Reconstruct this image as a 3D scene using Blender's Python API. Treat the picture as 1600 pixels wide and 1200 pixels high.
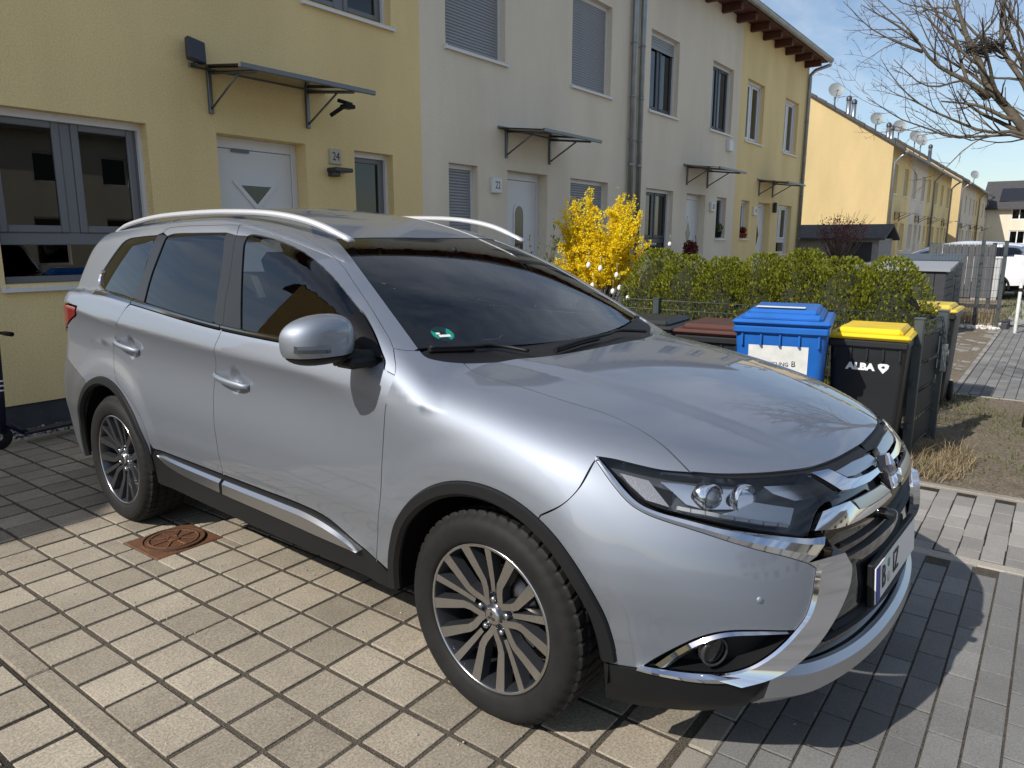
import bpy, bmesh, math, random, mathutils
import numpy as np
for _o in list(bpy.data.objects): bpy.data.objects.remove(_o)
random.seed(7); RNG=np.random.default_rng(7)
scene=bpy.context.scene
PSI=0.0464022936                      # the car stands turned by 2.7 degrees to the house row
# ---------------------------------------------------------------- camera
cam=bpy.data.cameras.new('camera'); cam.sensor_width=36; cam.lens=25.65; cam.clip_end=800; cam.clip_start=.05
co=bpy.data.objects.new('camera',cam); scene.collection.objects.link(co); scene.camera=co
_y,_p,_r=math.radians(53.28789),math.radians(11.13169),math.radians(.13992)
_f=np.array([math.sin(_y)*math.cos(_p),math.cos(_y)*math.cos(_p),-math.sin(_p)]); _rt=np.array([math.cos(_y),-math.sin(_y),0]); _u=np.cross(_rt,_f)
_r2=math.cos(_r)*_rt+math.sin(_r)*_u; _u2=-math.sin(_r)*_rt+math.cos(_r)*_u
co.matrix_world=mathutils.Matrix(((_r2[0],_u2[0],-_f[0],-2.52363),(_r2[1],_u2[1],-_f[1],-1.28951),(_r2[2],_u2[2],-_f[2],1.52600),(0,0,0,1)))
# ---------------------------------------------------------------- sky and sun
SUN=np.array([-1.12,.30,1.0]); SUN/=np.linalg.norm(SUN)        # direction towards the sun
EL=math.asin(SUN[2]); AZ=math.atan2(SUN[0],SUN[1])
world=bpy.data.worlds.new('World'); scene.world=world; world.use_nodes=True
nt=world.node_tree; bg=nt.nodes['Background']
sky=nt.nodes.new('ShaderNodeTexSky'); sky.sky_type='NISHITA'; sky.sun_disc=False; sky.sun_elevation=EL; sky.sun_rotation=AZ; sky.air_density=1.0; sky.dust_density=.8; sky.ozone_density=1.5
# thin cirrus over the whole sky
tc=nt.nodes.new('ShaderNodeTexCoord'); sep=nt.nodes.new('ShaderNodeSeparateXYZ'); nt.links.new(tc.outputs['Generated'],sep.inputs[0])
mxz=nt.nodes.new('ShaderNodeMath'); mxz.operation='MAXIMUM'; mxz.inputs[1].default_value=.06; nt.links.new(sep.outputs['Z'],mxz.inputs[0])
dv=nt.nodes.new('ShaderNodeVectorMath'); dv.operation='DIVIDE'; cmb=nt.nodes.new('ShaderNodeCombineXYZ')
for i in range(3): nt.links.new(mxz.outputs[0],cmb.inputs[i])
nt.links.new(tc.outputs['Generated'],dv.inputs[0]); nt.links.new(cmb.outputs[0],dv.inputs[1])
mp=nt.nodes.new('ShaderNodeMapping'); mp.inputs['Scale'].default_value=(.55,1.6,1); mp.inputs['Rotation'].default_value=(0,0,.5); nt.links.new(dv.outputs[0],mp.inputs[0])
cn=nt.nodes.new('ShaderNodeTexNoise'); cn.inputs['Scale'].default_value=1.1; cn.inputs['Detail'].default_value=9; cn.inputs['Roughness'].default_value=.62; cn.inputs['Distortion'].default_value=.6; nt.links.new(mp.outputs[0],cn.inputs['Vector'])
cr=nt.nodes.new('ShaderNodeMapRange'); cr.inputs['From Min'].default_value=.40; cr.inputs['From Max'].default_value=.80; cr.inputs['To Min'].default_value=0; cr.inputs['To Max'].default_value=.7; nt.links.new(cn.outputs['Fac'],cr.inputs['Value'])
cm=nt.nodes.new('ShaderNodeMix'); cm.data_type='RGBA'; cm.inputs['B'].default_value=(7.5,7.7,8.0,1); fz=nt.nodes.new('ShaderNodeMapRange'); fz.interpolation_type='SMOOTHSTEP'; fz.inputs['From Min'].default_value=.04; fz.inputs['From Max'].default_value=.45; fz.inputs['To Min'].default_value=.25; nt.links.new(sep.outputs['Z'],fz.inputs['Value'])
fm=nt.nodes.new('ShaderNodeMath'); fm.operation='MULTIPLY'; nt.links.new(cr.outputs['Result'],fm.inputs[0]); nt.links.new(fz.outputs['Result'],fm.inputs[1]); nt.links.new(fm.outputs[0],cm.inputs['Factor']); nt.links.new(sky.outputs[0],cm.inputs['A'])
nt.links.new(cm.outputs['Result'],bg.inputs['Color']); bg.inputs['Strength'].default_value=.110
sl=bpy.data.lights.new('sun','SUN'); sl.energy=4.4; sl.angle=math.radians(.53); sl.color=(1,.95,.88)
so=bpy.data.objects.new('sun',sl); scene.collection.objects.link(so); so.location=(-20,6,20); so.rotation_euler=mathutils.Vector(SUN).to_track_quat('Z','Y').to_euler()
vs=scene.view_settings; vs.view_transform='Standard'; vs.look='None'; vs.exposure=.24; vs.gamma=1; vs.use_curve_mapping=False
# ---------------------------------------------------------------- helpers
COL=scene.collection
def tag(o,label=None,cat=None,group=None,kind=None):
    if label: o['label']=label
    if cat: o['category']=cat
    if group: o['group']=group
    if kind: o['kind']=kind
    return o
def link(o,parent=None):
    COL.objects.link(o)
    if parent is not None: o.parent=parent
    return o
def empty(name,loc=(0,0,0),rz=0,parent=None):
    o=bpy.data.objects.new(name,None); o.location=loc; o.rotation_euler=(0,0,rz); o.empty_display_size=.2
    return link(o,parent)
def mesh(name,V,F,smooth=False):
    me=bpy.data.meshes.new(name); me.from_pydata([tuple(map(float,v)) for v in V],[],[tuple(map(int,f)) for f in F])
    if smooth: me.polygons.foreach_set('use_smooth',[True]*len(me.polygons))
    me.update(); return me
def obj(name,me,mat=None,parent=None,loc=None,rot=None):
    if mat is not None and len(me.materials)==0:
        for m in (mat if isinstance(mat,(list,tuple)) else [mat]): me.materials.append(m)
    o=bpy.data.objects.new(name,me)
    if loc is not None: o.location=loc
    if rot is not None: o.rotation_euler=rot
    return link(o,parent)
def copytree(o,parent=None,name=None):
    c=o.copy(); COL.objects.link(c); c.parent=parent
    for ch in o.children: copytree(ch,c)
    return c
class MB:
    """collects shapes into one mesh"""
    def __init__(s): s.V=[];s.F=[];s.M=[];s.S=[]
    def add(s,V,F,m=0,sm=False):
        n=len(s.V); s.V+= [tuple(v) for v in V]; s.F+=[tuple(i+n for i in f) for f in F]; s.M+=[m]*len(F); s.S+=[sm]*len(F); return s
    def box(s,x0,x1,y0,y1,z0,z1,m=0,rz=0,c=None,bev=0,R=None):
        if bev>0:
            b=min(bev,.45*min(x1-x0,y1-y0,z1-z0)); V=[];F=[]
            xs=(x0,x1);ys=(y0,y1);zs=(z0,z1)
            idx={}
            for i in(0,1):
                for j in(0,1):
                    for k in(0,1):
                        sx,sy,sz=(1-2*i)*b,(1-2*j)*b,(1-2*k)*b
                        idx[i,j,k]=len(V); V+=[(xs[i],ys[j]+sy,zs[k]+sz),(xs[i]+sx,ys[j],zs[k]+sz),(xs[i]+sx,ys[j]+sy,zs[k])]
            g=lambda i,j,k,a:idx[i,j,k]+a
            F=[[g(0,0,0,0),g(0,0,1,0),g(0,1,1,0),g(0,1,0,0)],[g(1,0,0,0),g(1,1,0,0),g(1,1,1,0),g(1,0,1,0)],
               [g(0,0,0,1),g(1,0,0,1),g(1,0,1,1),g(0,0,1,1)],[g(0,1,0,1),g(0,1,1,1),g(1,1,1,1),g(1,1,0,1)],
               [g(0,0,0,2),g(0,1,0,2),g(1,1,0,2),g(1,0,0,2)],[g(0,0,1,2),g(1,0,1,2),g(1,1,1,2),g(0,1,1,2)]]
            for j in(0,1):
                for k in(0,1): F+=[[g(0,j,k,1),g(0,j,k,2),g(1,j,k,2),g(1,j,k,1)]]
            for i in(0,1):
                for k in(0,1): F+=[[g(i,0,k,0),g(i,0,k,2),g(i,1,k,2),g(i,1,k,0)]]
            for i in(0,1):
                for j in(0,1): F+=[[g(i,j,0,0),g(i,j,0,1),g(i,j,1,1),g(i,j,1,0)]]
            for i in(0,1):
                for j in(0,1):
                    for k in(0,1): F+=[[g(i,j,k,0),g(i,j,k,1),g(i,j,k,2)]]
            cc=np.array([(x0+x1)/2,(y0+y1)/2,(z0+z1)/2])
            Fo=[]
            for f in F:
                P=[np.array(V[i]) for i in f]; n=np.cross(P[1]-P[0],P[2]-P[0])
                Fo.append(f if np.dot(n,sum(P)/len(P)-cc)>0 else f[::-1])
            F=Fo
        else:
            V=[(x,y,z) for x in(x0,x1) for y in(y0,y1) for z in(z0,z1)]
            F=[(0,1,3,2),(4,6,7,5),(0,4,5,1),(2,3,7,6),(0,2,6,4),(1,5,7,3)]
        if rz:
            c=c or ((x0+x1)/2,(y0+y1)/2); ca,sa=math.cos(rz),math.sin(rz)
            V=[(c[0]+(x-c[0])*ca-(y-c[1])*sa,c[1]+(x-c[0])*sa+(y-c[1])*ca,z) for x,y,z in V]
        if R is not None: V=[R(v) for v in V]
        return s.add(V,F,m)
    def tube(s,P,r,n=8,m=0,caps=True,sm=True):
        P=[np.array(q,float) for q in P]; r=list(r) if isinstance(r,(list,tuple,np.ndarray)) else [r]*len(P)
        V=[];F=[];up=None
        for i,q in enumerate(P):
            t=P[min(i+1,len(P)-1)]-P[max(i-1,0)]; t=t/max(np.linalg.norm(t),1e-9)
            if up is None:
                a=np.array([0,0,1.]) if abs(t[2])<.9 else np.array([1.,0,0]); up=np.cross(np.cross(t,a),t)
            up=up-t*np.dot(up,t); up/=max(np.linalg.norm(up),1e-9); sd=np.cross(t,up)
            for k in range(n):
                an=2*math.pi*k/n; V.append(q+r[i]*(math.cos(an)*up+math.sin(an)*sd))
        for i in range(len(P)-1):
            for k in range(n):
                F.append((i*n+k,i*n+(k+1)%n,(i+1)*n+(k+1)%n,(i+1)*n+k))
        n0=len(F)
        if caps: F+= [tuple(range(n))[::-1],tuple((len(P)-1)*n+k for k in range(n))]
        nn=len(s.F); s.add(V,F,m,sm)
        if caps: s.S[-1]=False; s.S[-2]=False
        return s
    def lathe(s,prof,n=32,axis='z',c=(0,0,0),m=0,sm=True,close=False):
        V=[];F=[]
        for (r,h) in prof:
            for k in range(n):
                a=2*math.pi*k/n; x,y=r*math.cos(a),r*math.sin(a)
                v={'z':(x,y,h),'x':(h,x,y),'y':(x,h,y)}[axis]
                V.append((v[0]+c[0],v[1]+c[1],v[2]+c[2]))
        for i in range(len(prof)-1):
            for k in range(n):
                f=(i*n+k,i*n+(k+1)%n,(i+1)*n+(k+1)%n,(i+1)*n+k); F.append(f if axis!='y' else f[::-1])
        return s.add(V,F,m,sm)
    def prism(s,poly,a0,a1,axis='x',m=0,sm=False):
        """polygon (2d) extruded along an axis"""
        n=len(poly)
        def P(u,v,w): return {'x':(w,u,v),'y':(u,w,v),'z':(u,v,w)}[axis]
        V=[P(u,v,a0) for u,v in poly]+[P(u,v,a1) for u,v in poly]
        F=[tuple(range(n))[::-1],tuple(range(n,2*n))]+[(i,(i+1)%n,n+(i+1)%n,n+i) for i in range(n)]
        return s.add(V,F,m,sm)
    def build(s,name,mat,parent=None,loc=None,rot=None,fix=True):
        me=bpy.data.meshes.new(name); me.from_pydata([tuple(map(float,v)) for v in s.V],[],s.F)
        ms=mat if isinstance(mat,(list,tuple)) else [mat]
        for x in ms: me.materials.append(x)
        me.polygons.foreach_set('material_index',s.M); me.polygons.foreach_set('use_smooth',s.S)
        if fix:
            bm=bmesh.new(); bm.from_mesh(me); bmesh.ops.recalc_face_normals(bm,faces=bm.faces); bm.to_mesh(me); bm.free()
        me.update()
        return obj(name,me,None,parent,loc,rot)
def spline(P,step=.012):
    """Catmull-Rom through the points, evenly resampled"""
    P=np.asarray(P,float)
    if len(P)<3:
        L=np.linalg.norm(P[-1]-P[0]); n=max(2,int(L/step)+1); return P[0]+(P[-1]-P[0])*np.linspace(0,1,n)[:,None]
    E=np.vstack([2*P[0]-P[1],P,2*P[-1]-P[-2]]); out=[]
    for i in range(1,len(E)-2):
        p0,p1,p2,p3=E[i-1:i+3]; t=np.linspace(0,1,12,endpoint=False)[:,None]
        d0=max(np.linalg.norm(p1-p0),1e-6)**.5; d1=max(np.linalg.norm(p2-p1),1e-6)**.5; d2=max(np.linalg.norm(p3-p2),1e-6)**.5
        m1=((p1-p0)/d0-(p2-p0)/(d0+d1)+(p2-p1)/d1)*d1; m2=((p2-p1)/d1-(p3-p1)/(d1+d2)+(p3-p2)/d2)*d1
        out.append((2*t**3-3*t**2+1)*p1+(t**3-2*t**2+t)*m1+(-2*t**3+3*t**2)*p2+(t**3-t**2)*m2)
    Q=np.vstack(out+[P[-1:]])
    s=np.r_[0,np.cumsum(np.linalg.norm(np.diff(Q,axis=0),axis=1))]; n=max(2,int(round(s[-1]/step))+1)
    u=np.linspace(0,s[-1],n)
    return np.stack([np.interp(u,s,Q[:,i]) for i in range(Q.shape[1])],1)
# ---------------------------------------------------------------- materials
MATS={}
def nodes(name):
    m=bpy.data.materials.new(name); m.use_nodes=True; nt=m.node_tree; b=nt.nodes['Principled BSDF']; return m,nt,b
def N(nt,t,**kw):
    n=nt.nodes.new(t)
    for k,v in kw.items():
        if k in n.inputs: n.inputs[k].default_value=v
        else: setattr(n,k,v)
    return n
def plain(name,col,rough=.5,metal=0,spec=.5,coat=0,var=0,scale=8,bump=0,bscale=60,bdist=.002):
    if name in MATS: return MATS[name]
    m,nt,b=nodes(name); L=nt.links
    b.inputs['Base Color'].default_value=(*col,1); b.inputs['Roughness'].default_value=rough; b.inputs['Metallic'].default_value=metal
    b.inputs['Specular IOR Level'].default_value=spec; b.inputs['Coat Weight'].default_value=coat; b.inputs['Coat Roughness'].default_value=.03
    if var or bump:
        tc=N(nt,'ShaderNodeTexCoord')
    if var:
        nz=N(nt,'ShaderNodeTexNoise',Scale=scale,Detail=6.0,Roughness=.6); L.new(tc.outputs['Object'],nz.inputs['Vector'])
        mr=N(nt,'ShaderNodeMapRange'); mr.inputs['From Min'].default_value=.3; mr.inputs['From Max'].default_value=.7
        mr.inputs['To Min'].default_value=1-var; mr.inputs['To Max'].default_value=1+var; L.new(nz.outputs['Fac'],mr.inputs['Value'])
        mx=N(nt,'ShaderNodeMix',data_type='RGBA',blend_type='MULTIPLY'); mx.inputs['Factor'].default_value=1
        mx.inputs['A'].default_value=(*col,1); L.new(mr.outputs['Result'],mx.inputs['B']); L.new(mx.outputs['Result'],b.inputs['Base Color'])
    if bump:
        n2=N(nt,'ShaderNodeTexNoise',Scale=bscale,Detail=4.0,Roughness=.6); L.new(tc.outputs['Object'],n2.inputs['Vector'])
        bp=N(nt,'ShaderNodeBump',Strength=bump,Distance=bdist); L.new(n2.outputs['Fac'],bp.inputs['Height']); L.new(bp.outputs['Normal'],b.inputs['Normal'])
    MATS[name]=m; return m
def glass(name,tint,rough=0.0,ior=1.5):
    """thin pane: tinted see-through plus mirror reflection by fresnel"""
    if name in MATS: return MATS[name]
    m=bpy.data.materials.new(name); m.use_nodes=True; nt=m.node_tree; nt.nodes.clear(); L=nt.links
    o=N(nt,'ShaderNodeOutputMaterial'); t=N(nt,'ShaderNodeBsdfTransparent'); t.inputs['Color'].default_value=(*tint,1)
    g=N(nt,'ShaderNodeBsdfGlossy',Roughness=rough); f=N(nt,'ShaderNodeFresnel',IOR=ior)
    mr=N(nt,'ShaderNodeMath',operation='MULTIPLY_ADD'); mr.inputs[1].default_value=1.4; mr.inputs[2].default_value=.005; L.new(f.outputs[0],mr.inputs[0])
    cl=N(nt,'ShaderNodeClamp'); L.new(mr.outputs[0],cl.inputs['Value'])
    mx=N(nt,'ShaderNodeMixShader'); L.new(cl.outputs[0],mx.inputs[0]); L.new(t.outputs[0],mx.inputs[1]); L.new(g.outputs[0],mx.inputs[2]); L.new(mx.outputs[0],o.inputs[0])
    MATS[name]=m; return m
# ---------------------------------------------------------------- car body shape (car frame: +y to the rear, 0 = front axle, z up)
def herm(x, xs, ys):
    xs=np.asarray(xs,float); ys=np.asarray(ys,float)
    h=np.diff(xs); d=np.diff(ys)/h
    m=np.empty_like(ys); m[0]=d[0]; m[-1]=d[-1]
    m[1:-1]=(d[:-1]*h[1:]+d[1:]*h[:-1])/(h[:-1]+h[1:])
    x=np.asarray(x,float); xc=np.clip(x,xs[0],xs[-1])
    i=np.clip(np.searchsorted(xs,xc)-1,0,len(xs)-2)
    t=(xc-xs[i])/h[i]
    v=(1+2*t)*(1-t)**2*ys[i]+t*(1-t)**2*h[i]*m[i]+t*t*(3-2*t)*ys[i+1]+t*t*(t-1)*h[i]*m[i+1]
    return v+np.where(x<xs[0],(x-xs[0])*m[0],0)+np.where(x>xs[-1],(x-xs[-1])*m[-1],0)
def sstep(x,a,b):
    t=np.clip((x-a)/(b-a),0,1); return t*t*(3-2*t)
def fil(a,b,r):
    u=np.maximum(a+r,0); v=np.maximum(b+r,0)
    return np.minimum(-r,np.maximum(a,b))+np.sqrt(u*u+v*v)
def smin(a,b,k):
    h=np.maximum(k-np.abs(a-b),0)/k
    return np.minimum(a,b)-h*h*k*.25
FA=(-.015,.355); RA=(2.645,.36)          # wheel arch centres
def crease_z(y): return herm(y,[-.9,-.6,-.36,-.2,0,.18,.41,.73,1.5,2.44,3.0,3.5],[.87,.908,.942,.964,.985,1.0,1.013,1.035,1.062,1.112,1.15,1.17])
def crease_x(y): return herm(y,[-.9,-.6,-.36,-.2,0,.2,.45,.7,2.6,3.2,3.7],[.70,.775,.826,.853,.877,.893,.902,.905,.905,.893,.86])
def halfwidth(y,z):
    t=z-crease_z(y); dn=np.sqrt(t*t+.006**2); dnv=.5*(dn-t)
    dope=sstep(y,.10,1.0)                     # the crease fades out on the wing
    w=.905-.021*dope*(1-np.exp(-dnv/.05))+.024*dope*sstep(z,.99,.70)
    w=w-.10*np.maximum(.56-z,0)**1.2-.012*sstep(z,.62,.5)
    nose=sstep(y,-.20,-.62)                      # bumper corner: shoulder above, tuck below
    tb=z-.675; sb=np.sqrt(tb*tb+.012**2)
    w=w-nose*(.14*.5*(sb+tb)+.06*.5*(sb-tb))
    for cy,cz in (FA,RA):
        r=np.sqrt((y-cy)**2+(z-cz)**2)
        w=w+.007*sstep(r,.60,.50)
    for cy,cz in ((1.375,.957),(2.33,1.005)):        # finger cups behind the door handles
        r=np.sqrt((y-cy)**2+((z-cz)/1.2)**2)
        w=w-.024*sstep(r,.052,.012)
    w=w-.03*np.maximum(y-2.5,0)**2-.035*np.maximum(-.1-y,0)**2
    return w
def hood_z(x,y):
    ax=np.abs(x)
    zc=herm(y,[-1.05,-.9,-.8,-.6,-.45,-.2,0,.2,.35],[.775,.862,.908,.975,1.017,1.072,1.106,1.130,1.142])
    z=zc-.048*(ax/.7)**2-.25*np.maximum(ax-.62,0)**2
    cr=herm(y,[-.9,-.5,0,.35],[.30,.38,.46,.52])          # raised centre of the bonnet
    z=z+.010*sstep(ax,cr+.05,cr-.02)*sstep(y,-.93,-.55)
    belt=herm(y,[.35,.6,1.08,1.49,2.32,2.65,3.2,3.7],[1.142,1.145,1.15,1.163,1.222,1.245,1.245,1.24])
    m=sstep(y,.15,.62)
    return z*(1-m)+belt*m if np.ndim(y) else (z*(1-m)+belt*m)
def front_y(x,z):
    yc=herm(z,[.15,.22,.28,.34,.42,.5,.6,.7,.76,.81,.87,.91,1.0,1.2],[-.74,-.84,-.925,-.966,-.981,-.984,-.974,-.958,-.944,-.922,-.885,-.858,-.80,-.70])
    x=np.clip(np.abs(x),0,.95); return yc+.20*x*x+.25*x**4
def rear_y(x,z):
    yc=herm(z,[.2,.3,.45,.7,.9,1.1,1.3],[3.58,3.66,3.71,3.71,3.66,3.615,3.55])
    x=np.clip(np.abs(x),0,.95); return yc-.14*x*x-.10*x**4
def lower(P):
    x,y,z=P[:,0],P[:,1],P[:,2]; ax=np.abs(x)
    fs=ax-halfwidth(np.clip(y,-1.2,3.9),np.clip(z,.1,1.45))
    ft=(z-hood_z(x,y))*.97
    ff=front_y(x,z)-y
    fr=y-rear_y(x,z)
    yk=np.clip(y,-1.1,3.9)
    sl_=np.exp(-.12+1.15*sstep(yk,-.15,.75)); zc=crease_z(yk)         # shoulder facet above the crease: flat on the wing, steep on the doors
    fc=(z-zc-sl_*(crease_x(yk)-ax))/np.sqrt(1+sl_*sl_)
    kc=.014+.15*sstep(yk,.85,-.2); hk=np.maximum(kc-np.abs(fs-fc),0)/kc; fs=np.maximum(fs,fc)+hk**3*kc/6
    r=.055-.033*sstep(y,.1,.8)-.015*sstep(y,-.5,-.8)
    a=fil(fs,ff,.30); a=fil(a,fr,.34)
    # top: fillet radius varies along the car
    k=1.9*r; hk=np.maximum(k-np.abs(a-ft),0)/k; b=np.maximum(a,ft)+hk**3*k/6
    return np.maximum(b,.16-z)
def ws_z(x,y):
    yp=y-(.20-.10*sstep(y,.35,.95))*x*x
    return herm(yp,[.1,.2,.4,.6,.8,1.0,1.2,1.5],[1.05,1.108,1.212,1.318,1.424,1.528,1.618,1.73])
def roof_z(x,y):
    return herm(y,[.6,.9,1.1,1.4,1.8,2.2,2.6,3.0,3.3,3.5],[1.52,1.602,1.641,1.678,1.696,1.694,1.676,1.646,1.612,1.585])-.035*np.clip(np.abs(x)/.6,0,1.5)**2-.033*np.clip(np.abs(x)/.6,0,1.5)**4
def green_w(y,z):
    dz=z-1.17
    return .864-.30*dz-.16*dz*dz-.045*np.maximum(y-1.9,0)**2+.0*y-.03*np.maximum(.9-y,0)**2
def green(P):
    x,y,z=P[:,0],P[:,1],P[:,2]; ax=np.abs(x); xc=np.clip(ax,0,.95); yk=np.clip(y,-.2,3.9)
    gs=(ax-green_w(yk,np.clip(z,.8,1.8)))*.95
    gw=(z-ws_z(xc,y))*.87
    gr=z-roof_z(x,y)
    gb=(y-(herm(z,[1.0,1.15,1.3,1.45,1.56,1.7],[3.66,3.59,3.51,3.41,3.345,3.28])-.18*xc*xc-.30*xc**4))*.85
    a=fil(gw,gr,.22); a=fil(a,gb,.09)
    return np.maximum(fil(a,gs,.055),1.0-z)
def body(P):
    return smin(lower(P),green(P),.012)
def grad(F,P,e=.003):
    g=np.empty_like(P)
    for i in range(3):
        d=np.zeros(3); d[i]=e
        g[:,i]=F(P+d)-F(P-d)
    return g/np.maximum(np.linalg.norm(g,axis=1,keepdims=True),1e-9)
def cast(F,O,d,tmax=3.0,step=.02):
    O=np.asarray(O,float); n=len(O); d=np.broadcast_to(np.asarray(d,float),O.shape)
    lo=np.zeros(n); hit=np.zeros(n,bool); hi=np.full(n,float(tmax)); act=np.arange(n)
    t=np.zeros(n)
    while len(act):
        f=F(O[act]+d[act]*t[act,None])
        ins=f<0
        ia=act[ins]; hit[ia]=True; hi[ia]=t[ia]
        act=act[~ins]; f=f[~ins]
        lo[act]=t[act]
        t[act]=t[act]+np.clip(f*.5,.003,.2)
        act=act[t[act]<tmax]
    for _ in range(26):
        m=.5*(lo+hi); ins=F(O+d*m[:,None])<0
        hi=np.where(ins,m,hi); lo=np.where(ins,lo,m)
    return O+d*hi[:,None],hit
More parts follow.
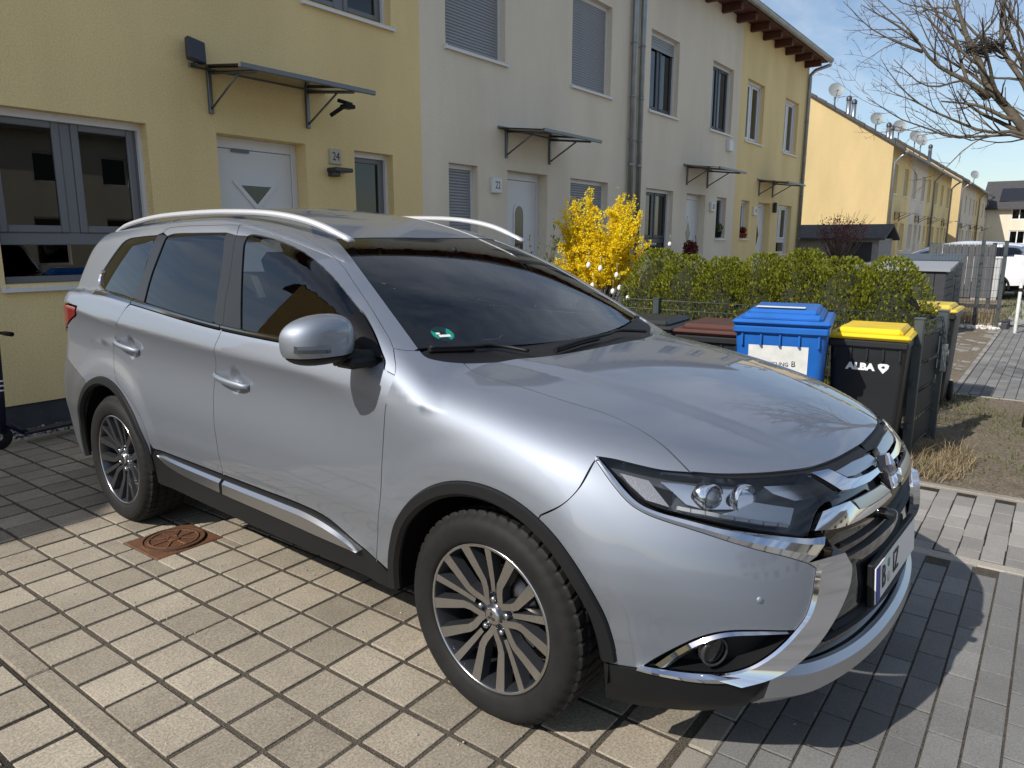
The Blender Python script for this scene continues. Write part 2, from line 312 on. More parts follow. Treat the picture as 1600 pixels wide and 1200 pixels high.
CURVES={
'hood_gap':[(-0.655,0.291,1.112),(-0.665,0.258,1.099),(-0.671,0.224,1.091),(-0.674,0.123,1.077),(-0.669,0.013,1.063),(-0.663,-0.091,1.048),(-0.654,-0.176,1.034),(-0.638,-0.266,1.019),(-0.641,-0.363,0.998),(-0.66,-0.465,0.967),(-0.68,-0.537,0.933),(-0.687,-0.575,0.909)],
'hood_front':[(-0.688,-0.573,0.91),(-0.632,-0.638,0.904),(-0.56,-0.7,0.9),(-0.493,-0.744,0.898),(-0.408,-0.784,0.894),(-0.332,-0.808,0.892),(-0.228,-0.825,0.891),(-0.085,-0.836,0.891),(0.058,-0.84,0.889),(0.201,-0.832,0.889)],
'hood_rear':[(-0.655,0.291,1.112),(-0.527,0.225,1.11),(-0.401,0.145,1.119),(-0.218,0.097,1.124),(0.048,0.085,1.127)],
'ws_side':[(-0.511,1.152,1.528),(-0.575,0.982,1.461),(-0.637,0.799,1.372),(-0.686,0.635,1.283),(-0.721,0.508,1.211),(-0.747,0.419,1.161)],
'ws_base':[(-0.747,0.419,1.161),(-0.752,0.372,1.136),(-0.716,0.329,1.122),(-0.655,0.291,1.112)],
'ws_top':[(-0.511,1.152,1.528),(-0.417,1.135,1.533),(-0.232,1.109,1.536),(0.063,1.094,1.535),(0.315,1.125,1.537)],
'seam':[(-0.703,2.279,1.561),(-0.687,2.275,1.577),(-0.679,2.127,1.589),(-0.678,1.83,1.592),(-0.66,1.655,1.592),(-0.622,1.526,1.587),(-0.593,1.448,1.582),(-0.586,1.341,1.563),(-0.605,1.203,1.526),(-0.626,1.07,1.482),(-0.653,0.936,1.428),(-0.692,0.824,1.372),(-0.734,0.689,1.298),(-0.767,0.589,1.239),(-0.796,0.508,1.191),(-0.815,0.469,1.165)],
'fender_gap':[(-0.815,0.469,1.165),(-0.835,0.442,1.141),(-0.86,0.41,1.108),(-0.881,0.399,1.076),(-0.897,0.412,1.026),(-0.895,0.422,0.988),(-0.9,0.428,0.928),(-0.904,0.441,0.792),(-0.91,0.455,0.631),(-0.897,0.487,0.501),(-0.889,0.508,0.4)],
'apillar_seam':[(-0.815,0.469,1.165),(-0.794,0.44,1.158),(-0.756,0.411,1.155)],
'b_gap_up':[(-0.663,1.645,1.589),(-0.706,1.589,1.556),(-0.8,1.523,1.364),(-0.832,1.512,1.271),(-0.865,1.489,1.167)],
'b_gap':[(-0.866,1.488,1.167),(-0.884,1.477,1.136),(-0.902,1.497,1.081),(-0.903,1.507,1.033),(-0.891,1.549,0.894),(-0.904,1.544,0.777),(-0.903,1.518,0.565),(-0.894,1.523,0.51)],
'c_gap_up':[(-0.703,2.279,1.561),(-0.725,2.288,1.532),(-0.84,2.394,1.213)],
'c_gap':[(-0.861,2.345,1.217),(-0.885,2.388,1.173),(-0.902,2.429,1.119),(-0.885,2.543,0.965),(-0.902,2.522,0.854),(-0.907,2.488,0.813),(-0.912,2.387,0.761),(-0.915,2.276,0.696),(-0.915,2.206,0.619),(-0.903,2.186,0.528)],
'bumper_gap':[(-0.804,-0.356,0.937),(-0.816,-0.352,0.928),(-0.871,-0.338,0.86),(-0.897,-0.303,0.813),(-0.91,-0.226,0.761)],
'hl_top':[(-0.805,-0.352,0.938),(-0.787,-0.394,0.935),(-0.761,-0.457,0.924),(-0.731,-0.516,0.914),(-0.689,-0.573,0.909)],
'hl_top2':[(-0.689,-0.573,0.909),(-0.653,-0.623,0.901),(-0.607,-0.674,0.895),(-0.528,-0.735,0.892),(-0.413,-0.795,0.887)],
'hl_in':[(-0.413,-0.795,0.887),(-0.386,-0.848,0.851),(-0.355,-0.886,0.818)],
'hl_in2':[(-0.355,-0.886,0.818),(-0.444,-0.859,0.815),(-0.483,-0.853,0.799),(-0.54,-0.853,0.749)],
'hl_bot':[(-0.54,-0.853,0.749),(-0.612,-0.797,0.768),(-0.689,-0.715,0.789),(-0.738,-0.645,0.806),(-0.768,-0.593,0.818),(-0.793,-0.544,0.829),(-0.809,-0.497,0.846),(-0.813,-0.453,0.874),(-0.811,-0.41,0.905),(-0.805,-0.352,0.938)],
'chr_up':[(-0.808,-0.353,0.936),(-0.814,-0.412,0.899),(-0.817,-0.462,0.862),(-0.812,-0.504,0.836),(-0.793,-0.553,0.82),(-0.763,-0.61,0.808),(-0.718,-0.682,0.79),(-0.664,-0.75,0.774),(-0.597,-0.813,0.758),(-0.539,-0.855,0.746),(-0.487,-0.882,0.742)],
'chr_lo':[(-0.814,-0.353,0.931),(-0.829,-0.422,0.876),(-0.828,-0.474,0.836),(-0.817,-0.518,0.815),(-0.792,-0.578,0.797),(-0.773,-0.616,0.787),(-0.742,-0.671,0.77),(-0.707,-0.725,0.751),(-0.665,-0.775,0.732),(-0.615,-0.823,0.712),(-0.564,-0.864,0.688)],
'leg_out':[(-0.487,-0.882,0.742),(-0.468,-0.892,0.734),(-0.429,-0.919,0.666),(-0.42,-0.924,0.653),(-0.426,-0.926,0.625),(-0.441,-0.926,0.595),(-0.482,-0.92,0.552),(-0.539,-0.905,0.501),(-0.59,-0.881,0.455),(-0.65,-0.832,0.402),(-0.707,-0.766,0.371)],
'leg_in':[(-0.564,-0.864,0.688),(-0.539,-0.883,0.666),(-0.547,-0.882,0.654),(-0.563,-0.884,0.605),(-0.589,-0.879,0.55),(-0.619,-0.864,0.516)],
'leg_in2':[(-0.619,-0.864,0.516),(-0.646,-0.843,0.482),(-0.674,-0.816,0.448),(-0.705,-0.777,0.415),(-0.738,-0.731,0.396),(-0.771,-0.676,0.39),(-0.804,-0.611,0.388),(-0.839,-0.537,0.39)],
'leg_lo':[(-0.707,-0.766,0.369),(-0.767,-0.675,0.363),(-0.817,-0.577,0.368),(-0.844,-0.519,0.376)],
'fog_top':[(-0.84,-0.53,0.379),(-0.824,-0.578,0.426),(-0.787,-0.669,0.498),(-0.751,-0.729,0.523),(-0.697,-0.796,0.526),(-0.619,-0.864,0.516)],
'fogchr_up':[(-0.826,-0.568,0.398),(-0.806,-0.625,0.458),(-0.783,-0.675,0.496),(-0.751,-0.729,0.519),(-0.697,-0.797,0.523),(-0.639,-0.849,0.517)],
'fogchr_lo':[(-0.811,-0.598,0.397),(-0.796,-0.644,0.447),(-0.775,-0.688,0.484),(-0.748,-0.732,0.506),(-0.696,-0.797,0.513),(-0.639,-0.849,0.513)],
'lip_top':[(-0.869,-0.429,0.372),(-0.859,-0.471,0.374),(-0.84,-0.53,0.379)],
'lip_top2':[(-0.844,-0.519,0.376),(-0.817,-0.577,0.367),(-0.767,-0.675,0.361),(-0.707,-0.766,0.368),(-0.65,-0.832,0.402)],
'lip_bot':[(-0.837,-0.421,0.244),(-0.781,-0.52,0.229),(-0.686,-0.645,0.22),(-0.647,-0.718,0.24)],
'skid_top':[(-0.651,-0.832,0.412),(-0.586,-0.879,0.407),(-0.499,-0.915,0.41),(-0.429,-0.936,0.422),(-0.348,-0.955,0.445),(-0.273,-0.968,0.478)],
'skid_mid':[(-0.657,-0.813,0.35),(-0.573,-0.878,0.358),(-0.462,-0.91,0.336),(-0.456,-0.923,0.368),(-0.369,-0.945,0.378),(-0.274,-0.962,0.398),(-0.173,-0.975,0.427),(-0.096,-0.982,0.459)],
'skid_bot':[(-0.64,-0.757,0.261),(-0.592,-0.825,0.287),(-0.489,-0.877,0.296)],
'glass_f':[(-0.865,1.35,1.167),(-0.713,1.502,1.541),(-0.702,1.491,1.549),(-0.693,1.36,1.536),(-0.691,1.25,1.515),(-0.693,1.137,1.485),(-0.712,1.01,1.44),(-0.738,0.88,1.384),(-0.765,0.754,1.319),(-0.78,0.687,1.282)],
'sail':[(-0.78,0.688,1.283),(-0.782,0.664,1.271),(-0.815,0.565,1.208),(-0.847,0.493,1.153),(-0.863,0.458,1.123),(-0.876,0.45,1.101)],
'sail_lo':[(-0.876,0.45,1.101),(-0.881,0.493,1.095),(-0.882,0.552,1.097)],
'glass_r_top':[(-0.72,2.212,1.543),(-0.714,2.159,1.553),(-0.714,1.912,1.557),(-0.711,1.673,1.557)],
'glass_r_front':[(-0.711,1.673,1.557),(-0.773,1.619,1.436),(-0.861,1.568,1.18)],
'glass_r_rear':[(-0.841,2.258,1.226),(-0.798,2.251,1.355),(-0.759,2.229,1.459),(-0.72,2.212,1.543)],
'belt':[(-0.83,2.75,1.248),(-0.856,2.517,1.232),(-0.856,2.355,1.22),(-0.86,1.911,1.192),(-0.867,1.49,1.165),(-0.875,1.072,1.141)],
'quarter':[(-0.712,2.329,1.547),(-0.707,2.518,1.54),(-0.706,2.691,1.523),(-0.722,2.76,1.481),(-0.747,2.86,1.395),(-0.765,2.914,1.333),(-0.78,2.907,1.29),(-0.802,2.8,1.253),(-0.822,2.578,1.239),(-0.836,2.364,1.23)],
'tail':[(-0.894,2.941,1.164),(-0.892,2.961,1.128),(-0.88,3.065,1.09),(-0.872,3.156,1.051)],
'rbump':[(-0.875,3.215,0.862),(-0.891,3.072,0.81),(-0.907,2.908,0.768)],
'bar1':[(-0.405,-0.798,0.886),(-0.331,-0.822,0.883),(-0.312,-0.844,0.871),(-0.287,-0.869,0.853),(-0.248,-0.88,0.846),(-0.156,-0.892,0.841),(-0.022,-0.9,0.838),(-0.052,-0.907,0.828),(-0.179,-0.904,0.824),(-0.288,-0.89,0.829),(-0.353,-0.872,0.835),(-0.38,-0.839,0.861)],
'bar1s':[(-0.308,-0.842,0.873),(-0.185,-0.854,0.875),(-0.047,-0.868,0.869),(-0.022,-0.891,0.848),(-0.136,-0.887,0.849),(-0.233,-0.878,0.85),(-0.281,-0.867,0.855)],
'bar2':[(-0.52,-0.855,0.765),(-0.495,-0.857,0.784),(-0.466,-0.858,0.804),(-0.423,-0.872,0.808),(-0.346,-0.893,0.809),(-0.318,-0.913,0.78),(-0.248,-0.926,0.773),(-0.072,-0.939,0.771),(-0.058,-0.945,0.756),(-0.236,-0.934,0.754),(-0.37,-0.914,0.755),(-0.456,-0.888,0.758)],
'bar2s':[(-0.331,-0.896,0.809),(-0.12,-0.921,0.805),(-0.067,-0.938,0.775),(-0.175,-0.932,0.776),(-0.28,-0.92,0.778),(-0.316,-0.913,0.782)],
'hl_turn':[(-0.797,-0.422,0.912),(-0.765,-0.495,0.898),(-0.769,-0.518,0.879),(-0.773,-0.566,0.837),(-0.799,-0.507,0.851),(-0.802,-0.459,0.884)],
'hl_frame':[(-0.743,-0.521,0.901),(-0.565,-0.722,0.883),(-0.615,-0.74,0.834),(-0.714,-0.641,0.837),(-0.738,-0.6,0.848),(-0.742,-0.55,0.883)],
'hl_tray':[(-0.605,-0.735,0.847),(-0.516,-0.817,0.823),(-0.556,-0.823,0.785),(-0.648,-0.742,0.802),(-0.701,-0.673,0.82),(-0.665,-0.702,0.829)],
'hl_hi':[(-0.546,-0.738,0.881),(-0.431,-0.806,0.874),(-0.42,-0.85,0.837),(-0.497,-0.813,0.84),(-0.54,-0.764,0.863)],
'hl_drl':[(-0.768,-0.583,0.827),(-0.749,-0.616,0.821),(-0.727,-0.648,0.816),(-0.705,-0.68,0.809),(-0.681,-0.711,0.803),(-0.655,-0.741,0.796),(-0.627,-0.77,0.788),(-0.596,-0.799,0.782),(-0.571,-0.82,0.775)],
'hl_proj':[(-0.683,-0.646,0.862)],
'hl_proj2':[(-0.62,-0.706,0.862)],
'hl_bowl':[(-0.653,-0.682,0.858)],
'wip1':[(-0.721,0.371,1.142),(-0.545,0.307,1.134),(-0.49,0.294,1.134),(-0.45,0.245,1.126),(-0.434,0.163,1.118)],
'wip2':[(-0.333,0.116,1.12),(-0.129,0.128,1.131),(0.049,0.138,1.133),(0.195,0.166,1.133),(0.325,0.116,1.121)],
'lugs':[(-0.85,0.002,0.41),(-0.85,0.042,0.362),(-0.85,0.011,0.302),(-0.85,-0.056,0.319),(-0.85,-0.06,0.386)],
'handle_f':[(-0.887,1.529,0.959),(-0.888,1.267,0.937)],
'handle_r':[(-0.892,2.48,1.021),(-0.886,2.24,0.99)],
'fog_c':[(-0.761,-0.707,0.451)],
'sensor':[(-0.694,-0.792,0.609)],
'cam':[(-0.272,-0.94,0.71)],
'plate':[(-0.232,-0.965,0.584),(-0.267,-0.969,0.48)],
}
# ---------------------------------------------------------------- the car, panel by panel on the body surface
def cv(n,rev=False,step=.012):
    P=spline(CURVES[n],step); return P[::-1] if rev else P
def mir(P): P=np.array(P,float); P[:,0]*=-1; return P
def from_side(pts,F=None):
    O=np.array([(-1.6,y,z) for y,z in pts]); return cast(F or body,O,(1,0,0),1.6)[0]
def from_top(pts,F=None):
    O=np.array([(x,y,2.2) for x,y in pts]); return cast(F or body,O,(0,0,-1),2.2)[0]
def from_front(pts,F=None):
    O=np.array([(x,-1.6,z) for x,z in pts]); return cast(F or body,O,(0,1,0),2.5)[0]
def from_back(pts,F=None):
    O=np.array([(x,4.4,z) for x,z in pts]); return cast(F or body,O,(0,-1,0),2.5)[0]
def arc(c,r,a0,a1,n=40,F=None):
    A=np.radians(np.linspace(a0,a1,n)); return from_side([(c[0]+r*math.cos(t),c[1]+r*math.sin(t)) for t in A],F)
def inset2(Q,d):
    n=len(Q); out=np.empty_like(Q)
    for i in range(n):
        a=Q[i]-Q[i-1]; b=Q[(i+1)%n]-Q[i]
        na=np.array([-a[1],a[0]])/max(np.hypot(*a),1e-9); nb=np.array([-b[1],b[0]])/max(np.hypot(*b),1e-9)
        m=na+nb; l=np.hypot(*m); m=m/l if l>1e-6 else na
        out[i]=Q[i]+m*d/max(.72,np.dot(m,na))
    return out
def inpoly(P,Q):
    x,y=P[:,0],P[:,1]; r=np.zeros(len(P),bool); j=len(Q)-1
    for i in range(len(Q)):
        xi,yi=Q[i];xj,yj=Q[j]
        if yi!=yj:
            c=((yi>y)!=(yj>y))&(x<(xj-xi)*(y-yi)/(yj-yi)+xi); r^=c
        j=i
    return r
def panel_mesh(name,out3,d,F=None,step=.022,inset=.0016,off=0,depth=.016,noff=0):
    F0=F or body; Fo=(lambda P:F0(P)-off) if off else F0
    d=np.array(d,float); d/=np.linalg.norm(d)
    a=np.array([0,0,1.]) if abs(d[2])<.9 else np.array([0,1.,0]); e1=np.cross(a,d); e1/=np.linalg.norm(e1); e2=np.cross(d,e1)
    P=np.asarray(out3,float); Q=np.stack([P@e1,P@e2],1)
    keep=[0]
    for i in range(1,len(Q)):
        if np.hypot(*(Q[i]-Q[keep[-1]]))>.002: keep.append(i)
    if np.hypot(*(Q[keep[-1]]-Q[0]))<.002: keep.pop()
    Q=Q[keep]
    if np.sum(Q[:,0]*np.roll(Q[:,1],-1)-np.roll(Q[:,0],-1)*Q[:,1])<0: Q=Q[::-1]
    if inset: Q=inset2(Q,inset)
    lo,hi=Q.min(0),Q.max(0)
    gx=np.arange(lo[0]+step/2,hi[0],step); gy=np.arange(lo[1]+step/2,hi[1],step*.9)
    G=np.array([(x+(step/2 if j%2 else 0),y) for j,y in enumerate(gy) for x in gx]).reshape(-1,2)
    if len(G):
        G=G[inpoly(G,Q)]
        if len(G):
            dm=np.min(np.hypot(G[:,None,0]-Q[None,:,0],G[:,None,1]-Q[None,:,1]),axis=1); G=G[dm>step*.45]
    n=len(Q); vin=[mathutils.Vector(q) for q in Q]+[mathutils.Vector(q) for q in G]
    r=mathutils.geometry.delaunay_2d_cdt(vin,[(i,(i+1)%n) for i in range(n)],[],1,1e-6)
    V2=np.array([tuple(v) for v in r[0]]); T=[tuple(f) for f in r[2]]
    O=V2[:,0:1]*e1+V2[:,1:2]*e2-d*3.2
    V3,hit=cast(Fo,O,d,6.5); Nn=grad(F0,V3); T=[f for f in T if all(hit[i] for i in f)]; V3=V3+Nn*noff
    par_={}
    def fd_(i):
        while par_.setdefault(i,i)!=i: i=par_[i]
        return i
    for f in T:
        for i in f[1:]: par_[fd_(f[0])]=fd_(i)
    if T:
        cn={}
        for f in T: cn[fd_(f[0])]=cn.get(fd_(f[0]),0)+1
        big=max(cn,key=cn.get); T=[f for f in T if fd_(f[0])==big]
    # boundary edges of the triangulation
    cnt={}
    for f in T:
        for i in range(len(f)):
            e=(f[i],f[(i+1)%len(f)]); k=(min(e),max(e)); cnt.setdefault(k,[]).append(e)
    be=[v[0] for v in cnt.values() if len(v)==1]
    # orient faces outwards
    Fs=[]
    for f in T:
        q=V3[list(f)]; nn=np.cross(q[1]-q[0],q[2]-q[0]); Fs.append(f if np.dot(nn,Nn[f[0]])>0 else f[::-1])
    V=list(V3); NN=list(Nn)
    if depth and be:
        bi=sorted({i for e in be for i in e}); top={};bot={}
        for i in bi:
            top[i]=len(V); V.append(V3[i]); NN.append(None)
            bot[i]=len(V); V.append(V3[i]-Nn[i]*depth); NN.append(None)
        acc={i:np.zeros(3) for i in bi}
        oc=set()
        for f in Fs:
            for i in range(len(f)): oc.add((f[i],f[(i+1)%len(f)]))
        for a_,b_ in be:
            if (a_,b_) not in oc: a_,b_=b_,a_
            t=V3[b_]-V3[a_]; o_=np.cross(t,Nn[a_]); l=np.linalg.norm(o_)
            if l>1e-9: acc[a_]+=o_/l; acc[b_]+=o_/l
            Fs.append((top[a_],bot[a_],bot[b_],top[b_]))
        for i in bi:
            v=acc[i]; l=np.linalg.norm(v); v=v/l if l>1e-9 else Nn[i]
            if depth<0: v=-v
            NN[top[i]]=v; NN[bot[i]]=v
    V=np.array(V); NN=np.array(NN)
    return V,Fs,NN
def emit(name,V,Fs,NN,mat,parent,mirror=False):
    if mirror:
        V=V*np.array([-1,1,1]); NN=NN*np.array([-1,1,1]); Fs=[f[::-1] for f in Fs]
    me=mesh(name,V,Fs,True)
    try: me.normals_split_custom_set_from_vertices([tuple(n) for n in NN])
    except Exception as ex: print('normals',name,ex)
    return obj(name,me,mat,parent)
def panel(name,out3,d,mat,parent,both=False,**kw):
    V,Fs,NN=panel_mesh(name,out3,d,**kw)
    o=emit(name,V,Fs,NN,mat,parent[0] if isinstance(parent,tuple) else parent)
    if both: return o,emit(name,V,Fs,NN,mat,parent[1] if isinstance(parent,tuple) else parent,True)
    return o
def band_mesh(A,B,prof,F=None,n=None,sm=False):
    """strip between two curves lying on the body; prof = (t, height above the surface)"""
    F0=F or body
    n=n or max(len(A),len(B))
    def rs(P):
        P=np.asarray(P,float); s=np.r_[0,np.cumsum(np.linalg.norm(np.diff(P,axis=0),axis=1))]; u=np.linspace(0,s[-1],n); return np.stack([np.interp(u,s,P[:,i]) for i in range(3)],1)
    A,B=rs(A),rs(B); rows=[]
    for t,h in prof:
        M_=A*(1-t)+B*t; g=grad(F0,M_)
        for _ in range(4): M_=M_-g*F0(M_)[:,None]*.8
        rows.append(M_+g*h)
    # skirts down into the body
    rows=[rows[0]-grad(F0,rows[0])*.012]+rows+[rows[-1]-grad(F0,rows[-1])*.012]
    V=[];Fs=[]
    if sm:
        V=np.vstack(rows); m=len(rows)
        for i in range(m-1):
            for k in range(n-1): Fs.append((i*n+k,i*n+k+1,(i+1)*n+k+1,(i+1)*n+k))
    else:
        for i in range(len(rows)-1):
            o=len(V); V+=list(rows[i])+list(rows[i+1])
            for k in range(n-1): Fs.append((o+k,o+k+1,o+n+k+1,o+n+k))
        V=np.array(V)
    # cap ends
    m=len(rows); o=len(V); V=np.vstack([V,[r[0] for r in rows],[r[-1] for r in rows]])
    Fs.append(tuple(o+i for i in range(m))); Fs.append(tuple(o+m+i for i in range(m))[::-1])
    q=V[list(Fs[len(Fs)//3])]; g=grad(F0,q.mean(0)[None])[0]
    if np.dot(np.cross(q[1]-q[0],q[2]-q[0]),g)<0: Fs=[f[::-1] for f in Fs]
    return V,Fs
def band(name,A,B,prof,mat,parent,both=True,F=None,sm=False,n=None):
    V,Fs=band_mesh(A,B,prof,F,n,sm)
    o=obj(name,mesh(name,V,Fs,True),mat,parent[0] if isinstance(parent,tuple) else parent)
    if both:
        o2=obj(name,mesh(name,V*np.array([-1,1,1]),[f[::-1] for f in Fs],True),mat,parent[1] if isinstance(parent,tuple) else parent); return o,o2
    return o

# paint and trims
def car_paint():
    m,nt,b=nodes('silver_car_paint'); L=nt.links
    b.inputs['Base Color'].default_value=(.275,.302,.350,1); b.inputs['Metallic'].default_value=.90; b.inputs['Roughness'].default_value=.60
    b.inputs['Coat Weight'].default_value=1; b.inputs['Coat Roughness'].default_value=.015; b.inputs['Coat IOR'].default_value=1.6
    tc=N(nt,'ShaderNodeTexCoord')
    # fine metal flake and a faint film of dust
    v=N(nt,'ShaderNodeTexNoise',Scale=900.0,Detail=1.0); L.new(tc.outputs['Object'],v.inputs['Vector'])
    bp=N(nt,'ShaderNodeBump',Strength=.05,Distance=.0005); L.new(v.outputs['Fac'],bp.inputs['Height']); L.new(bp.outputs['Normal'],b.inputs['Normal'])
    d=N(nt,'ShaderNodeTexNoise',Scale=2.2,Detail=8.0,Roughness=.65); L.new(tc.outputs['Object'],d.inputs['Vector'])
    mr=N(nt,'ShaderNodeMapRange'); mr.inputs['From Min'].default_value=.42; mr.inputs['From Max'].default_value=.75; mr.inputs['To Min'].default_value=.008; mr.inputs['To Max'].default_value=.03
    L.new(d.outputs['Fac'],mr.inputs['Value']); L.new(mr.outputs['Result'],b.inputs['Coat Roughness'])
    return m
PAINT=car_paint()
CHROME=plain('chrome',(.78,.78,.80),.06,1)
SATIN=plain('satin_silver_trim',(.50,.51,.53),.30,1)
BLACKP=plain('black_plastic',(.009,.0095,.0105),.5,0,.28,bump=.25,bscale=400,bdist=.0006)
GLOSSB=plain('gloss_black',(.008,.008,.009),.06,0,.5,coat=.6)
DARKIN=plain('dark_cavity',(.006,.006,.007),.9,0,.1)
RUBBER=plain('tyre_rubber',(.012,.0117,.0114),.7,0,.28,var=.25,scale=14,bump=.2,bscale=250,bdist=.0006)
SEAL=plain('window_seal',(.012,.012,.013),.6,0,.3)
PILLAR=plain('pillar_film',(.022,.023,.025),.32,0,.45)
WSG=glass('windscreen_glass',(.74,.82,.80))
FRG=glass('front_door_glass',(.42,.46,.45))
PRG=glass('privacy_glass',(.018,.020,.021))
LENS=glass('lamp_lens',(.92,.94,.95),ior=1.45)

CAR=empty('silver_suv',(0,0,0),-PSI)
tag(CAR,'silver five-door SUV parked nose out on the paved driveway','car')
side=(1,0,0)
AR=.456
# --- bonnet
hg=cv('hood_gap'); hf=cv('hood_front'); hr=cv('hood_rear')
hf=hf[hf[:,0]<-.004]; hr=hr[hr[:,0]<-.004]
half=np.vstack([hr[::-1],hg[1:],hf[1:]])
HOOD=panel('hood',np.vstack([half,mir(half)[::-1]]),(0,.55,-.85),PAINT,CAR,step=.022,inset=.0022,depth=.03)
# cowl below the windscreen
def strip_top(y0,y1,n=30): pass
wb=cv('ws_base')
cb=np.vstack([hr[::-1],wb[::-1][1:]]) if False else None
wsx=np.linspace(-.74,.74,41)
ws_low=[(x,.255+.30*x*x+.0*abs(x)) for x in wsx]
wl=from_top(ws_low,green)
cowl=np.vstack([from_top([(x,y) for x,y in zip(hr[::-1,0],hr[::-1,1])]),wb[::-1][1:-1],wl[(wl[:,0]<0)&(wl[:,0]>-.72)]])
cowl=np.vstack([hr[::-1][:],wb[::-1][1:-1],wl[(wl[:,0]<-.001)&(wl[:,0]>-.735)]])
panel('cowl',np.vstack([cowl,mir(cowl)[::-1]]),(0,.1,-1),BLACKP,CAR,step=.03,inset=0,off=-.008,depth=.03)
# --- windscreen
wt=cv('ws_top'); wt=wt[wt[:,0]<-.004]; wsd=cv('ws_side')
wsl=np.vstack([wt[::-1],wsd[1:],wl[(wl[:,0]<-.003)&(wl[:,0]>-.735)]])
ws_loop=np.vstack([wsl,mir(wsl)[::-1]])
WS=panel('windscreen',ws_loop,(0,.5,-.87),WSG,CAR,F=green,step=.03,inset=.002,off=-.003,depth=.004)
# black ceramic border on the inside of the pane
def ring(name,outer,w,d,mat,parent,F,off,both=False):
    d=np.array(d,float); d/=np.linalg.norm(d)
    a=np.array([0,0,1.]) if abs(d[2])<.9 else np.array([0,1.,0]); e1=np.cross(a,d); e1/=np.linalg.norm(e1); e2=np.cross(d,e1)
    Q=np.stack([outer@e1,outer@e2],1)
    if np.sum(Q[:,0]*np.roll(Q[:,1],-1)-np.roll(Q[:,0],-1)*Q[:,1])<0: Q=Q[::-1]
    rows=[]
    for t in (0,.5,1):
        q=inset2(Q,.003+t*w); O=q[:,0:1]*e1+q[:,1:2]*e2-d*3.2; rows.append(cast(lambda P:F(P)-off,O,d,6.5)[0])
    n=len(Q); V=np.vstack(rows); Fs=[(i*n+k,i*n+(k+1)%n,(i+1)*n+(k+1)%n,(i+1)*n+k) for i in range(2) for k in range(n)]
    o=obj(name,mesh(name,V,Fs,True),mat,parent[0] if isinstance(parent,tuple) else parent)
    if both: obj(name,mesh(name,V*np.array([-1,1,1]),Fs,True),mat,parent[1])
    return o
ring('windscreen_border',ws_loop[::3],.045,(0,.5,-.87),SEAL,WS,green,-.009)
# --- wings
fgap=cv('fender_gap'); bgap=cv('bumper_gap'); 
_ang=np.degrees(np.arctan2(bgap[:,2]-FA[1],bgap[:,1]-FA[0])); _rad=np.hypot(bgap[:,1]-FA[0],bgap[:,2]-FA[1]); bgap=bgap[_rad>AR+.004]; GA=float(np.degrees(np.arctan2(bgap[-1,2]-FA[1],bgap[-1,1]-FA[0])))
fen=np.vstack([hg,cv('hl_top',True)[1:],bgap[1:],arc(FA,AR,GA,4),fgap[::-1][1:],cv('apillar_seam')[1:],wb[1:-1]])
panel('fender',fen,(1,0,-.75),PAINT,CAR,True,step=.022)
# --- front bumper corners
bum=np.vstack([bgap,arc(FA,AR,GA,172),cv('lip_top'),cv('fog_top')[1:],cv('leg_in',True)[1:],cv('chr_lo',True)[1:]])
BUM=panel('front_bumper',bum,(1,.9,0),PAINT,CAR,True,step=.02)
lip=np.vstack([cv('lip_top'),cv('lip_top2')[1:],cv('skid_bot')[:1],cv('lip_bot',True)])
panel('bumper_lip',lip,(1,1,.1),BLACKP,BUM,True,step=.025,off=.006,depth=.03)
# --- chrome shield
band('chrome_strip',cv('chr_up'),cv('chr_lo'),[(0,.002),(.30,.016),(.72,.017),(1,.003)],CHROME,BUM)
band('chrome_shield',cv('leg_out')[6:],np.vstack([cv('leg_in'),cv('leg_in2')[:26]]),[(0,.004),(.08,.026),(.9,.008),(1,.002)],CHROME,BUM)
band('chrome_shield_foot',cv('leg_in2')[22:],np.vstack([cv('leg_out')[-7:],cv('leg_lo')[1:]]),[(0,.004),(.3,.016),(.8,.012),(1,.003)],CHROME,BUM)
band('fog_lamp_trim',cv('fogchr_up'),cv('fogchr_lo'),[(0,.001),(.5,.010),(1,.001)],CHROME,BUM)
# fog lamp cavity
fog=np.vstack([cv('fog_top'),cv('leg_in2')[1:-2]])
panel('fog_lamp_recess',fog,(1,.9,0),BLACKP,BUM,True,step=.025,inset=.003,noff=-.05,depth=-.048)
for s,pb in ((1,BUM[0]),(-1,BUM[1])):
    c=np.array(CURVES['fog_c'][0]); c=c*np.array([s,1,1])+np.array([s*.026,.028,0])
    mb=MB(); mb.lathe([(.0,-.028),(.034,-.026),(.041,-.018),(.041,.03),(.0,.03)],28,'y'); o=mb.build('fog_lamp',GLOSSB,pb,loc=tuple(c),rot=(0,0,-s*.5))
    mb=MB(); mb.lathe([(.034,-.027),(.038,-.031),(.042,-.027),(.042,-.02)],28,'y'); mb.build('fog_lamp_ring',plain('grey_plastic',(.030,.030,.032),.3),pb,loc=tuple(c),rot=(0,0,-s*.5))
    c=np.array(CURVES['sensor'][0])*np.array([s,1,1]); n=grad(body,c[None])[0]
    mb=MB(); mb.lathe([(0,.003),(.008,.003),(.0095,.001),(.0105,-.004)],20,'z')
    o=mb.build('parking_sensor',PAINT,pb,loc=tuple(c)); o.rotation_euler=mathutils.Vector(n).to_track_quat('Z','Y').to_euler()
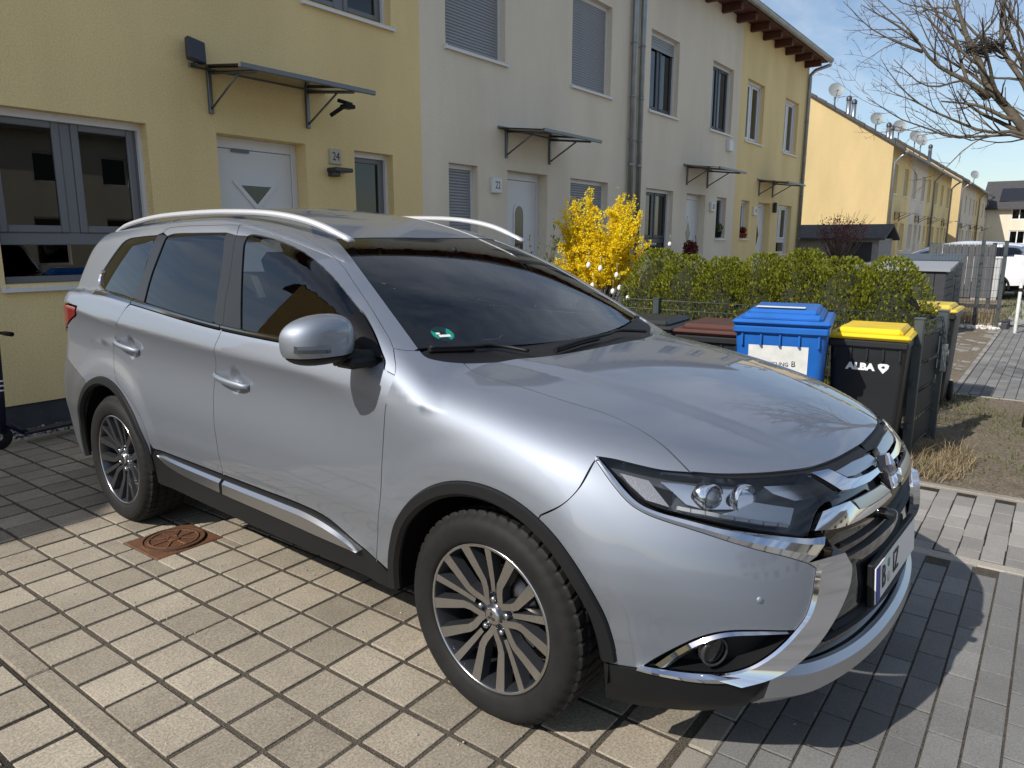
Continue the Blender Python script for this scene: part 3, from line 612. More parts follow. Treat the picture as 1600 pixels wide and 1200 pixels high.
# --- grille
gl=np.vstack([hf[::-1],cv('hl_top2',False)[:1],cv('hl_top2')[1:],cv('hl_in')[1:],cv('hl_in2')[1:],cv('leg_out')[1:-8],cv('skid_top')[1:],from_front([(-.2,.46),(-.1,.45),(-.004,.445)])])
gr_loop=np.vstack([gl,mir(gl)[::-1]])
gx=from_front([(-.004,.872),(-.15,.873),(-.30,.868),(-.37,.86),(-.40,.83),(-.385,.80),(-.43,.78),(-.47,.745),(-.43,.68),(-.43,.60),(-.50,.53),(-.60,.455),(-.64,.42),(-.55,.385),(-.40,.375),(-.2,.37),(-.004,.365)])
gx=np.vstack([spline(gx[:3]),spline(gx[2:8])[1:],spline(gx[7:13])[1:],spline(gx[12:])[1:]]); gx[0,0]=-.0005; gx[-1,0]=-.0005
GR=panel('grille',np.vstack([gx,mir(gx)[::-1]]),(0,1,0),GLOSSB,CAR,step=.025,inset=0,off=-.022,depth=.03)
_h2=cv('hl_top2'); _hs=np.vstack([hf,gx[(gx[:,2]>.86)],_h2[::-1][:]])
panel('bonnet_gap_shade',np.vstack([hf[::1],gx[:1],from_front([(-.15,.862),(-.30,.858)]),_h2[::-1]]),(.1,.75,-.65),SEAL,GR,True,step=.03,inset=0,off=-.010,depth=0)  # black filler standing in for the shaded gap under the bonnet edge
# horizontal bars of the lower intake
for i,zz in enumerate((.445,.47,.66,.695)):
    w_=(.50,.47,.40,.41)[i]
    A=from_front([(x,zz+.010) for x in np.linspace(-w_,w_,40)]); B=from_front([(x,zz-.008) for x in np.linspace(-w_,w_,40)])
    band('grille_slat',A,B,[(0,-.020),(.5,-.006),(1,-.020)],BLACKP,GR,False)
def poly_part(name,n,dirn,mat,parent,off,depth=.02,both=True,step=.02,sm=0):
    P=np.array(CURVES[n]); P=P.copy(); P[:,0]=np.minimum(P[:,0],-.012)
    P=np.vstack([spline(np.vstack([P[i],P[(i+1)%len(P)]]),.01)[:-1] for i in range(len(P))])
    return panel(name,P,dirn,mat,parent,both,step=step,inset=0,off=off,depth=depth)
poly_part('chrome_bar','bar1',(.25,1,-.2),CHROME,GR,.010,.022)
poly_part('bar_insert','bar1s',(.25,1,-.3),SATIN,GR,.006,.02)
poly_part('chrome_bar','bar2',(.25,1,0),CHROME,GR,.010,.022)
poly_part('bar_insert','bar2s',(.25,1,0),SATIN,GR,.013,.012)
# badge: three rhombs
def rhomb(ang,c,R,w):
    u=np.array([math.sin(ang),math.cos(ang)]); v=np.array([u[1],-u[0]])
    return [tuple(c),tuple(c+u*R*.5+v*w),tuple(c+u*R),tuple(c+u*R*.5-v*w)]
EMB=from_front([(0,.812)])[0]
tilt=.40
mb=MB()
for k in range(3):
    pts=rhomb(2*math.pi*k/3,np.zeros(2),.066,.0195)
    ctr=np.mean(pts,axis=0)
    V=[(x,-.010,z) for x,z in pts]+[(ctr[0],-.017,ctr[1])]+[(x,.02,z) for x,z in pts]
    mb.add(V,[(0,1,4),(1,2,4),(2,3,4),(3,0,4)]+[(i,(i+1)%4,5+(i+1)%4,5+i) for i in range(4)])
mb.build('badge',CHROME,GR,loc=(0,EMB[1]-.018,EMB[2]-.003),rot=(-tilt,0,0))
mb=MB(); mb.prism([(-.066,-.040),(.066,-.040),(.046,.03),(.016,.064),(-.016,.064),(-.046,.03)],.004,.03,'y'); mb.build('badge_base',GLOSSB,GR,loc=(0,EMB[1]-.022,EMB[2]),rot=(-tilt,0,0))
c=np.array(CURVES['cam'][0]); c[0]=-.09
cc=from_front([(-.115,.715)])[0]
mb=MB(); mb.lathe([(0,-.030),(.011,-.030),(.016,-.024),(.018,0),(.018,.03)],20,'y'); mb.build('front_camera',GLOSSB,GR,loc=tuple(cc))
# skid plate
sk_t=np.vstack([cv('skid_top'),from_front([(-.2,.485),(-.1,.49),(-.0005,.492)])]) if False else spline(from_front([(-.66,.415),(-.59,.405),(-.50,.395),(-.38,.385),(-.25,.378),(-.12,.375),(-.0005,.374)]))
sk_b=spline(from_front([(-.665,.29),(-.60,.292),(-.50,.298),(-.38,.305),(-.25,.31),(-.12,.312),(-.0005,.312)]))
band('skid_plate',np.vstack([sk_t,mir(sk_t)[::-1][1:]]),np.vstack([sk_b,mir(sk_b)[::-1][1:]]),[(0,-.004),(.15,.016),(.55,.030),(.9,.012),(1,-.01)],SATIN,BUM[0],False)
# number plate
pc=from_front([(0,.535)])[0]
mb=MB(); mb.box(-.268,.268,-.008,.012,-.066,.066,bev=.004); PH=mb.build('plate_holder',BLACKP,GR,loc=(0,pc[1]+.020,.535),rot=(-.07,0,0))
mb=MB(); mb.box(-.26,.26,-.004,.0,-.055,.055,bev=.001); PL=mb.build('number_plate',plain('plate_white',(.72,.72,.71),.35),GR,loc=(0,pc[1]+.0115,.535),rot=(-.07,0,0))
mb=MB(); mb.box(-.258,-.216,-.0015,.0005,-.053,.053); mb.build('plate_blue_band',plain('plate_blue',(.01,.03,.25),.4),PL,loc=(0,-.0045,0))
def text(name,s,size,mat,parent,loc,rot,ext=.0008,align='CENTER',sx=1,bold=0):
    cu=bpy.data.curves.new(name,'FONT'); cu.body=s; cu.size=size; cu.extrude=ext; cu.align_x=align; cu.align_y='CENTER'; cu.resolution_u=3; cu.offset=bold
    t=bpy.data.objects.new(name,cu); COL.objects.link(t); bpy.context.view_layer.update()
    me=bpy.data.meshes.new_from_object(t.evaluated_get(bpy.context.evaluated_depsgraph_get())); bpy.data.objects.remove(t); bpy.data.curves.remove(cu)
    o=obj(name,me,None,parent,loc,rot); me.materials.clear(); me.materials.append(mat); o.scale=(sx,1,1); return o
INK=plain('print_black',(.01,.01,.011),.5)
text('plate_letters','B',.098,INK,PL,(-.17,-.0055,0),(math.pi/2,0,0),sx=.85)
text('plate_letters','IZ',.098,INK,PL,(-.02,-.0055,0),(math.pi/2,0,0),sx=.85)
mb=MB(); mb.lathe([(0,-.001),(.017,-.001),(.017,.0005)],20,'y'); mb.build('plate_seal',plain('seal_grey',(.45,.45,.40),.4),PL,loc=(-.108,-.0045,-.02))
mb=MB(); mb.lathe([(0,-.001),(.014,-.001),(.014,.0005)],20,'y'); mb.build('plate_seal',plain('seal_green',(.1,.3,.2),.4),PL,loc=(-.108,-.0045,.026))
# --- headlights
hlo=np.vstack([cv('hl_top'),cv('hl_top2')[1:],cv('hl_in')[1:],cv('hl_in2')[1:],cv('hl_bot')[1:-1]])
hd=(1,1,-.15)
HLH=panel('headlight',hlo,hd,plain('lamp_housing',(.075,.078,.085),.22,.3,.5),CAR,True,step=.02,inset=.003,noff=-.045,depth=-.043)
panel('lens',hlo,hd,LENS,HLH,True,step=.02,inset=.002,off=0,depth=.006)
REFL=plain('lamp_reflector',(.88,.88,.90),.13,1)
TRAY=plain('lamp_tray_grey',(.72,.73,.75),.35,.3)
def lampbit(name,n,mat,off,depth=.02):
    P=np.array(CURVES[n]); P=np.vstack([spline(np.vstack([P[i],P[(i+1)%len(P)]]),.008)[:-1] for i in range(len(P))])
    return panel(name,P,hd,mat,HLH,True,step=.015,inset=0,noff=off,depth=depth)
TURN=plain('turn_signal_grey',(.30,.29,.31),.25,.3,bump=.6,bscale=220,bdist=.002)
lampbit('turn_signal','hl_turn',TURN,-.022)
lampbit('reflector_frame','hl_frame',REFL,-.034,.006)
lampbit('lamp_tray','hl_tray',TRAY,-.024)
lampbit('high_beam','hl_hi',REFL,-.026)
for s,ph in ((1,HLH[0]),(-1,HLH[1])):
    mx=np.array([s,1,1])
    P=np.array(CURVES['hl_drl'])
    for i in range(len(P)-1):
        a_=P[i]+(P[i+1]-P[i])*.04; b_=P[i]+(P[i+1]-P[i])*.92; n=grad(body,a_[None])[0]
        V=[];
        for q in (a_,b_):
            for dz in (.004,.015):
                for o_ in (-.014,-.030): V.append((q+np.array([0,0,dz])+n*o_)*mx)
        F=[(0,1,3,2),(4,6,7,5),(0,4,5,1),(2,3,7,6),(0,2,6,4),(1,5,7,3)]
        mb=MB(); mb.add(V,F); mb.build('daytime_light',TRAY,ph)
    c=np.array(CURVES['hl_proj'][0]); n=grad(body,c[None])[0]
    c2=(c-n*.030)*mx
    fd=mathutils.Vector((-.25*s,-1,0)).to_track_quat('Z','Y').to_euler()
    mb=MB(); mb.lathe([(.0,.026),(.018,.022),(.028,.012),(.032,0)],28,'z'); mb.build('projector_lens',plain('projector_glass',(.20,.22,.25),.04,.6,coat=1),ph,loc=tuple(c2),rot=fd)
    mb=MB(); mb.lathe([(.032,-.03),(.034,.008),(.040,.010),(.042,-.03)],28,'z'); mb.build('projector_ring',REFL,ph,loc=tuple(c2),rot=fd)
    c=np.array(CURVES['hl_proj2'][0]); n=grad(body,c[None])[0]; c3=(c-n*.036)*mx
    mb=MB(); mb.lathe([(.008,-.03),(.022,-.016),(.034,.004),(.040,.022),(.042,.022),(.042,.0)],28,'z'); mb.build('reflector_bowl',REFL,ph,loc=tuple(c3),rot=fd)
# --- doors (below the belt), B pillar gap
SB=.515
def dbelt(y): return 1.142+0*y
bl=cv('belt',step=.01)
def belt_between(y0,y1,n=40,dz=0):
    ys=np.linspace(y0,y1,n); zs=hood_z(np.zeros(n),ys)-.012+dz
    return from_side(list(zip(ys,zs)),lower)
bgp=cv('b_gap'); cgp=cv('c_gap')
yB=bgp[0,1]; yC=cgp[0,1]; yF=.47
fd_bot=from_side([(1.52,SB),(1.2,SB),(.95,SB),(.78,.50),(.62,.445),(.505,.41)],lower)
fdo=np.vstack([belt_between(yF-.01,yB-.002),bgp[1:],spline(fd_bot)[1:],fgap[fgap[:,2]<1.088][::-1]])
FDO=panel('front_door',fdo,side,PAINT,CAR,True,F=lower,step=.0135)
rd_bot=from_side([(2.175,SB),(1.9,SB),(1.525,SB)],lower)
cgq=cgp[cgp[:,2]<cgp[0,2]-.022][:-1]; rdo=np.vstack([belt_between(yB+.004,yC-.004),cgq,spline(rd_bot)[1:],bgp[::-1][1:]])
RDO=panel('rear_door',rdo,side,PAINT,CAR,True,F=lower,step=.0135)
# sill and garnish
sl=np.vstack([spline(from_side([(.50,.40),(.62,.437),(.78,.492),(.95,.507),(1.2,.507),(1.9,.507),(2.165,.507)],lower)),arc(RA,AR,166,184,6,lower),spline(from_side([(2.16,.325),(1.5,.315),(.9,.315),(.44,.312)],lower)),arc(FA,AR,-6,2,4,lower)])
SILL=panel('sill',sl,side,BLACKP,CAR,True,F=lower,step=.03,off=-.004,depth=.05)
g1=spline(from_side([(2.10,.497),(1.9,.492),(1.53,.489),(1.1,.489),(.90,.486),(.74,.462),(.60,.418)],lower)); g2=spline(from_side([(2.10,.495),(2.05,.465),(1.92,.437),(1.54,.418),(1.1,.410),(.82,.405),(.60,.415)],lower))
i1=np.argmin(abs(g1[:,1]-1.53)); i2=np.argmin(abs(g2[:,1]-1.53))
pf=[(0,.004),(.18,.018),(.8,.022),(1,.004)]
band('door_garnish',g1[:i1],g2[:i2],pf,SATIN,RDO,F=lower); band('door_garnish',g1[i1+1:],g2[i2+1:],pf,SATIN,FDO,F=lower)
# --- rear quarter with D pillar
cgu=cv('c_gap_up'); qg=cv('quarter')
rear_edge=from_back([(-.60,1.50),(-.66,1.42),(-.70,1.32),(-.73,1.22),(-.74,1.15)])
roofe=from_top([(-.555,y) for y in np.linspace(2.36,3.16,20)])
tl=cv('tail'); rb=np.vstack([from_back([(-.80,.985)]),from_side([(3.22,.94)]),cv('rbump')])
c_top=cgu[0]
qo=np.vstack([[c_top],roofe[1:],rear_edge,from_back([(-.78,1.155),(-.80,1.17)]),tl[:1]+np.array([[0,.0,.008]]),tl,rb[1:],arc(RA,AR,58,166),cgp[::-1][1:],qg[::-1][1:]])
qd=np.array((1,-.55,-.25))
QP=panel('quarter_panel',qo,qd,PAINT,CAR,True,step=.024)
# --- upper door frames, pillars, cant rail
seam=cv('seam'); bgu=cv('b_gap_up')
iB=int(np.argmin(np.linalg.norm(seam-bgu[0],axis=1)))
gf=cv('glass_f'); sail=cv('sail')
gfb=spline(CURVES['glass_f'][:2]); gft=spline(CURVES['glass_f'][1:])
gd=(1,0,-.25)
ffr=np.vstack([seam[iB+1:],fgap[1:][fgap[1:][:,2]>1.088],sail[::-1],gft[::-1],bgu[bgu[:,2]<1.545][:1],bgu[:1]])
panel('window_frame',ffr,gd,PAINT,FDO,True,step=.018,off=-.002,depth=.012)
gtop=cv('glass_r_top')
rfr=np.vstack([seam[:iB],bgu[:1],bgu[bgu[:,2]<1.545][:1],gtop[::-1]])
panel('window_frame',rfr,gd,PAINT,RDO,True,step=.018,off=-.002,depth=.012)
# cant rail / A pillar outside the door seam
wside=cv('ws_side')
inner=np.vstack([from_top([(-.555,y) for y in np.linspace(2.36,1.30,30)]),from_top([(-.535,1.24),(-.512,1.19)]),wside])
cr_=np.vstack([inner,cv('apillar_seam',True)[1:-1],seam[::-1]])
panel('roof_side',cr_,(1,0,-1.1),PAINT,CAR,True,step=.02,inset=.001)
# roof skin
rx=[(-.553,y) for y in np.linspace(3.16,1.30,50)]
rfo=np.vstack([from_top(rx),from_top([(-.533,1.24),(-.510,1.19)]),wt[:]+np.array([[0,.006,.0]])])
rend=from_top([(x,3.245-.10*x*x) for x in np.linspace(0,-.553,20)][1:])
rfo=np.vstack([rend,rfo]); rfo=rfo[rfo[:,0]<-.0005]
ROOF=panel('roof',np.vstack([rfo,mir(rfo)[::-1]]),(0,0,-1),PAINT,CAR,step=.035,inset=.001,depth=.02)
# side glass
gb_=lambda y0,y1,n=20,dz=.006:from_side([(y,hood_z(0.,np.array([y]))[0]+dz) for y in np.linspace(y0,y1,n)],green)
gfl=np.vstack([gfb,gft[1:],from_side([(.70,1.16)],green),gb_(.70,1.36)])
FW=panel('door_window',gfl,side,FRG,FDO,True,F=green,step=.03,inset=0,off=-.008,depth=.004)
grf=cv('glass_r_front'); grr=cv('glass_r_rear')
grl=np.vstack([grr,gtop[1:],grf[1:],gb_(grf[-1,1],grr[0,1])[1:-1]])
RW=panel('door_window',grl,side,PRG,RDO,True,F=green,step=.03,inset=0,off=-.008,depth=.004)
QW=panel('quarter_window',np.vstack([qg]),side,PRG,QP,True,F=green,step=.03,inset=.004,off=-.005,depth=.006)
qgo=inset_keep=None
band('quarter_window_trim',qg[len(qg)//2:],qg[len(qg)//2:]+(qg.mean(0)-qg[len(qg)//2:])*np.array([0,.055,.075]),[(0,.003),(.5,.008),(1,.001)],CHROME,QP,F=green)
# B and C pillar films
zT=1.545
bgu2=bgu[bgu[:,2]<zT]; cgu2=cgu[cgu[:,2]<zT+.012]
bp_=np.vstack([grf,gb_(grf[-1,1],gfb[0,1],8)[1:-1],gfb,bgu[:1]+np.array([[0,0,-.012]])])
panel('b_pillar_trim',np.vstack([grf[:, :],gb_(grf[-1,1],bgu[-1,1]+.003,5)[1:],bgu2[::-1][1:]]),side,PILLAR,RDO,True,F=green,step=.03,inset=.001,off=-.003,depth=.01)
panel('b_pillar_trim',np.vstack([bgu2,gb_(bgu[-1,1]-.003,gfb[0,1],5)[:-1],gfb]),side,PILLAR,FDO,True,F=green,step=.03,inset=.001,off=-.003,depth=.01)
panel('c_pillar_trim',np.vstack([cgu2,gb_(cgu[-1,1],grr[0,1],4)[1:-1],grr]),side,PILLAR,RDO,True,F=green,step=.02,inset=.001,off=-.003,depth=.01)
cpl=np.vstack([qg[:1],qg[-1:],gb_(qg[-1,1]-.01,cgu[-1,1],4),cgu2[::-1]])
panel('c_pillar_trim',cpl,side,PILLAR,QP,True,F=green,step=.02,inset=.001,off=-.004,depth=.01)
# sail panel
sl_=np.vstack([sail,cv('sail_lo')[1:],from_side([(.70,1.15)],green)[:1]])
SAIL=panel('mirror_sail',np.vstack([sail,from_side([(.47,1.135),(.56,1.14),(.70,1.15)],green)]),side,plain('sail_black',(.007,.007,.008),.4,0,.12),FDO,True,F=green,step=.02,inset=.001,off=.001,depth=.01)
# belt mouldings
def beltband(y0,y1,par):
    n=max(8,int(abs(y1-y0)/.02)); ys=np.linspace(y0,y1,n); A=from_side([(y,z) for y,z in zip(ys,hood_z(np.zeros(n),ys)+.010)],green); B=from_side([(y,z) for y,z in zip(ys,hood_z(np.zeros(n),ys)-.010)],lower)
    band('belt_moulding',A,B,[(0,.004),(.35,.012),(.7,.010),(1,.003)],plain('dark_chrome_trim',(.30,.30,.31),.15,1),par)
beltband(.56,yB-.004,FDO); beltband(yB+.004,yC-.004,RDO); beltband(yC+.004,2.80,QP)
# --- roof rails
for s in (1,-1):
    path=spline([(-.595,3.04,1.572),(-.600,2.92,1.602),(-.605,2.6,1.640),(-.61,2.2,1.655),(-.605,1.8,1.655),(-.59,1.45,1.637),(-.575,1.22,1.600),(-.56,1.06,1.550),(-.555,1.0,1.528)],.04)
    n=len(path); V=[];F=[]
    for i,q in enumerate(path):
        w_=.016; h=.015 if 2<i<n-3 else .012; low=q[2]-roof_z(np.array([q[0]]),np.array([q[1]]))[0]
        t=i/(n-1); foot=max(sstep(t,.14,.0),sstep(t,.84,.97)); bot=max(h*.9,(low-.03)*.2*(1-foot)+foot*(low+.004))
        ring_=[(-w_,-bot),(-w_*1.05,-h*.2),(-w_*.6,h*.55),(0,h*.75),(w_*.6,h*.55),(w_*1.05,-h*.2),(w_,-bot)]
        for dx,dz in ring_: V.append(((q[0]+dx)*s,q[1],q[2]+dz))
    m=7
    for i in range(n-1):
        for k in range(m):
            F.append((i*m+k,i*m+(k+1)%m,(i+1)*m+(k+1)%m,(i+1)*m+k))
    F+=[tuple(range(m)),tuple((n-1)*m+k for k in range(m))]
    mb=MB(); mb.add(V,F,0,True); mb.build('roof_rail',plain('rail_silver',(.66,.66,.67),.40,.6),CAR)
# --- door handles with their cups
for (P0,P1),par in ((CURVES['handle_f'],FDO),(CURVES['handle_r'],RDO)):
    P0=np.array(P0);P1=np.array(P1); 
    for s,pp in ((1,par[0]),(-1,par[1])):
        mx=np.array([s,1,1]); V=[];F=[]
        n=14
        for i in range(n):
            t=i/(n-1); c=P0+(P1-P0)*t; g=np.array([-.995,0,.06]); lift=.006+.030*math.sin(math.pi*min(max(t,.0),1))**.6
            hh_=.0145 if 1<i<n-2 else .011
            for a_ in np.linspace(0,2*math.pi,10,endpoint=False):
                V.append((c+g*(lift+.010*math.cos(a_))+np.array([0,0,1.])*hh_*math.sin(a_))*mx)
        for i in range(n-1):
            for k in range(10): F.append((i*10+k,i*10+(k+1)%10,(i+1)*10+(k+1)%10,(i+1)*10+k))
        F+=[tuple(range(10)),tuple((n-1)*10+k for k in range(10))]
        mb=MB(); mb.add(V,F,0,True); mb.build('door_handle',PAINT,pp)
# --- door mirrors
def mirror_housing(s,par):
    C0=np.array([-1.03,.585,1.205]); V=[];F=[];Mi=[]
    nu,nv=40,26
    for i in range(nu):
        a_=2*math.pi*i/nu
        for j in range(nv):
            b_=math.pi*j/(nv-1)
            ca,sa=math.cos(a_),math.sin(a_)
            e=.62
            se=lambda v,p_:math.copysign(abs(v)**p_,v)
            # superellipsoid: wide in x, tall in z, shallow in y (flat glass side to the rear)
            y=-math.cos(b_); rr=math.sin(b_)**.50
            x=se(ca,.66)*rr*.132; z=se(sa,.72)*rr*.082
            yy=(y*.082 if y<0 else y*.040)
            z*=(1.04-.22*max(0,-x/.132)**1.5) if z>0 else 1.0
            yy+=.035*(x/-.128)**2*.6            # sweeps back towards the tip
            V.append(C0+np.array([x,yy,z]))
    for i in range(nu):
        for j in range(nv-1):
            F.append((i*nv+j,i*nv+j+1,((i+1)%nu)*nv+j+1,((i+1)%nu)*nv+j))
    V=np.array(V)*np.array([s,1,1])
    zl=C0[2]-.050
    def shell(nm,mat,co_,no_,sc_,pr_):
        me=mesh(nm,(V-C0*np.array([s,1,1]))*sc_+C0*np.array([s,1,1]),F,True); bm=bmesh.new(); bm.from_mesh(me); bmesh.ops.remove_doubles(bm,verts=bm.verts,dist=1e-5)
        bmesh.ops.bisect_plane(bm,geom=bm.verts[:]+bm.edges[:]+bm.faces[:],plane_co=co_,plane_no=no_,clear_outer=True); bmesh.ops.recalc_face_normals(bm,faces=bm.faces)
        for f in bm.faces: f.smooth=True
        bm.to_mesh(me); bm.free(); return obj(nm,me,mat,pr_)
    zl=C0[2]-.047
    h=shell('door_mirror',PAINT,(0,0,zl),(0,0,-1),1.0,par)
    shell('mirror_lower_cover',BLACKP,(0,0,zl-.004),(0,0,1),.985,h)
    pts=[(math.copysign(abs(math.cos(t))**.8,math.cos(t))*.118,math.copysign(abs(math.sin(t))**.8,math.sin(t))*.066) for t in np.linspace(0,2*math.pi,40,endpoint=False)]
    mb=MB(); mb.prism(pts,.036,.046,'y'); mb.build('mirror_glass',CHROME,h,loc=tuple(C0*np.array([s,1,1])))
    # indicator strip let into the front
    mb=MB(); P=[]
    for t in np.linspace(0,1,12):
        x=-.118+.095*t; P.append((x,-.046-.038*math.sqrt(max(0,1-(x/.135)**2))+.03*(x/.128)**2,-.016-.004*t))
    V=[];F=[]
    for x,y,z in P:
        V+=[((C0[0]+x)*s,C0[1]+y-.008,C0[2]+z+.011),((C0[0]+x)*s,C0[1]+y-.011,C0[2]+z),((C0[0]+x)*s,C0[1]+y-.008,C0[2]+z-.012),((C0[0]+x)*s,C0[1]+y+.03,C0[2]+z-.012),((C0[0]+x)*s,C0[1]+y+.03,C0[2]+z+.011)]
    n=len(P)
    for i in range(n-1):
        for k in range(5): F.append((i*5+k,i*5+(k+1)%5,(i+1)*5+(k+1)%5,(i+1)*5+k))
    F+=[tuple(range(5)),tuple((n-1)*5+k for k in range(5))]
    mb.add(V,F); mb.build('turn_lamp',plain('smoked_lamp',(.10,.10,.11),.10,.5,coat=1),h)
    # stalk
    mb=MB(); mb.tube([(C0[0]*s+.05*s,C0[1]-.01,C0[2]-.062),(-.90*s,.545,1.135),(-.835*s,.53,1.125)],[.030,.028,.038],12); mb.box(min(-.97*s,-.85*s),max(-.97*s,-.85*s),.50,.60,1.105,1.140,bev=.012)
    mb.build('mirror_stalk',BLACKP,h)
    return h
mirror_housing(1,FDO[0]); _mh=mirror_housing(-1,FDO[1])
# the mirror on the far side is folded in against the window
_T=mathutils.Matrix.Translation; _mh.matrix_local=_T((.90,.68,0))@mathutils.Matrix.Rotation(math.radians(74),4,'Z')@_T((-.90,-.60,0))@_T((0,.0,-.06))
# --- tail lights, tailgate, rear bumper
tlo=np.vstack([cv('tail'),from_back([(-.82,.995),(-.74,1.00),(-.60,1.06),(-.50,1.10),(-.48,1.14),(-.62,1.16),(-.76,1.165)]),from_side([(3.10,1.172)])])
panel('tail_light',tlo,(1,-.8,0),plain('tail_lamp_red',(.23,.008,.010),.08,0,.5,coat=1),CAR,True,step=.03,off=.006,depth=.03)
rbo=np.vstack([cv('rbump')[::-1][:0],arc(RA,AR,58,-4,24)[:],from_side([(3.12,.30),(3.4,.26)]),from_back([(-.70,.26),(-.4,.25),(-.0005,.25)]),from_back([(-.0005,.70),(-.45,.70),(-.60,.75),(-.72,.93),(-.80,.985)]),from_side([(3.22,.94)]),cv('rbump')])
rbo[:,0]=np.minimum(rbo[:,0],-.0005)
RB=panel('rear_bumper',rbo,(1,-1,0),plain('bumper_grey',(.13,.135,.14),.4,.5),CAR,True,step=.03,inset=.001)
tg=np.vstack([from_back([(-.0005,1.12),(-.47,1.12),(-.50,1.09),(-.60,1.05),(-.73,.985),(-.70,.93),(-.58,.75),(-.44,.71),(-.0005,.71)])])
TG=panel('tailgate',np.vstack([tg,mir(tg)[::-1]]),(0,-1,0),PAINT,CAR,step=.04)
tw=from_back([(-.0005,1.50),(-.52,1.48),(-.60,1.44),(-.66,1.30),(-.68,1.16),(-.50,1.14),(-.0005,1.14)],green)
panel('rear_window',np.vstack([tw,mir(tw)[::-1]]),(0,-1,-.4),PRG,TG,F=green,step=.05,off=-.004)
mb=MB(); mb.prism([(3.15,1.585),(3.30,1.560),(3.38,1.520),(3.36,1.50),(3.22,1.51)],-.42,.42,'x'); mb.build('roof_spoiler',PAINT,TG)
mb=MB(); mb.box(-.26,.26,-.002,.004,-.055,.055); mb.build('number_plate',MATS['plate_white'],TG,loc=(0,from_back([(0,.87)])[0][1]+.006,.87))
# --- inner shell, wheel wells, floor
sh=np.vstack([from_side([(-.55,.86),(-.55,.30)],lower),arc(FA,.47,186,-4,40,lower),from_side([(.5,.33),(2.15,.33)],lower),arc(RA,.47,184,-2,40,lower),from_side([(3.4,.40),(3.4,1.10),(2.6,1.16),(1.5,1.10),(.6,1.06),(.2,.96),(-.2,.92)],lower)])
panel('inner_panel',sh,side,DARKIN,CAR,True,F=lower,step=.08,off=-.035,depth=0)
for c in (FA,RA):
    for s in (1,-1):
        mb=MB(); n=26; V=[];F=[]
        for i in range(n):
            a_=math.radians(-6+192*i/(n-1)); y=c[0]+.435*math.cos(a_); z=c[1]+.425*math.sin(a_)
            V+=[(-.872*s,y,z),(-.42*s,y,z)]
        for i in range(n-1): F.append((2*i,2*i+1,2*i+3,2*i+2))
        V.append((-.42*s,c[0],c[1])); F+=[(2*i+1,2*n,2*i+3) for i in range(n-1)]
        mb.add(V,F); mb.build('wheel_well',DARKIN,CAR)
        # black arch cladding
        A0=math.radians(176 if c is RA else 172)
        a0,a1=(-8,176) if c is RA else (-3,176)
        if s==1:
            A=arc(c,.456,a0,a1,50); B=arc(c,.408,a0,a1,50)
            band('arch_cladding',A,B,[(0,.003),(.10,.012),(.75,.014),(1,.0)],BLACKP,CAR)
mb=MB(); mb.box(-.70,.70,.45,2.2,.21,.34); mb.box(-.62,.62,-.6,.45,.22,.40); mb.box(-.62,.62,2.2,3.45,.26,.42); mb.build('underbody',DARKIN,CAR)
# --- wheels
def tyre_mesh():
    R=.3505; prof=[(.246,-.010),(.250,.004),(.262,.010),(.285,.0175),(.305,.0185),(.322,.013),(.334,.0015),(.3415,-.012)]
    inner=[(.3415,-.205),(.334,-.218),(.305,-.228),(.262,-.222),(.246,-.21)]
    na=250; tread=[-.018,-.046,-.050,-.056,-.060,-.094,-.098,-.104,-.108,-.142,-.146,-.152,-.156,-.195]
    rows=[]
    for r,h in prof: rows.append((r,h,0))
    for j,h in enumerate(tread): rows.append((R if not(2<=j<=3 or 6<=j<=7 or 10<=j<=11) else R-.007,h,1))
    for r,h in inner: rows.append((r,h,0))
    V=[];F=[]
    for ri,(r,h,t) in enumerate(rows):
        for k in range(na):
            a_=2*math.pi*k/na; rr=r; aa=a_
            if t or ri==7 or ri==6:
                ph=(k+int(abs(h)*110))%5
                if ph==0: rr-=.0060 if t else .0040
                aa+=.010*math.sin(abs(h)*60)
            V.append((h,rr*math.cos(aa),rr*math.sin(aa)))
    for i in range(len(rows)-1):
        for k in range(na): F.append((i*na+k,(i+1)*na+k,(i+1)*na+(k+1)%na,i*na+(k+1)%na))
    me=mesh('tyre',V,F,False)
    sm=[]
    for f in me.polygons:
        sm.append(f.index//na<7 or f.index//na>len(rows)-6)
    me.polygons.foreach_set('use_smooth',sm); me.materials.append(RUBBER); return me
RIMF=plain('rim_machined',(.52,.52,.53),.22,1); RIMD=plain('rim_gunmetal',(.055,.058,.066),.30,.6,coat=.5)
NUT=plain('nut_chrome',(.45,.45,.46),.2,1)
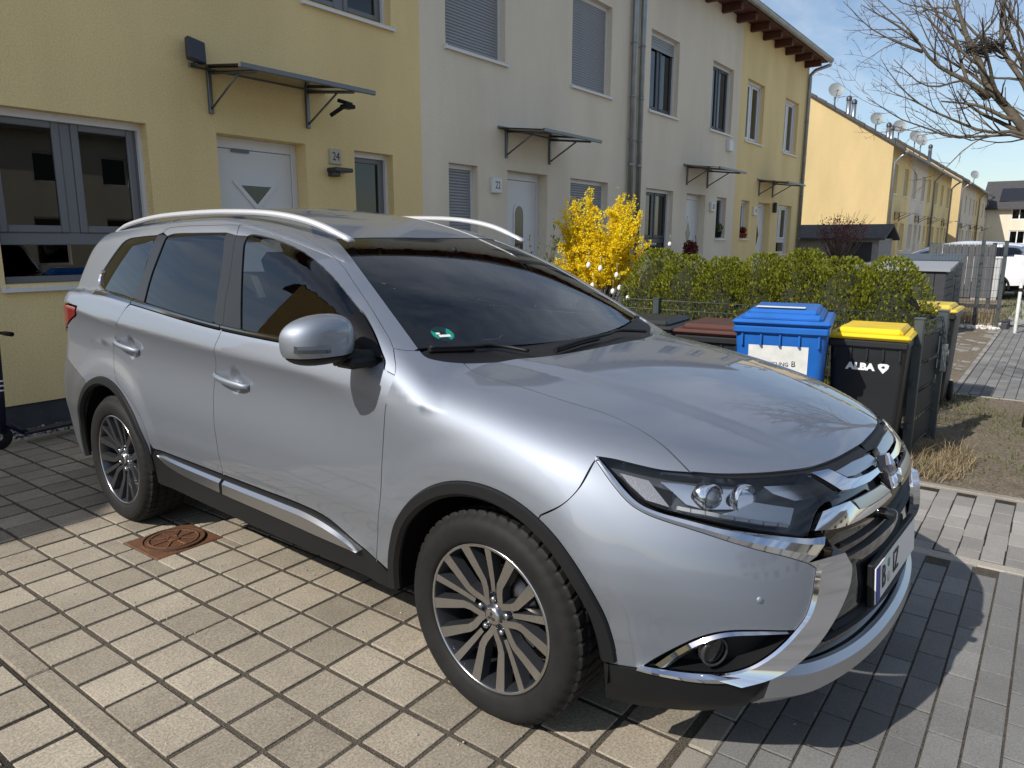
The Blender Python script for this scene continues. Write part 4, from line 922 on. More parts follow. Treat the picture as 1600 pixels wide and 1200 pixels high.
def spoke_mesh(pts,w0,w1,x0,x1,dep=.034):
    """bar along polar path pts [(r,angle)]; widths and face heights vary from hub to rim"""
    P=[np.array([r*math.cos(a_),r*math.sin(a_)]) for r,a_ in pts]; n=len(P); V=[];F=[];M_=[]
    s=np.r_[0,np.cumsum([np.linalg.norm(P[i+1]-P[i]) for i in range(n-1)])]; s/=s[-1]
    for i in range(n):
        t=P[min(i+1,n-1)]-P[max(i-1,0)]; t/=np.linalg.norm(t); nn=np.array([-t[1],t[0]]); w=w0+(w1-w0)*s[i]; x=x0+(x1-x0)*s[i]**1.2
        for sg,dx in ((-1,0),(1,0)):
            q=P[i]+nn*w*.5*sg; V.append((x,q[0],q[1]))
        for sg in (-1,1):
            q=P[i]+nn*(w*.5+.006)*sg; V.append((x-dep,q[0],q[1]))
    for i in range(n-1):
        a_=4*i; b_=4*i+4
        F+=[(a_,a_+1,b_+1,b_),(a_,b_,b_+2,a_+2),(a_+1,a_+3,b_+3,b_+1)]; M_+=[0,1,1]
    me=mesh('spoke',V,F); me.materials.append(RIMF); me.materials.append(RIMD); me.polygons.foreach_set('material_index',M_)
    bm=bmesh.new(); bm.from_mesh(me); bmesh.ops.recalc_face_normals(bm,faces=bm.faces); bm.to_mesh(me); bm.free()
    # face normals must look outwards (+x)
    if me.polygons[0].normal.x<0: me.flip_normals()
    return me
D_=math.radians
def make_wheel():
    mb=MB(); mb.lathe([(.2465,-.004),(.2465,.0015),(.2375,.0020),(.2355,-.004),(.226,-.030),(.222,-.09),(.222,-.2),(.240,-.208)],72,'x',m=0)
    w=mb.build('wheel',[RIMD],CAR)
    mb=MB(); mb.lathe([(.2468,.001),(.2455,.0035),(.2375,.0035),(.2368,.0)],72,'x'); mb.build('rim_flange',RIMF,w)
    tm=tyre_mesh(); obj('tyre',tm,None,w)
    ctr=spoke_mesh([(.083,0),(.12,0),(.165,D_(0)),(.2385,D_(0))],.016,.026,-.030,.000)
    s1=spoke_mesh([(.038,D_(38)),(.062,D_(27)),(.095,D_(17.5)),(.120,D_(16.5)),(.150,D_(19.5)),(.195,D_(22)),(.2385,D_(23.5))],.019,.036,-.031,.0005)
    s2=spoke_mesh([(.038,D_(-38)),(.062,D_(-27)),(.095,D_(-17.5)),(.120,D_(-16.5)),(.150,D_(-19.5)),(.195,D_(-22)),(.2385,D_(-23.5))],.019,.036,-.031,.0005)
    for k in range(5):
        a_=D_(90+72*k)
        for me in (ctr,s1,s2): obj('spoke',me,None,w,rot=(a_,0,0))
        mb=MB(); mb.lathe([(0,.010),(.006,.009),(.0105,.004),(.011,-.014),(.014,-.016)],12,'x'); mb.build('lug_nut',NUT,w,loc=(-.030,.057*math.cos(a_),.057*math.sin(a_)))
    mb=MB(); mb.lathe([(.0,-.021),(.026,-.0215),(.032,-.025),(.034,-.031),(.046,-.036),(.070,-.046),(.074,-.07)],40,'x'); mb.build('hub',RIMD,w)
    mb=MB(); mb.lathe([(.0,-.017),(.020,-.0175),(.028,-.020),(.031,-.026),(.032,-.034)],36,'x')
    HC=mb.build('hub_cap',RIMF,w)
    mb=MB()
    for k in range(3):
        pts=rhomb(2*math.pi*k/3,np.zeros(2),.019,.0058); mb.prism(pts,-.018,-.0158,'x')
    mb.build('hub_badge',RIMD,w)
    mb=MB(); mb.lathe([(.05,-.075),(.148,-.075),(.148,-.098),(.05,-.098)],48,'x'); mb.build('brake_disc',plain('brake_iron',(.16,.15,.14),.35,.9),w)
    mb=MB(); mb.prism([(.155*math.cos(t),.155*math.sin(t)) for t in np.linspace(-.6,.6,8)]+[(.095*math.cos(t),.095*math.sin(t)) for t in np.linspace(.6,-.6,8)],-.068,-.125,'x'); mb.build('brake_caliper',plain('caliper_grey',(.05,.05,.052),.5,.3),w,rot=(D_(-20),0,0))
    return w
WH=make_wheel()
WH.location=(-.868,0,.3495); WH.rotation_euler=(0,0,math.pi); 
WH.rotation_euler=(0,0,math.pi)
wheels=[WH]
for (x,y,rz,sp) in ((-.868,2.67,math.pi,-24),(.868,0,0,15),(.868,2.67,0,33)):
    c=copytree(WH,CAR); c.location=(x,y,.3495); c.rotation_euler=(D_(sp),0,rz)
# --- wipers, sticker, interior
for n in ('wip1','wip2'):
    P=np.array(CURVES[n]); P=P+np.array([0,.02,.022]); P=spline(P,.02)
    mb=MB(); mb.tube(P,[.007]*len(P),8); mb.tube(P[:len(P)//2]+np.array([0,.004,-.010]),[.010]*(len(P)//2),6); mb.build('wiper',BLACKP,CAR)
def disc_on(center,r,off,mat,name,par,F,sq=None):
    n=grad(F,center[None])[0]; t1=np.cross(n,(0,0,1.)); t1/=np.linalg.norm(t1); t2=np.cross(n,t1)
    if sq is None: pts=[(r*math.cos(a_),r*math.sin(a_)) for a_ in np.linspace(0,2*math.pi,36,endpoint=False)]
    else: pts=sq
    V=[center+t1*u+t2*v+n*off for u,v in pts]+[center+t1*u+t2*v+n*(off-.001) for u,v in pts]
    m=len(pts); F_=[tuple(range(m)),tuple(range(m,2*m))[::-1]]+[(i,(i+1)%m,m+(i+1)%m,m+i) for i in range(m)]
    mb=MB(); mb.add(V,F_); return mb.build(name,mat,par)
sc=from_top([(-.600,.445)],green)[0]
ST=disc_on(sc,.047,-.0045,plain('sticker_edge',(.05,.12,.16),.4),'windscreen_sticker',WS,green)
disc_on(sc,.0425,-.0030,plain('sticker_green',(.0,.22,.16),.45),'sticker_face',ST,green)
disc_on(sc,.03,-.0015,plain('sticker_white',(.65,.70,.66),.5),'sticker_field',ST,green,[(-.024,.010),(.022,.008),(.022,.022),(-.024,.024)])
disc_on(sc,.03,-.0015,MATS['sticker_white'],'sticker_field',ST,green,[(.012,-.006),(.026,-.007),(.026,.005),(.012,.005)])
o=text('sticker_digit','4',.034,INK,ST,tuple(sc+grad(green,sc[None])[0]*-.001+np.array([-.002,0,.006])),(0,0,0),ext=.0004)
o.rotation_euler=mathutils.Vector(grad(green,sc[None])[0]).to_track_quat('Z','Y').to_euler()
INT=plain('cabin_dark',(.022,.022,.024),.7,0,.3); SEATM=plain('seat_cloth',(.030,.030,.033),.85,0,.2,bump=.3,bscale=300)
mb=MB(); mb.prism([(.30,1.03),(.62,1.10),(.78,1.07),(.86,1.00),(.86,.70),(.30,.70)],-.72,.72,'x'); mb.build('dashboard',INT,CAR)
mb=MB(); mb.prism([(.60,1.09),(.66,1.135),(.76,1.13),(.84,1.07),(.84,1.0)],.20,.56,'x'); mb.build('instrument_hood',INT,CAR)
mb=MB(); mb.box(-.73,.73,.5,3.3,.34,.40); mb.build('cabin_floor',INT,CAR)
V=[];F=[]
mb=MB(); 
ring_=[(.38+.185*math.cos(t),1.0-.06*math.sin(t)*1.0,1.02+.175*math.sin(t)) for t in np.linspace(0,2*math.pi,37)]
mb.tube(ring_,.016,8,caps=False); mb.tube([(.22,1.0,1.02),(.54,1.0,1.02)],.02,8); mb.tube([(.38,1.0,1.02),(.38,.82,.98)],.035,8); mb.build('steering_wheel',INT,CAR)
def seat(x,y,w=.26,parent=CAR):
    mb=MB(); mb.prism([(y-.50,.56),(y-.45,.66),(y-.05,.62),(y+.05,.55),(y,.44),(y-.45,.44)],x-w,x+w,'x')
    mb.prism([(y-.05,.58),(y+.02,.60),(y+.20,1.22),(y+.14,1.26),(y+.04,1.22),(y-.12,.66)],x-w*.92,x+w*.92,'x'); s=mb.build('seat',SEATM,parent)
    mb=MB(); mb.prism([(y+.09,1.27),(y+.13,1.28),(y+.20,1.43),(y+.15,1.47),(y+.09,1.45)],x-.13,x+.13,'x'); mb.tube([(x-.05,y+.13,1.2),(x-.05,y+.13,1.32)],.007,6); mb.tube([(x+.05,y+.13,1.2),(x+.05,y+.13,1.32)],.007,6); mb.build('headrest',SEATM,s)
seat(-.37,1.55); seat(.37,1.55); seat(-.37,2.45,.30); seat(.37,2.45,.30)
mb=MB(); mb.box(-.12,.12,-.012,.012,-.035,.035,bev=.010); mb.tube([(0,0,.02),(0,-.05,.07)],.01,8); mb.build('rearview_mirror',INT,CAR,loc=(0,1.0,1.42))
mb=MB(); mb.box(-.50,.50,1.30,3.0,1.530,1.540); mb.build('headliner',plain('headliner_grey',(.22,.22,.21),.9),CAR)
for s in (1,-1):
    mb=MB(); mb.tube([(-.70*s,.60,1.22),(-.60*s,1.0,1.42),(-.53*s,1.16,1.50)],[.028,.024,.024],8); mb.build('a_pillar_lining',MATS['headliner_grey'],CAR)
    mb=MB(); mb.box(min(-.86*s,-.80*s),max(-.86*s,-.80*s),.6,2.3,.42,1.12); mb.build('door_lining',INT,CAR)
# ---------------------------------------------------------------- measured positions
LIMBS=[
 ([(4.82, -1.14, 2.05), (4.8, -0.91, 2.408), (4.821, -0.752, 2.613), (4.843, -0.635, 2.751), (4.864, -0.531, 2.994), (4.886, -0.466, 3.101), (4.907, -0.37, 3.337), (4.929, -0.317, 3.492), (4.95, -0.281, 3.645)],0.055,0.014,3),
 ([(4.82, -1.14, 2.05), (4.85, -0.868, 2.762), (4.91, -0.771, 2.914), (4.97, -0.696, 3.038), (5.03, -0.655, 3.224), (5.09, -0.641, 3.474), (5.15, -0.638, 3.629)],0.036,0.014,3),
 ([(4.82, -1.14, 2.05), (5.0, -0.847, 2.902), (5.1, -0.76, 3.082), (5.2, -0.671, 3.306), (5.3, -0.615, 3.529), (5.4, -0.581, 3.704)],0.03,0.012,2),
 ([(4.82, -0.654, 2.67), (4.781, -0.545, 2.77), (4.743, -0.298, 2.927), (4.704, -0.226, 2.986), (4.666, -0.108, 3.147), (4.627, 0.064, 3.298), (4.589, 0.196, 3.387), (4.55, 0.329, 3.477)],0.026,0.004,3),
 ([(4.62, -0.115, 3.146), (4.64, 0.032, 3.324), (4.66, 0.148, 3.443), (4.68, 0.226, 3.528), (4.7, 0.285, 3.621)],0.011,0.004,2),
 ([(4.62, -0.16, 3.046), (4.565, 0.021, 3.136), (4.51, 0.247, 3.283), (4.455, 0.36, 3.403), (4.4, 0.441, 3.489)],0.011,0.003,2),
 ([(4.82, -1.14, 2.05), (4.78, -0.916, 2.369), (4.725, -0.657, 2.397), (4.67, -0.391, 2.523), (4.615, -0.212, 2.62), (4.56, -0.092, 2.72), (4.505, 0.042, 2.881), (4.45, 0.117, 3.004)],0.022,0.003,3),
 ([(4.82, -1.14, 2.05), (4.76, -0.92, 2.338), (4.683, -0.664, 2.359), (4.607, -0.441, 2.359), (4.53, -0.249, 2.442), (4.453, -0.074, 2.515), (4.377, 0.039, 2.593), (4.3, 0.171, 2.691)],0.018,0.003,3),
 ([(4.85, -0.618, 2.669), (4.886, -0.537, 2.759), (4.921, -0.463, 2.85), (4.957, -0.385, 3.059), (4.993, -0.308, 3.251), (5.029, -0.188, 3.413), (5.064, -0.076, 3.567), (5.1, 0.006, 3.679)],0.02,0.007,3),
 ([(4.95, -0.699, 3.024), (5.02, -0.629, 3.085), (5.09, -0.528, 3.18), (5.16, -0.39, 3.342), (5.23, -0.274, 3.513), (5.3, -0.215, 3.659)],0.018,0.006,2),
 ([(4.82, -1.14, 2.05), (4.9, -0.825, 3.125), (4.8, -0.709, 3.302), (4.7, -0.653, 3.422)],0.022,0.01,2),
]
NEST=[4.92, -0.549, 3.105]
EGGS=[(4.03, 2.62, 1.278), (4.272, 2.62, 1.237), (4.631, 2.62, 1.155), (4.117, 2.62, 1.064), (4.558, 2.62, 0.982), (4.91, 2.62, 0.89), (5.115, 2.62, 0.985), (6.78, 3.0, 1.481), (4.707, 2.62, 1.012)]
DISHES=[('large grey dish on the sunlit gable edge, leftmost on the far roof',35.3,8.16,8.40,.40),('bright pale dish second from the left on the far roof',38.3,6.9,7.40,.36),('dish with a round logo patch between two flues on the far roof',44.3,6.9,7.74,.42),('left dish of the touching pair on the far roof',49.7,6.9,7.82,.42),('right dish of the touching pair on the far roof',52.0,6.9,7.83,.42),('lone dish on the roof of the farthest terrace',81.5,6.5,7.75,.45)]
FLUES=[('left flue of the pair beside the leftmost dish',37.3,8.0,8.22),('right flue of the pair beside the leftmost dish',38.4,8.0,8.22),('left flue of the middle pair on the far roof',41.5,6.9,7.40),('right flue of the middle pair on the far roof',42.4,6.9,7.36),('flue right of the paired dishes on the far roof',53.2,6.5,7.45)]
# ================================================================ setting: paving, soil, gravel
def varied(name,cols,rough=.9,fine=140,bump=.5,bdist=.003,spot=.25,big=1.2,rnd=.16):
    """mineral surface: each piece a little different, blotches and grain inside the piece"""
    m,nt,b=nodes(name); L=nt.links
    tc=N(nt,'ShaderNodeTexCoord'); oi=N(nt,'ShaderNodeObjectInfo'); ge=N(nt,'ShaderNodeNewGeometry')
    wn=N(nt,'ShaderNodeTexWhiteNoise',noise_dimensions='2D'); cb=N(nt,'ShaderNodeCombineXYZ'); L.new(oi.outputs['Random'],cb.inputs[0]); L.new(ge.outputs['Random Per Island'],cb.inputs[1]); L.new(cb.outputs[0],wn.inputs['Vector'])
    n1=N(nt,'ShaderNodeTexNoise',Scale=big*6,Detail=5.0,Roughness=.65); L.new(ge.outputs['Position'],n1.inputs['Vector'])
    n2=N(nt,'ShaderNodeTexNoise',Scale=float(fine),Detail=3.0,Roughness=.7); L.new(ge.outputs['Position'],n2.inputs['Vector'])
    n3=N(nt,'ShaderNodeTexNoise',Scale=big,Detail=4.0,Roughness=.6); L.new(ge.outputs['Position'],n3.inputs['Vector'])
    mx=N(nt,'ShaderNodeMix',data_type='RGBA'); mx.inputs['A'].default_value=(*cols[0],1); mx.inputs['B'].default_value=(*cols[1],1)
    a1=N(nt,'ShaderNodeMath',operation='MULTIPLY_ADD'); a1.inputs[1].default_value=.6; L.new(wn.outputs['Value'],a1.inputs[0]); 
    a2=N(nt,'ShaderNodeMath',operation='MULTIPLY_ADD'); a2.inputs[1].default_value=1.1; a2.inputs[2].default_value=-.35; L.new(n1.outputs['Fac'],a2.inputs[0]); L.new(a2.outputs[0],a1.inputs[2]); L.new(a1.outputs[0],mx.inputs['Factor'])
    def mult(src,lo,hi,fm=.3,fx=.7):
        r=N(nt,'ShaderNodeMapRange'); r.inputs['From Min'].default_value=fm; r.inputs['From Max'].default_value=fx; r.inputs['To Min'].default_value=lo; r.inputs['To Max'].default_value=hi; L.new(src,r.inputs['Value']); return r.outputs['Result']
    cur=mx.outputs['Result']
    for src in (mult(n2.outputs['Fac'],1-spot,1+spot),mult(n3.outputs['Fac'],.86,1.10),mult(wn.outputs['Value'],1-rnd,1+rnd,0,1)):
        q=N(nt,'ShaderNodeMix',data_type='RGBA',blend_type='MULTIPLY'); q.inputs['Factor'].default_value=1; L.new(cur,q.inputs['A']); L.new(src,q.inputs['B']); cur=q.outputs['Result']
    L.new(cur,b.inputs['Base Color']); b.inputs['Roughness'].default_value=rough; b.inputs['Specular IOR Level'].default_value=.3
    bp=N(nt,'ShaderNodeBump',Strength=bump,Distance=bdist); L.new(n2.outputs['Fac'],bp.inputs['Height']); L.new(bp.outputs['Normal'],b.inputs['Normal'])
    MATS[name]=m; return m
PAVL=varied('paver_beige',[(.225,.195,.150),(.345,.300,.232)],fine=110,bump=.8,spot=.36,rnd=.07,big=1.6)
PAVD=varied('paver_dark',[(.155,.153,.147),(.215,.212,.204)],fine=150,bump=.5,spot=.25,rnd=.07)
PAVS=varied('paver_grey',[(.21,.20,.185),(.29,.275,.25)],fine=170,bump=.4,rnd=.12)
KERBM=varied('kerb_concrete',[(.27,.245,.205),(.33,.305,.26)],fine=160,bump=.4)
GRIT=varied('joint_grit',[(.030,.025,.018),(.12,.102,.08)],fine=190,bump=1.0,bdist=.012,spot=.9,big=5)
SOIL=varied('soil',[(.13,.105,.072),(.20,.165,.12)],fine=60,bump=1.0,bdist=.02,spot=.5,big=1.6)
ASPH=varied('street_base',[(.10,.10,.10),(.14,.138,.135)],fine=150,bump=.5)
def sheet(name,x0,x1,y0,y1,z,mat,parent=None,kind='structure'):
    o=obj(name,mesh(name,[(x0,y0,z),(x1,y0,z),(x1,y1,z),(x0,y1,z)],[(0,1,2,3)]),mat,parent)
    if parent is None: tag(o,kind=kind)
    return o
sheet('ground',-220,320,-220,260,-.045,SOIL)
def paver_mesh(name,lx,ly,h=.05,b=.006):
    mb=MB(); mb.box(-lx/2,lx/2,-ly/2,ly/2,-h,0,bev=b); me=bpy.data.meshes.new(name); me.from_pydata(mb.V,[],mb.F); me.update(); return me
def paved(parent,cells,lx,ly,mat,name,far_name,limit=300,cam_=(-2.52,-1.29)):
    """cells = centres; the ones nearest the camera are single pavers, the rest one part"""
    variants=[]
    for k in range(5):
        me=paver_mesh(name,lx*(1-.012*RNG.random()),ly*(1-.012*RNG.random()),b=.0010+.0012*RNG.random()); me.materials.append(mat); variants.append(me)
    cells=sorted(cells,key=lambda c:(c[0]-cam_[0])**2+(c[1]-cam_[1])**2)
    for i,(x,y) in enumerate(cells[:limit]):
        o=bpy.data.objects.new(name,variants[int(RNG.integers(5))]); COL.objects.link(o); o.parent=parent
        o.location=(x+RNG.normal()*.0012,y+RNG.normal()*.0012,RNG.normal()*.0011); o.rotation_euler=(RNG.normal()*.0035,RNG.normal()*.0035,RNG.normal()*.006)
    rest=cells[limit:]
    if rest:
        base=np.array([tuple(v.co) for v in variants[0].vertices]); fs=[tuple(p.vertices) for p in variants[0].polygons]; nb=len(base); V=[];F=[]
        for i,(x,y) in enumerate(rest):
            q=base.copy(); q[:,0]+=x; q[:,1]+=y; q[:,2]+=RNG.normal()*.0011; V.append(q); F+=[tuple(v+i*nb for v in f) for f in fs]
        o=obj(far_name,mesh(far_name,np.vstack(V),F),mat,parent); tag(o,kind='stuff')
# driveway of 20 cm pavers
drv=sheet('driveway',-1.60,1.43,-.53,4.93,-.005,GRIT)
MHX=(-.895,-.55); MHY=(2.07,2.40)
cells=[];cutc=[]
for i in range(15):
    for j in range(-3,25):
        x=-1.5+.2*i; y=.19+.2*j
        if x+.09>MHX[0] and x-.09<MHX[1] and y+.09>MHY[0] and y-.09<MHY[1]: cutc.append((x,y)); continue
        cells.append((x,y))
vis=lambda c:0 if (c[0]<-.55 or c[1]<.35) else 1
cells.sort(key=lambda c:(vis(c),))
visc=[c for c in cells if vis(c)==0]; hid=[c for c in cells if vis(c)==1]
paved(drv,visc,.181,.183,PAVL,'paver','paver_field')
paved(drv,hid,.181,.183,PAVL,'paver','paver_field',limit=0)
for (x,y) in cutc:                 # stones cut to fit round the cover
    a,b,c,d=x-.0905,x+.0905,y-.0915,y+.0915; g_=.008; m0,m1_,n0,n1=MHX[0]-g_,MHX[1]+g_,MHY[0]-g_,MHY[1]+g_
    xa,xb=max(a,m0),min(b,m1_); rects=[r for r in ((a,xa,c,d),(xb,b,c,d),(xa+.002,xb-.002,c,max(c,n0)),(xa+.002,xb-.002,min(d,n1),d)) if r[1]-r[0]>.012 and r[3]-r[2]>.012]
    for (a,b,c,d) in rects:
        mb=MB(); mb.box(a,b,c,d,-.05,RNG.normal()*.001,bev=.003); mb.build('paver',PAVL,drv)
# the neighbouring driveway left of the edging strip
d2=sheet('neighbour_driveway',-6.6,-1.685,-.53,4.93,-.005,GRIT)
paved(d2,[(-1.79-.2*i,.145+.2*j) for i in range(24) for j in range(-3,24)],.181,.183,PAVL,'paver','paver_field',limit=90)
# narrow edging strip, 1 m stones
es=sheet('edging_bed',-1.69,-1.595,-.53,4.97,-.0125,GRIT)
em=None
for k in range(6):
    y0=-.51+k*1.0
    mb=MB(); mb.box(-.0405,.0405,-.496,.496,-.06,0,bev=.006)
    o=mb.build('edging_stone',PAVL,es,loc=(-1.641+RNG.normal()*.001,y0+.49,.002+RNG.normal()*.001))
for k in range(7):
    mb=MB(); mb.box(-.496,.496,-.035,.035,-.06,.004,bev=.006); mb.build('edging_stone',KERBM,es,loc=(-4.5+k*1.0,4.975,0))
# street: dark 20x10 pavers in stretcher bond
st=sheet('street',-60,1.43,-40,-.615,-.004,GRIT)
cells=[]
for r in range(46):
    y=-.665-.1*r
    for c in range(-32,8):
        x=1.32-.2*c*1.0 if False else -.0+.2*c+(.1 if r%2 else 0)-.075
        if x+.1<1.43: cells.append((x,y))
paved(st,[c for c in cells if c[0]>-3.2],.194,.094,PAVD,'paver','paver_field')
sheet('street_far',-60,1.43,-40,-5.3,-.002,PAVD); sheet('street_side',-60,-3.2,-5.3,-.615,-.0015,PAVD)
# light row where driveway and street meet
mbr=sheet('threshold_bed',-6.6,1.43,-.615,-.53,-.0052,GRIT)
for k in range(40):
    mb=MB(); mb.box(-.096,.096,-.040,.040,-.05,0,bev=.006); mb.build('threshold_stone',KERBM,mbr,loc=(-6.5+.2*k,-.572,.001+RNG.normal()*.001))
# kerb strip and lighter path to the right
ks=sheet('kerb_bed',1.43,1.515,-12,-.53,-.0115,GRIT)
for k in range(9):
    mb=MB(); mb.box(-.039,.039,-.496,.496,-.06,.002,bev=.006); mb.build('edging_stone',KERBM,ks,loc=(1.472,-1.05-k*1.0,0))
pw=sheet('path',1.515,2.60,-12,4.93,-.0045,GRIT)
cells=[]
for r in range(36):
    y=-.58-.1*r
    for c in range(6):
        x=1.62+.2*c-(.1 if r%2 else 0)
        if 1.5<x<2.6: cells.append((x,y))
paved(pw,cells,.194,.095,PAVS,'paver','paver_field',limit=120)
sheet('path_far',1.52,2.60,-12,-4.2,-.003,PAVS); 
pvb=sheet('bin_yard',1.43,4.1,-.53,4.93,-.0042,GRIT)
paved(pvb,[(1.55+.2*i,-.40+.2*j) for i in range(12) for j in range(26)],.188,.186,PAVS,'paver','paver_field',limit=0)
kb=sheet('path_edge_bed',2.60,2.665,-12,-.53,-.012,GRIT)
for k in range(8):
    mb=MB(); mb.box(-.03,.03,-.496,.496,-.06,.012,bev=.006); mb.build('edging_stone',KERBM,kb,loc=(2.632,-1.03-k*1.0,0))
# paving beyond the verge
fp=sheet('far_driveway',6.02,14.0,-.56,4.93,-.005,GRIT)
paved(fp,[(6.14+.2*i,-.46+.2*j) for i in range(38) for j in range(8)],.188,.186,PAVS,'paver','paver_field',limit=0)
fs_=sheet('far_street',6.02,14.0,-14,-.56,-.0047,GRIT)
paved(fs_,[(6.12+.2*i+(.1 if j%2 else 0),-.615-.1*j) for i in range(38) for j in range(28)],.194,.094,PAVD,'paver','paver_field',limit=0)
sheet('far_street_rest',6.02,14.0,-14,-3.45,-.003,PAVD)
mb=MB(); mb.box(5.97,6.02,-6,-.5,-.05,.010,bev=.006); tag(mb.build('far_kerb',KERBM),kind='structure')
# verge: bare soil
def bumpy(name,x0,x1,y0,y1,z,amp,mat,nx,ny,kind='structure'):
    X=np.linspace(x0,x1,nx);Y=np.linspace(y0,y1,ny);V=[];F=[]
    for j in range(ny):
        for i in range(nx):
            e=min(i,nx-1-i,j,ny-1-j); V.append((X[i],Y[j],z+amp*RNG.normal()*(1 if e>0 else 0)))
    for j in range(ny-1):
        for i in range(nx-1): F.append((j*nx+i,j*nx+i+1,(j+1)*nx+i+1,(j+1)*nx+i))
    return tag(obj(name,mesh(name,V,F,True),mat),kind=kind)
bumpy('verge',2.665,5.97,-6,-.50,.006,.007,SOIL,60,90)
bumpy('garden_bed',4.1,21.0,-.50,5.05,.002,.006,SOIL,120,50)
# gravel strip along the house foot
sheet('gravel_bed',-8,22,5.01,5.42,-.02,GRIT)
GRAV=varied('gravel_stone',[(.20,.19,.175),(.40,.38,.35)],fine=90,bump=.3,rnd=.45)
def stones(name,n,x0,x1,y0,y1,z,r0,r1,mat):
    ico=[(0,0,1),(.89,0,.45),(.28,.85,.45),(-.72,.53,.45),(-.72,-.53,.45),(.28,-.85,.45),(.72,.53,-.45),(-.28,.85,-.45),(-.89,0,-.45),(-.28,-.85,-.45),(.72,-.53,-.45),(0,0,-1)]
    tri=[(0,1,2),(0,2,3),(0,3,4),(0,4,5),(0,5,1),(1,6,2),(2,7,3),(3,8,4),(4,9,5),(5,10,1),(6,7,2),(7,8,3),(8,9,4),(9,10,5),(10,6,1),(11,7,6),(11,8,7),(11,9,8),(11,10,9),(11,6,10)]
    I=np.array(ico);V=[];F=[]
    for k in range(n):
        r=r0+(r1-r0)*RNG.random()**2; s=r*np.array([1,.6+.5*RNG.random(),.5+.3*RNG.random()]); a=RNG.random()*6.28; ca,sa=math.cos(a),math.sin(a)
        q=(I+RNG.normal(size=I.shape)*.12)*s; q=np.stack([q[:,0]*ca-q[:,1]*sa,q[:,0]*sa+q[:,1]*ca,q[:,2]],1)+np.array([x0+(x1-x0)*RNG.random(),y0+(y1-y0)*RNG.random(),z+r*.4])
        V.append(q); F+=[tuple(i+12*k for i in t) for t in tri]
    return tag(obj(name,mesh(name,np.vstack(V),F,True),mat),kind='stuff')
tag(stones('gravel',1500,-2.5,1.6,5.02,5.40,-.018,.010,.026,GRAV),'grey gravel strip at the foot of the yellow house wall','gravel')
WPEB=varied('white_pebble',[(.55,.50,.44),(.75,.72,.66)],fine=60,bump=.2,rnd=.25)
tag(stones('pebbles',420,12.75,13.9,-.50,.45,.0,.03,.07,WPEB),'pale pebble bed beyond the paving at the wire fence','pebbles')
# loose grit swept along the joints
tag(stones('loose_grit',700,-1.6,1.4,-1.1,3.2,.0,.0015,.0045,GRAV),'loose grit scattered over the driveway pavers','grit')
# ---- manhole cover
RUST=varied('rusty_iron',[(.060,.030,.018),(.17,.075,.034)],rough=.75,fine=120,bump=.8,big=3,spot=.45)
mc=empty('manhole_cover',(-.7225,2.235,0)); tag(mc,'square rusty cast iron manhole cover set in the beige pavers','manhole cover')
mb=MB(); mb.box(-.172,.172,-.165,.165,-.05,.0,bev=.004); mb.build('frame',RUST,mc)
mb=MB(); mb.lathe([(0,.006),(.150,.006),(.153,.003),(.153,-.01)],48,'z',sm=False); lid=mb.build('lid',RUST,mc)
mb=MB()
for r in (.147,.118): mb.lathe([(r-.005,.006),(r-.004,.0105),(r+.004,.0105),(r+.005,.006)],48,'z')
mb.build('ring',RUST,lid)
for k in range(8):
    a=k*math.pi/4
    mb=MB(); mb.box(.038,.112,-.0045,.0045,.006,.011,bev=.0015); mb.build('rib',RUST,lid,rot=(0,0,a))
mb=MB(); mb.lathe([(0,.009),(.026,.009),(.030,.006)],24,'z'); mb.tube([(.028*math.cos(t),.028*math.sin(t),.009) for t in np.linspace(.3,2.9,10)],.004,6); mb.tube([(.028*math.cos(t),.028*math.sin(t),.009) for t in np.linspace(3.4,6.0,10)],.004,6); mb.build('boss',RUST,lid)

# ================================================================ terraced houses
def render_mat(name,col):
    m,nt,b=nodes(name); L=nt.links; ge=N(nt,'ShaderNodeNewGeometry')
    n1=N(nt,'ShaderNodeTexNoise',Scale=75.0,Detail=4.0,Roughness=.7); L.new(ge.outputs['Position'],n1.inputs['Vector'])
    mp=N(nt,'ShaderNodeMapping'); mp.inputs['Scale'].default_value=(1,1,.25); L.new(ge.outputs['Position'],mp.inputs['Vector'])
    n2=N(nt,'ShaderNodeTexNoise',Scale=.9,Detail=6.0,Roughness=.6); L.new(mp.outputs[0],n2.inputs['Vector'])
    r1=N(nt,'ShaderNodeMapRange'); r1.inputs['From Min'].default_value=.3; r1.inputs['From Max'].default_value=.7; r1.inputs['To Min'].default_value=.80; r1.inputs['To Max'].default_value=1.12; L.new(n1.outputs['Fac'],r1.inputs['Value'])
    r2=N(nt,'ShaderNodeMapRange'); r2.inputs['From Min'].default_value=.3; r2.inputs['From Max'].default_value=.7; r2.inputs['To Min'].default_value=.86; r2.inputs['To Max'].default_value=1.05; L.new(n2.outputs['Fac'],r2.inputs['Value'])
    a=N(nt,'ShaderNodeMix',data_type='RGBA',blend_type='MULTIPLY'); a.inputs['Factor'].default_value=1; a.inputs['A'].default_value=(*col,1); L.new(r1.outputs[0],a.inputs['B'])
    c=N(nt,'ShaderNodeMix',data_type='RGBA',blend_type='MULTIPLY'); c.inputs['Factor'].default_value=1; L.new(a.outputs['Result'],c.inputs['A']); L.new(r2.outputs[0],c.inputs['B']); L.new(c.outputs['Result'],b.inputs['Base Color'])
    b.inputs['Roughness'].default_value=.95; b.inputs['Specular IOR Level'].default_value=.2
    bp=N(nt,'ShaderNodeBump',Strength=.7,Distance=.006); L.new(n1.outputs['Fac'],bp.inputs['Height']); L.new(bp.outputs['Normal'],b.inputs['Normal'])
    MATS[name]=m; return m
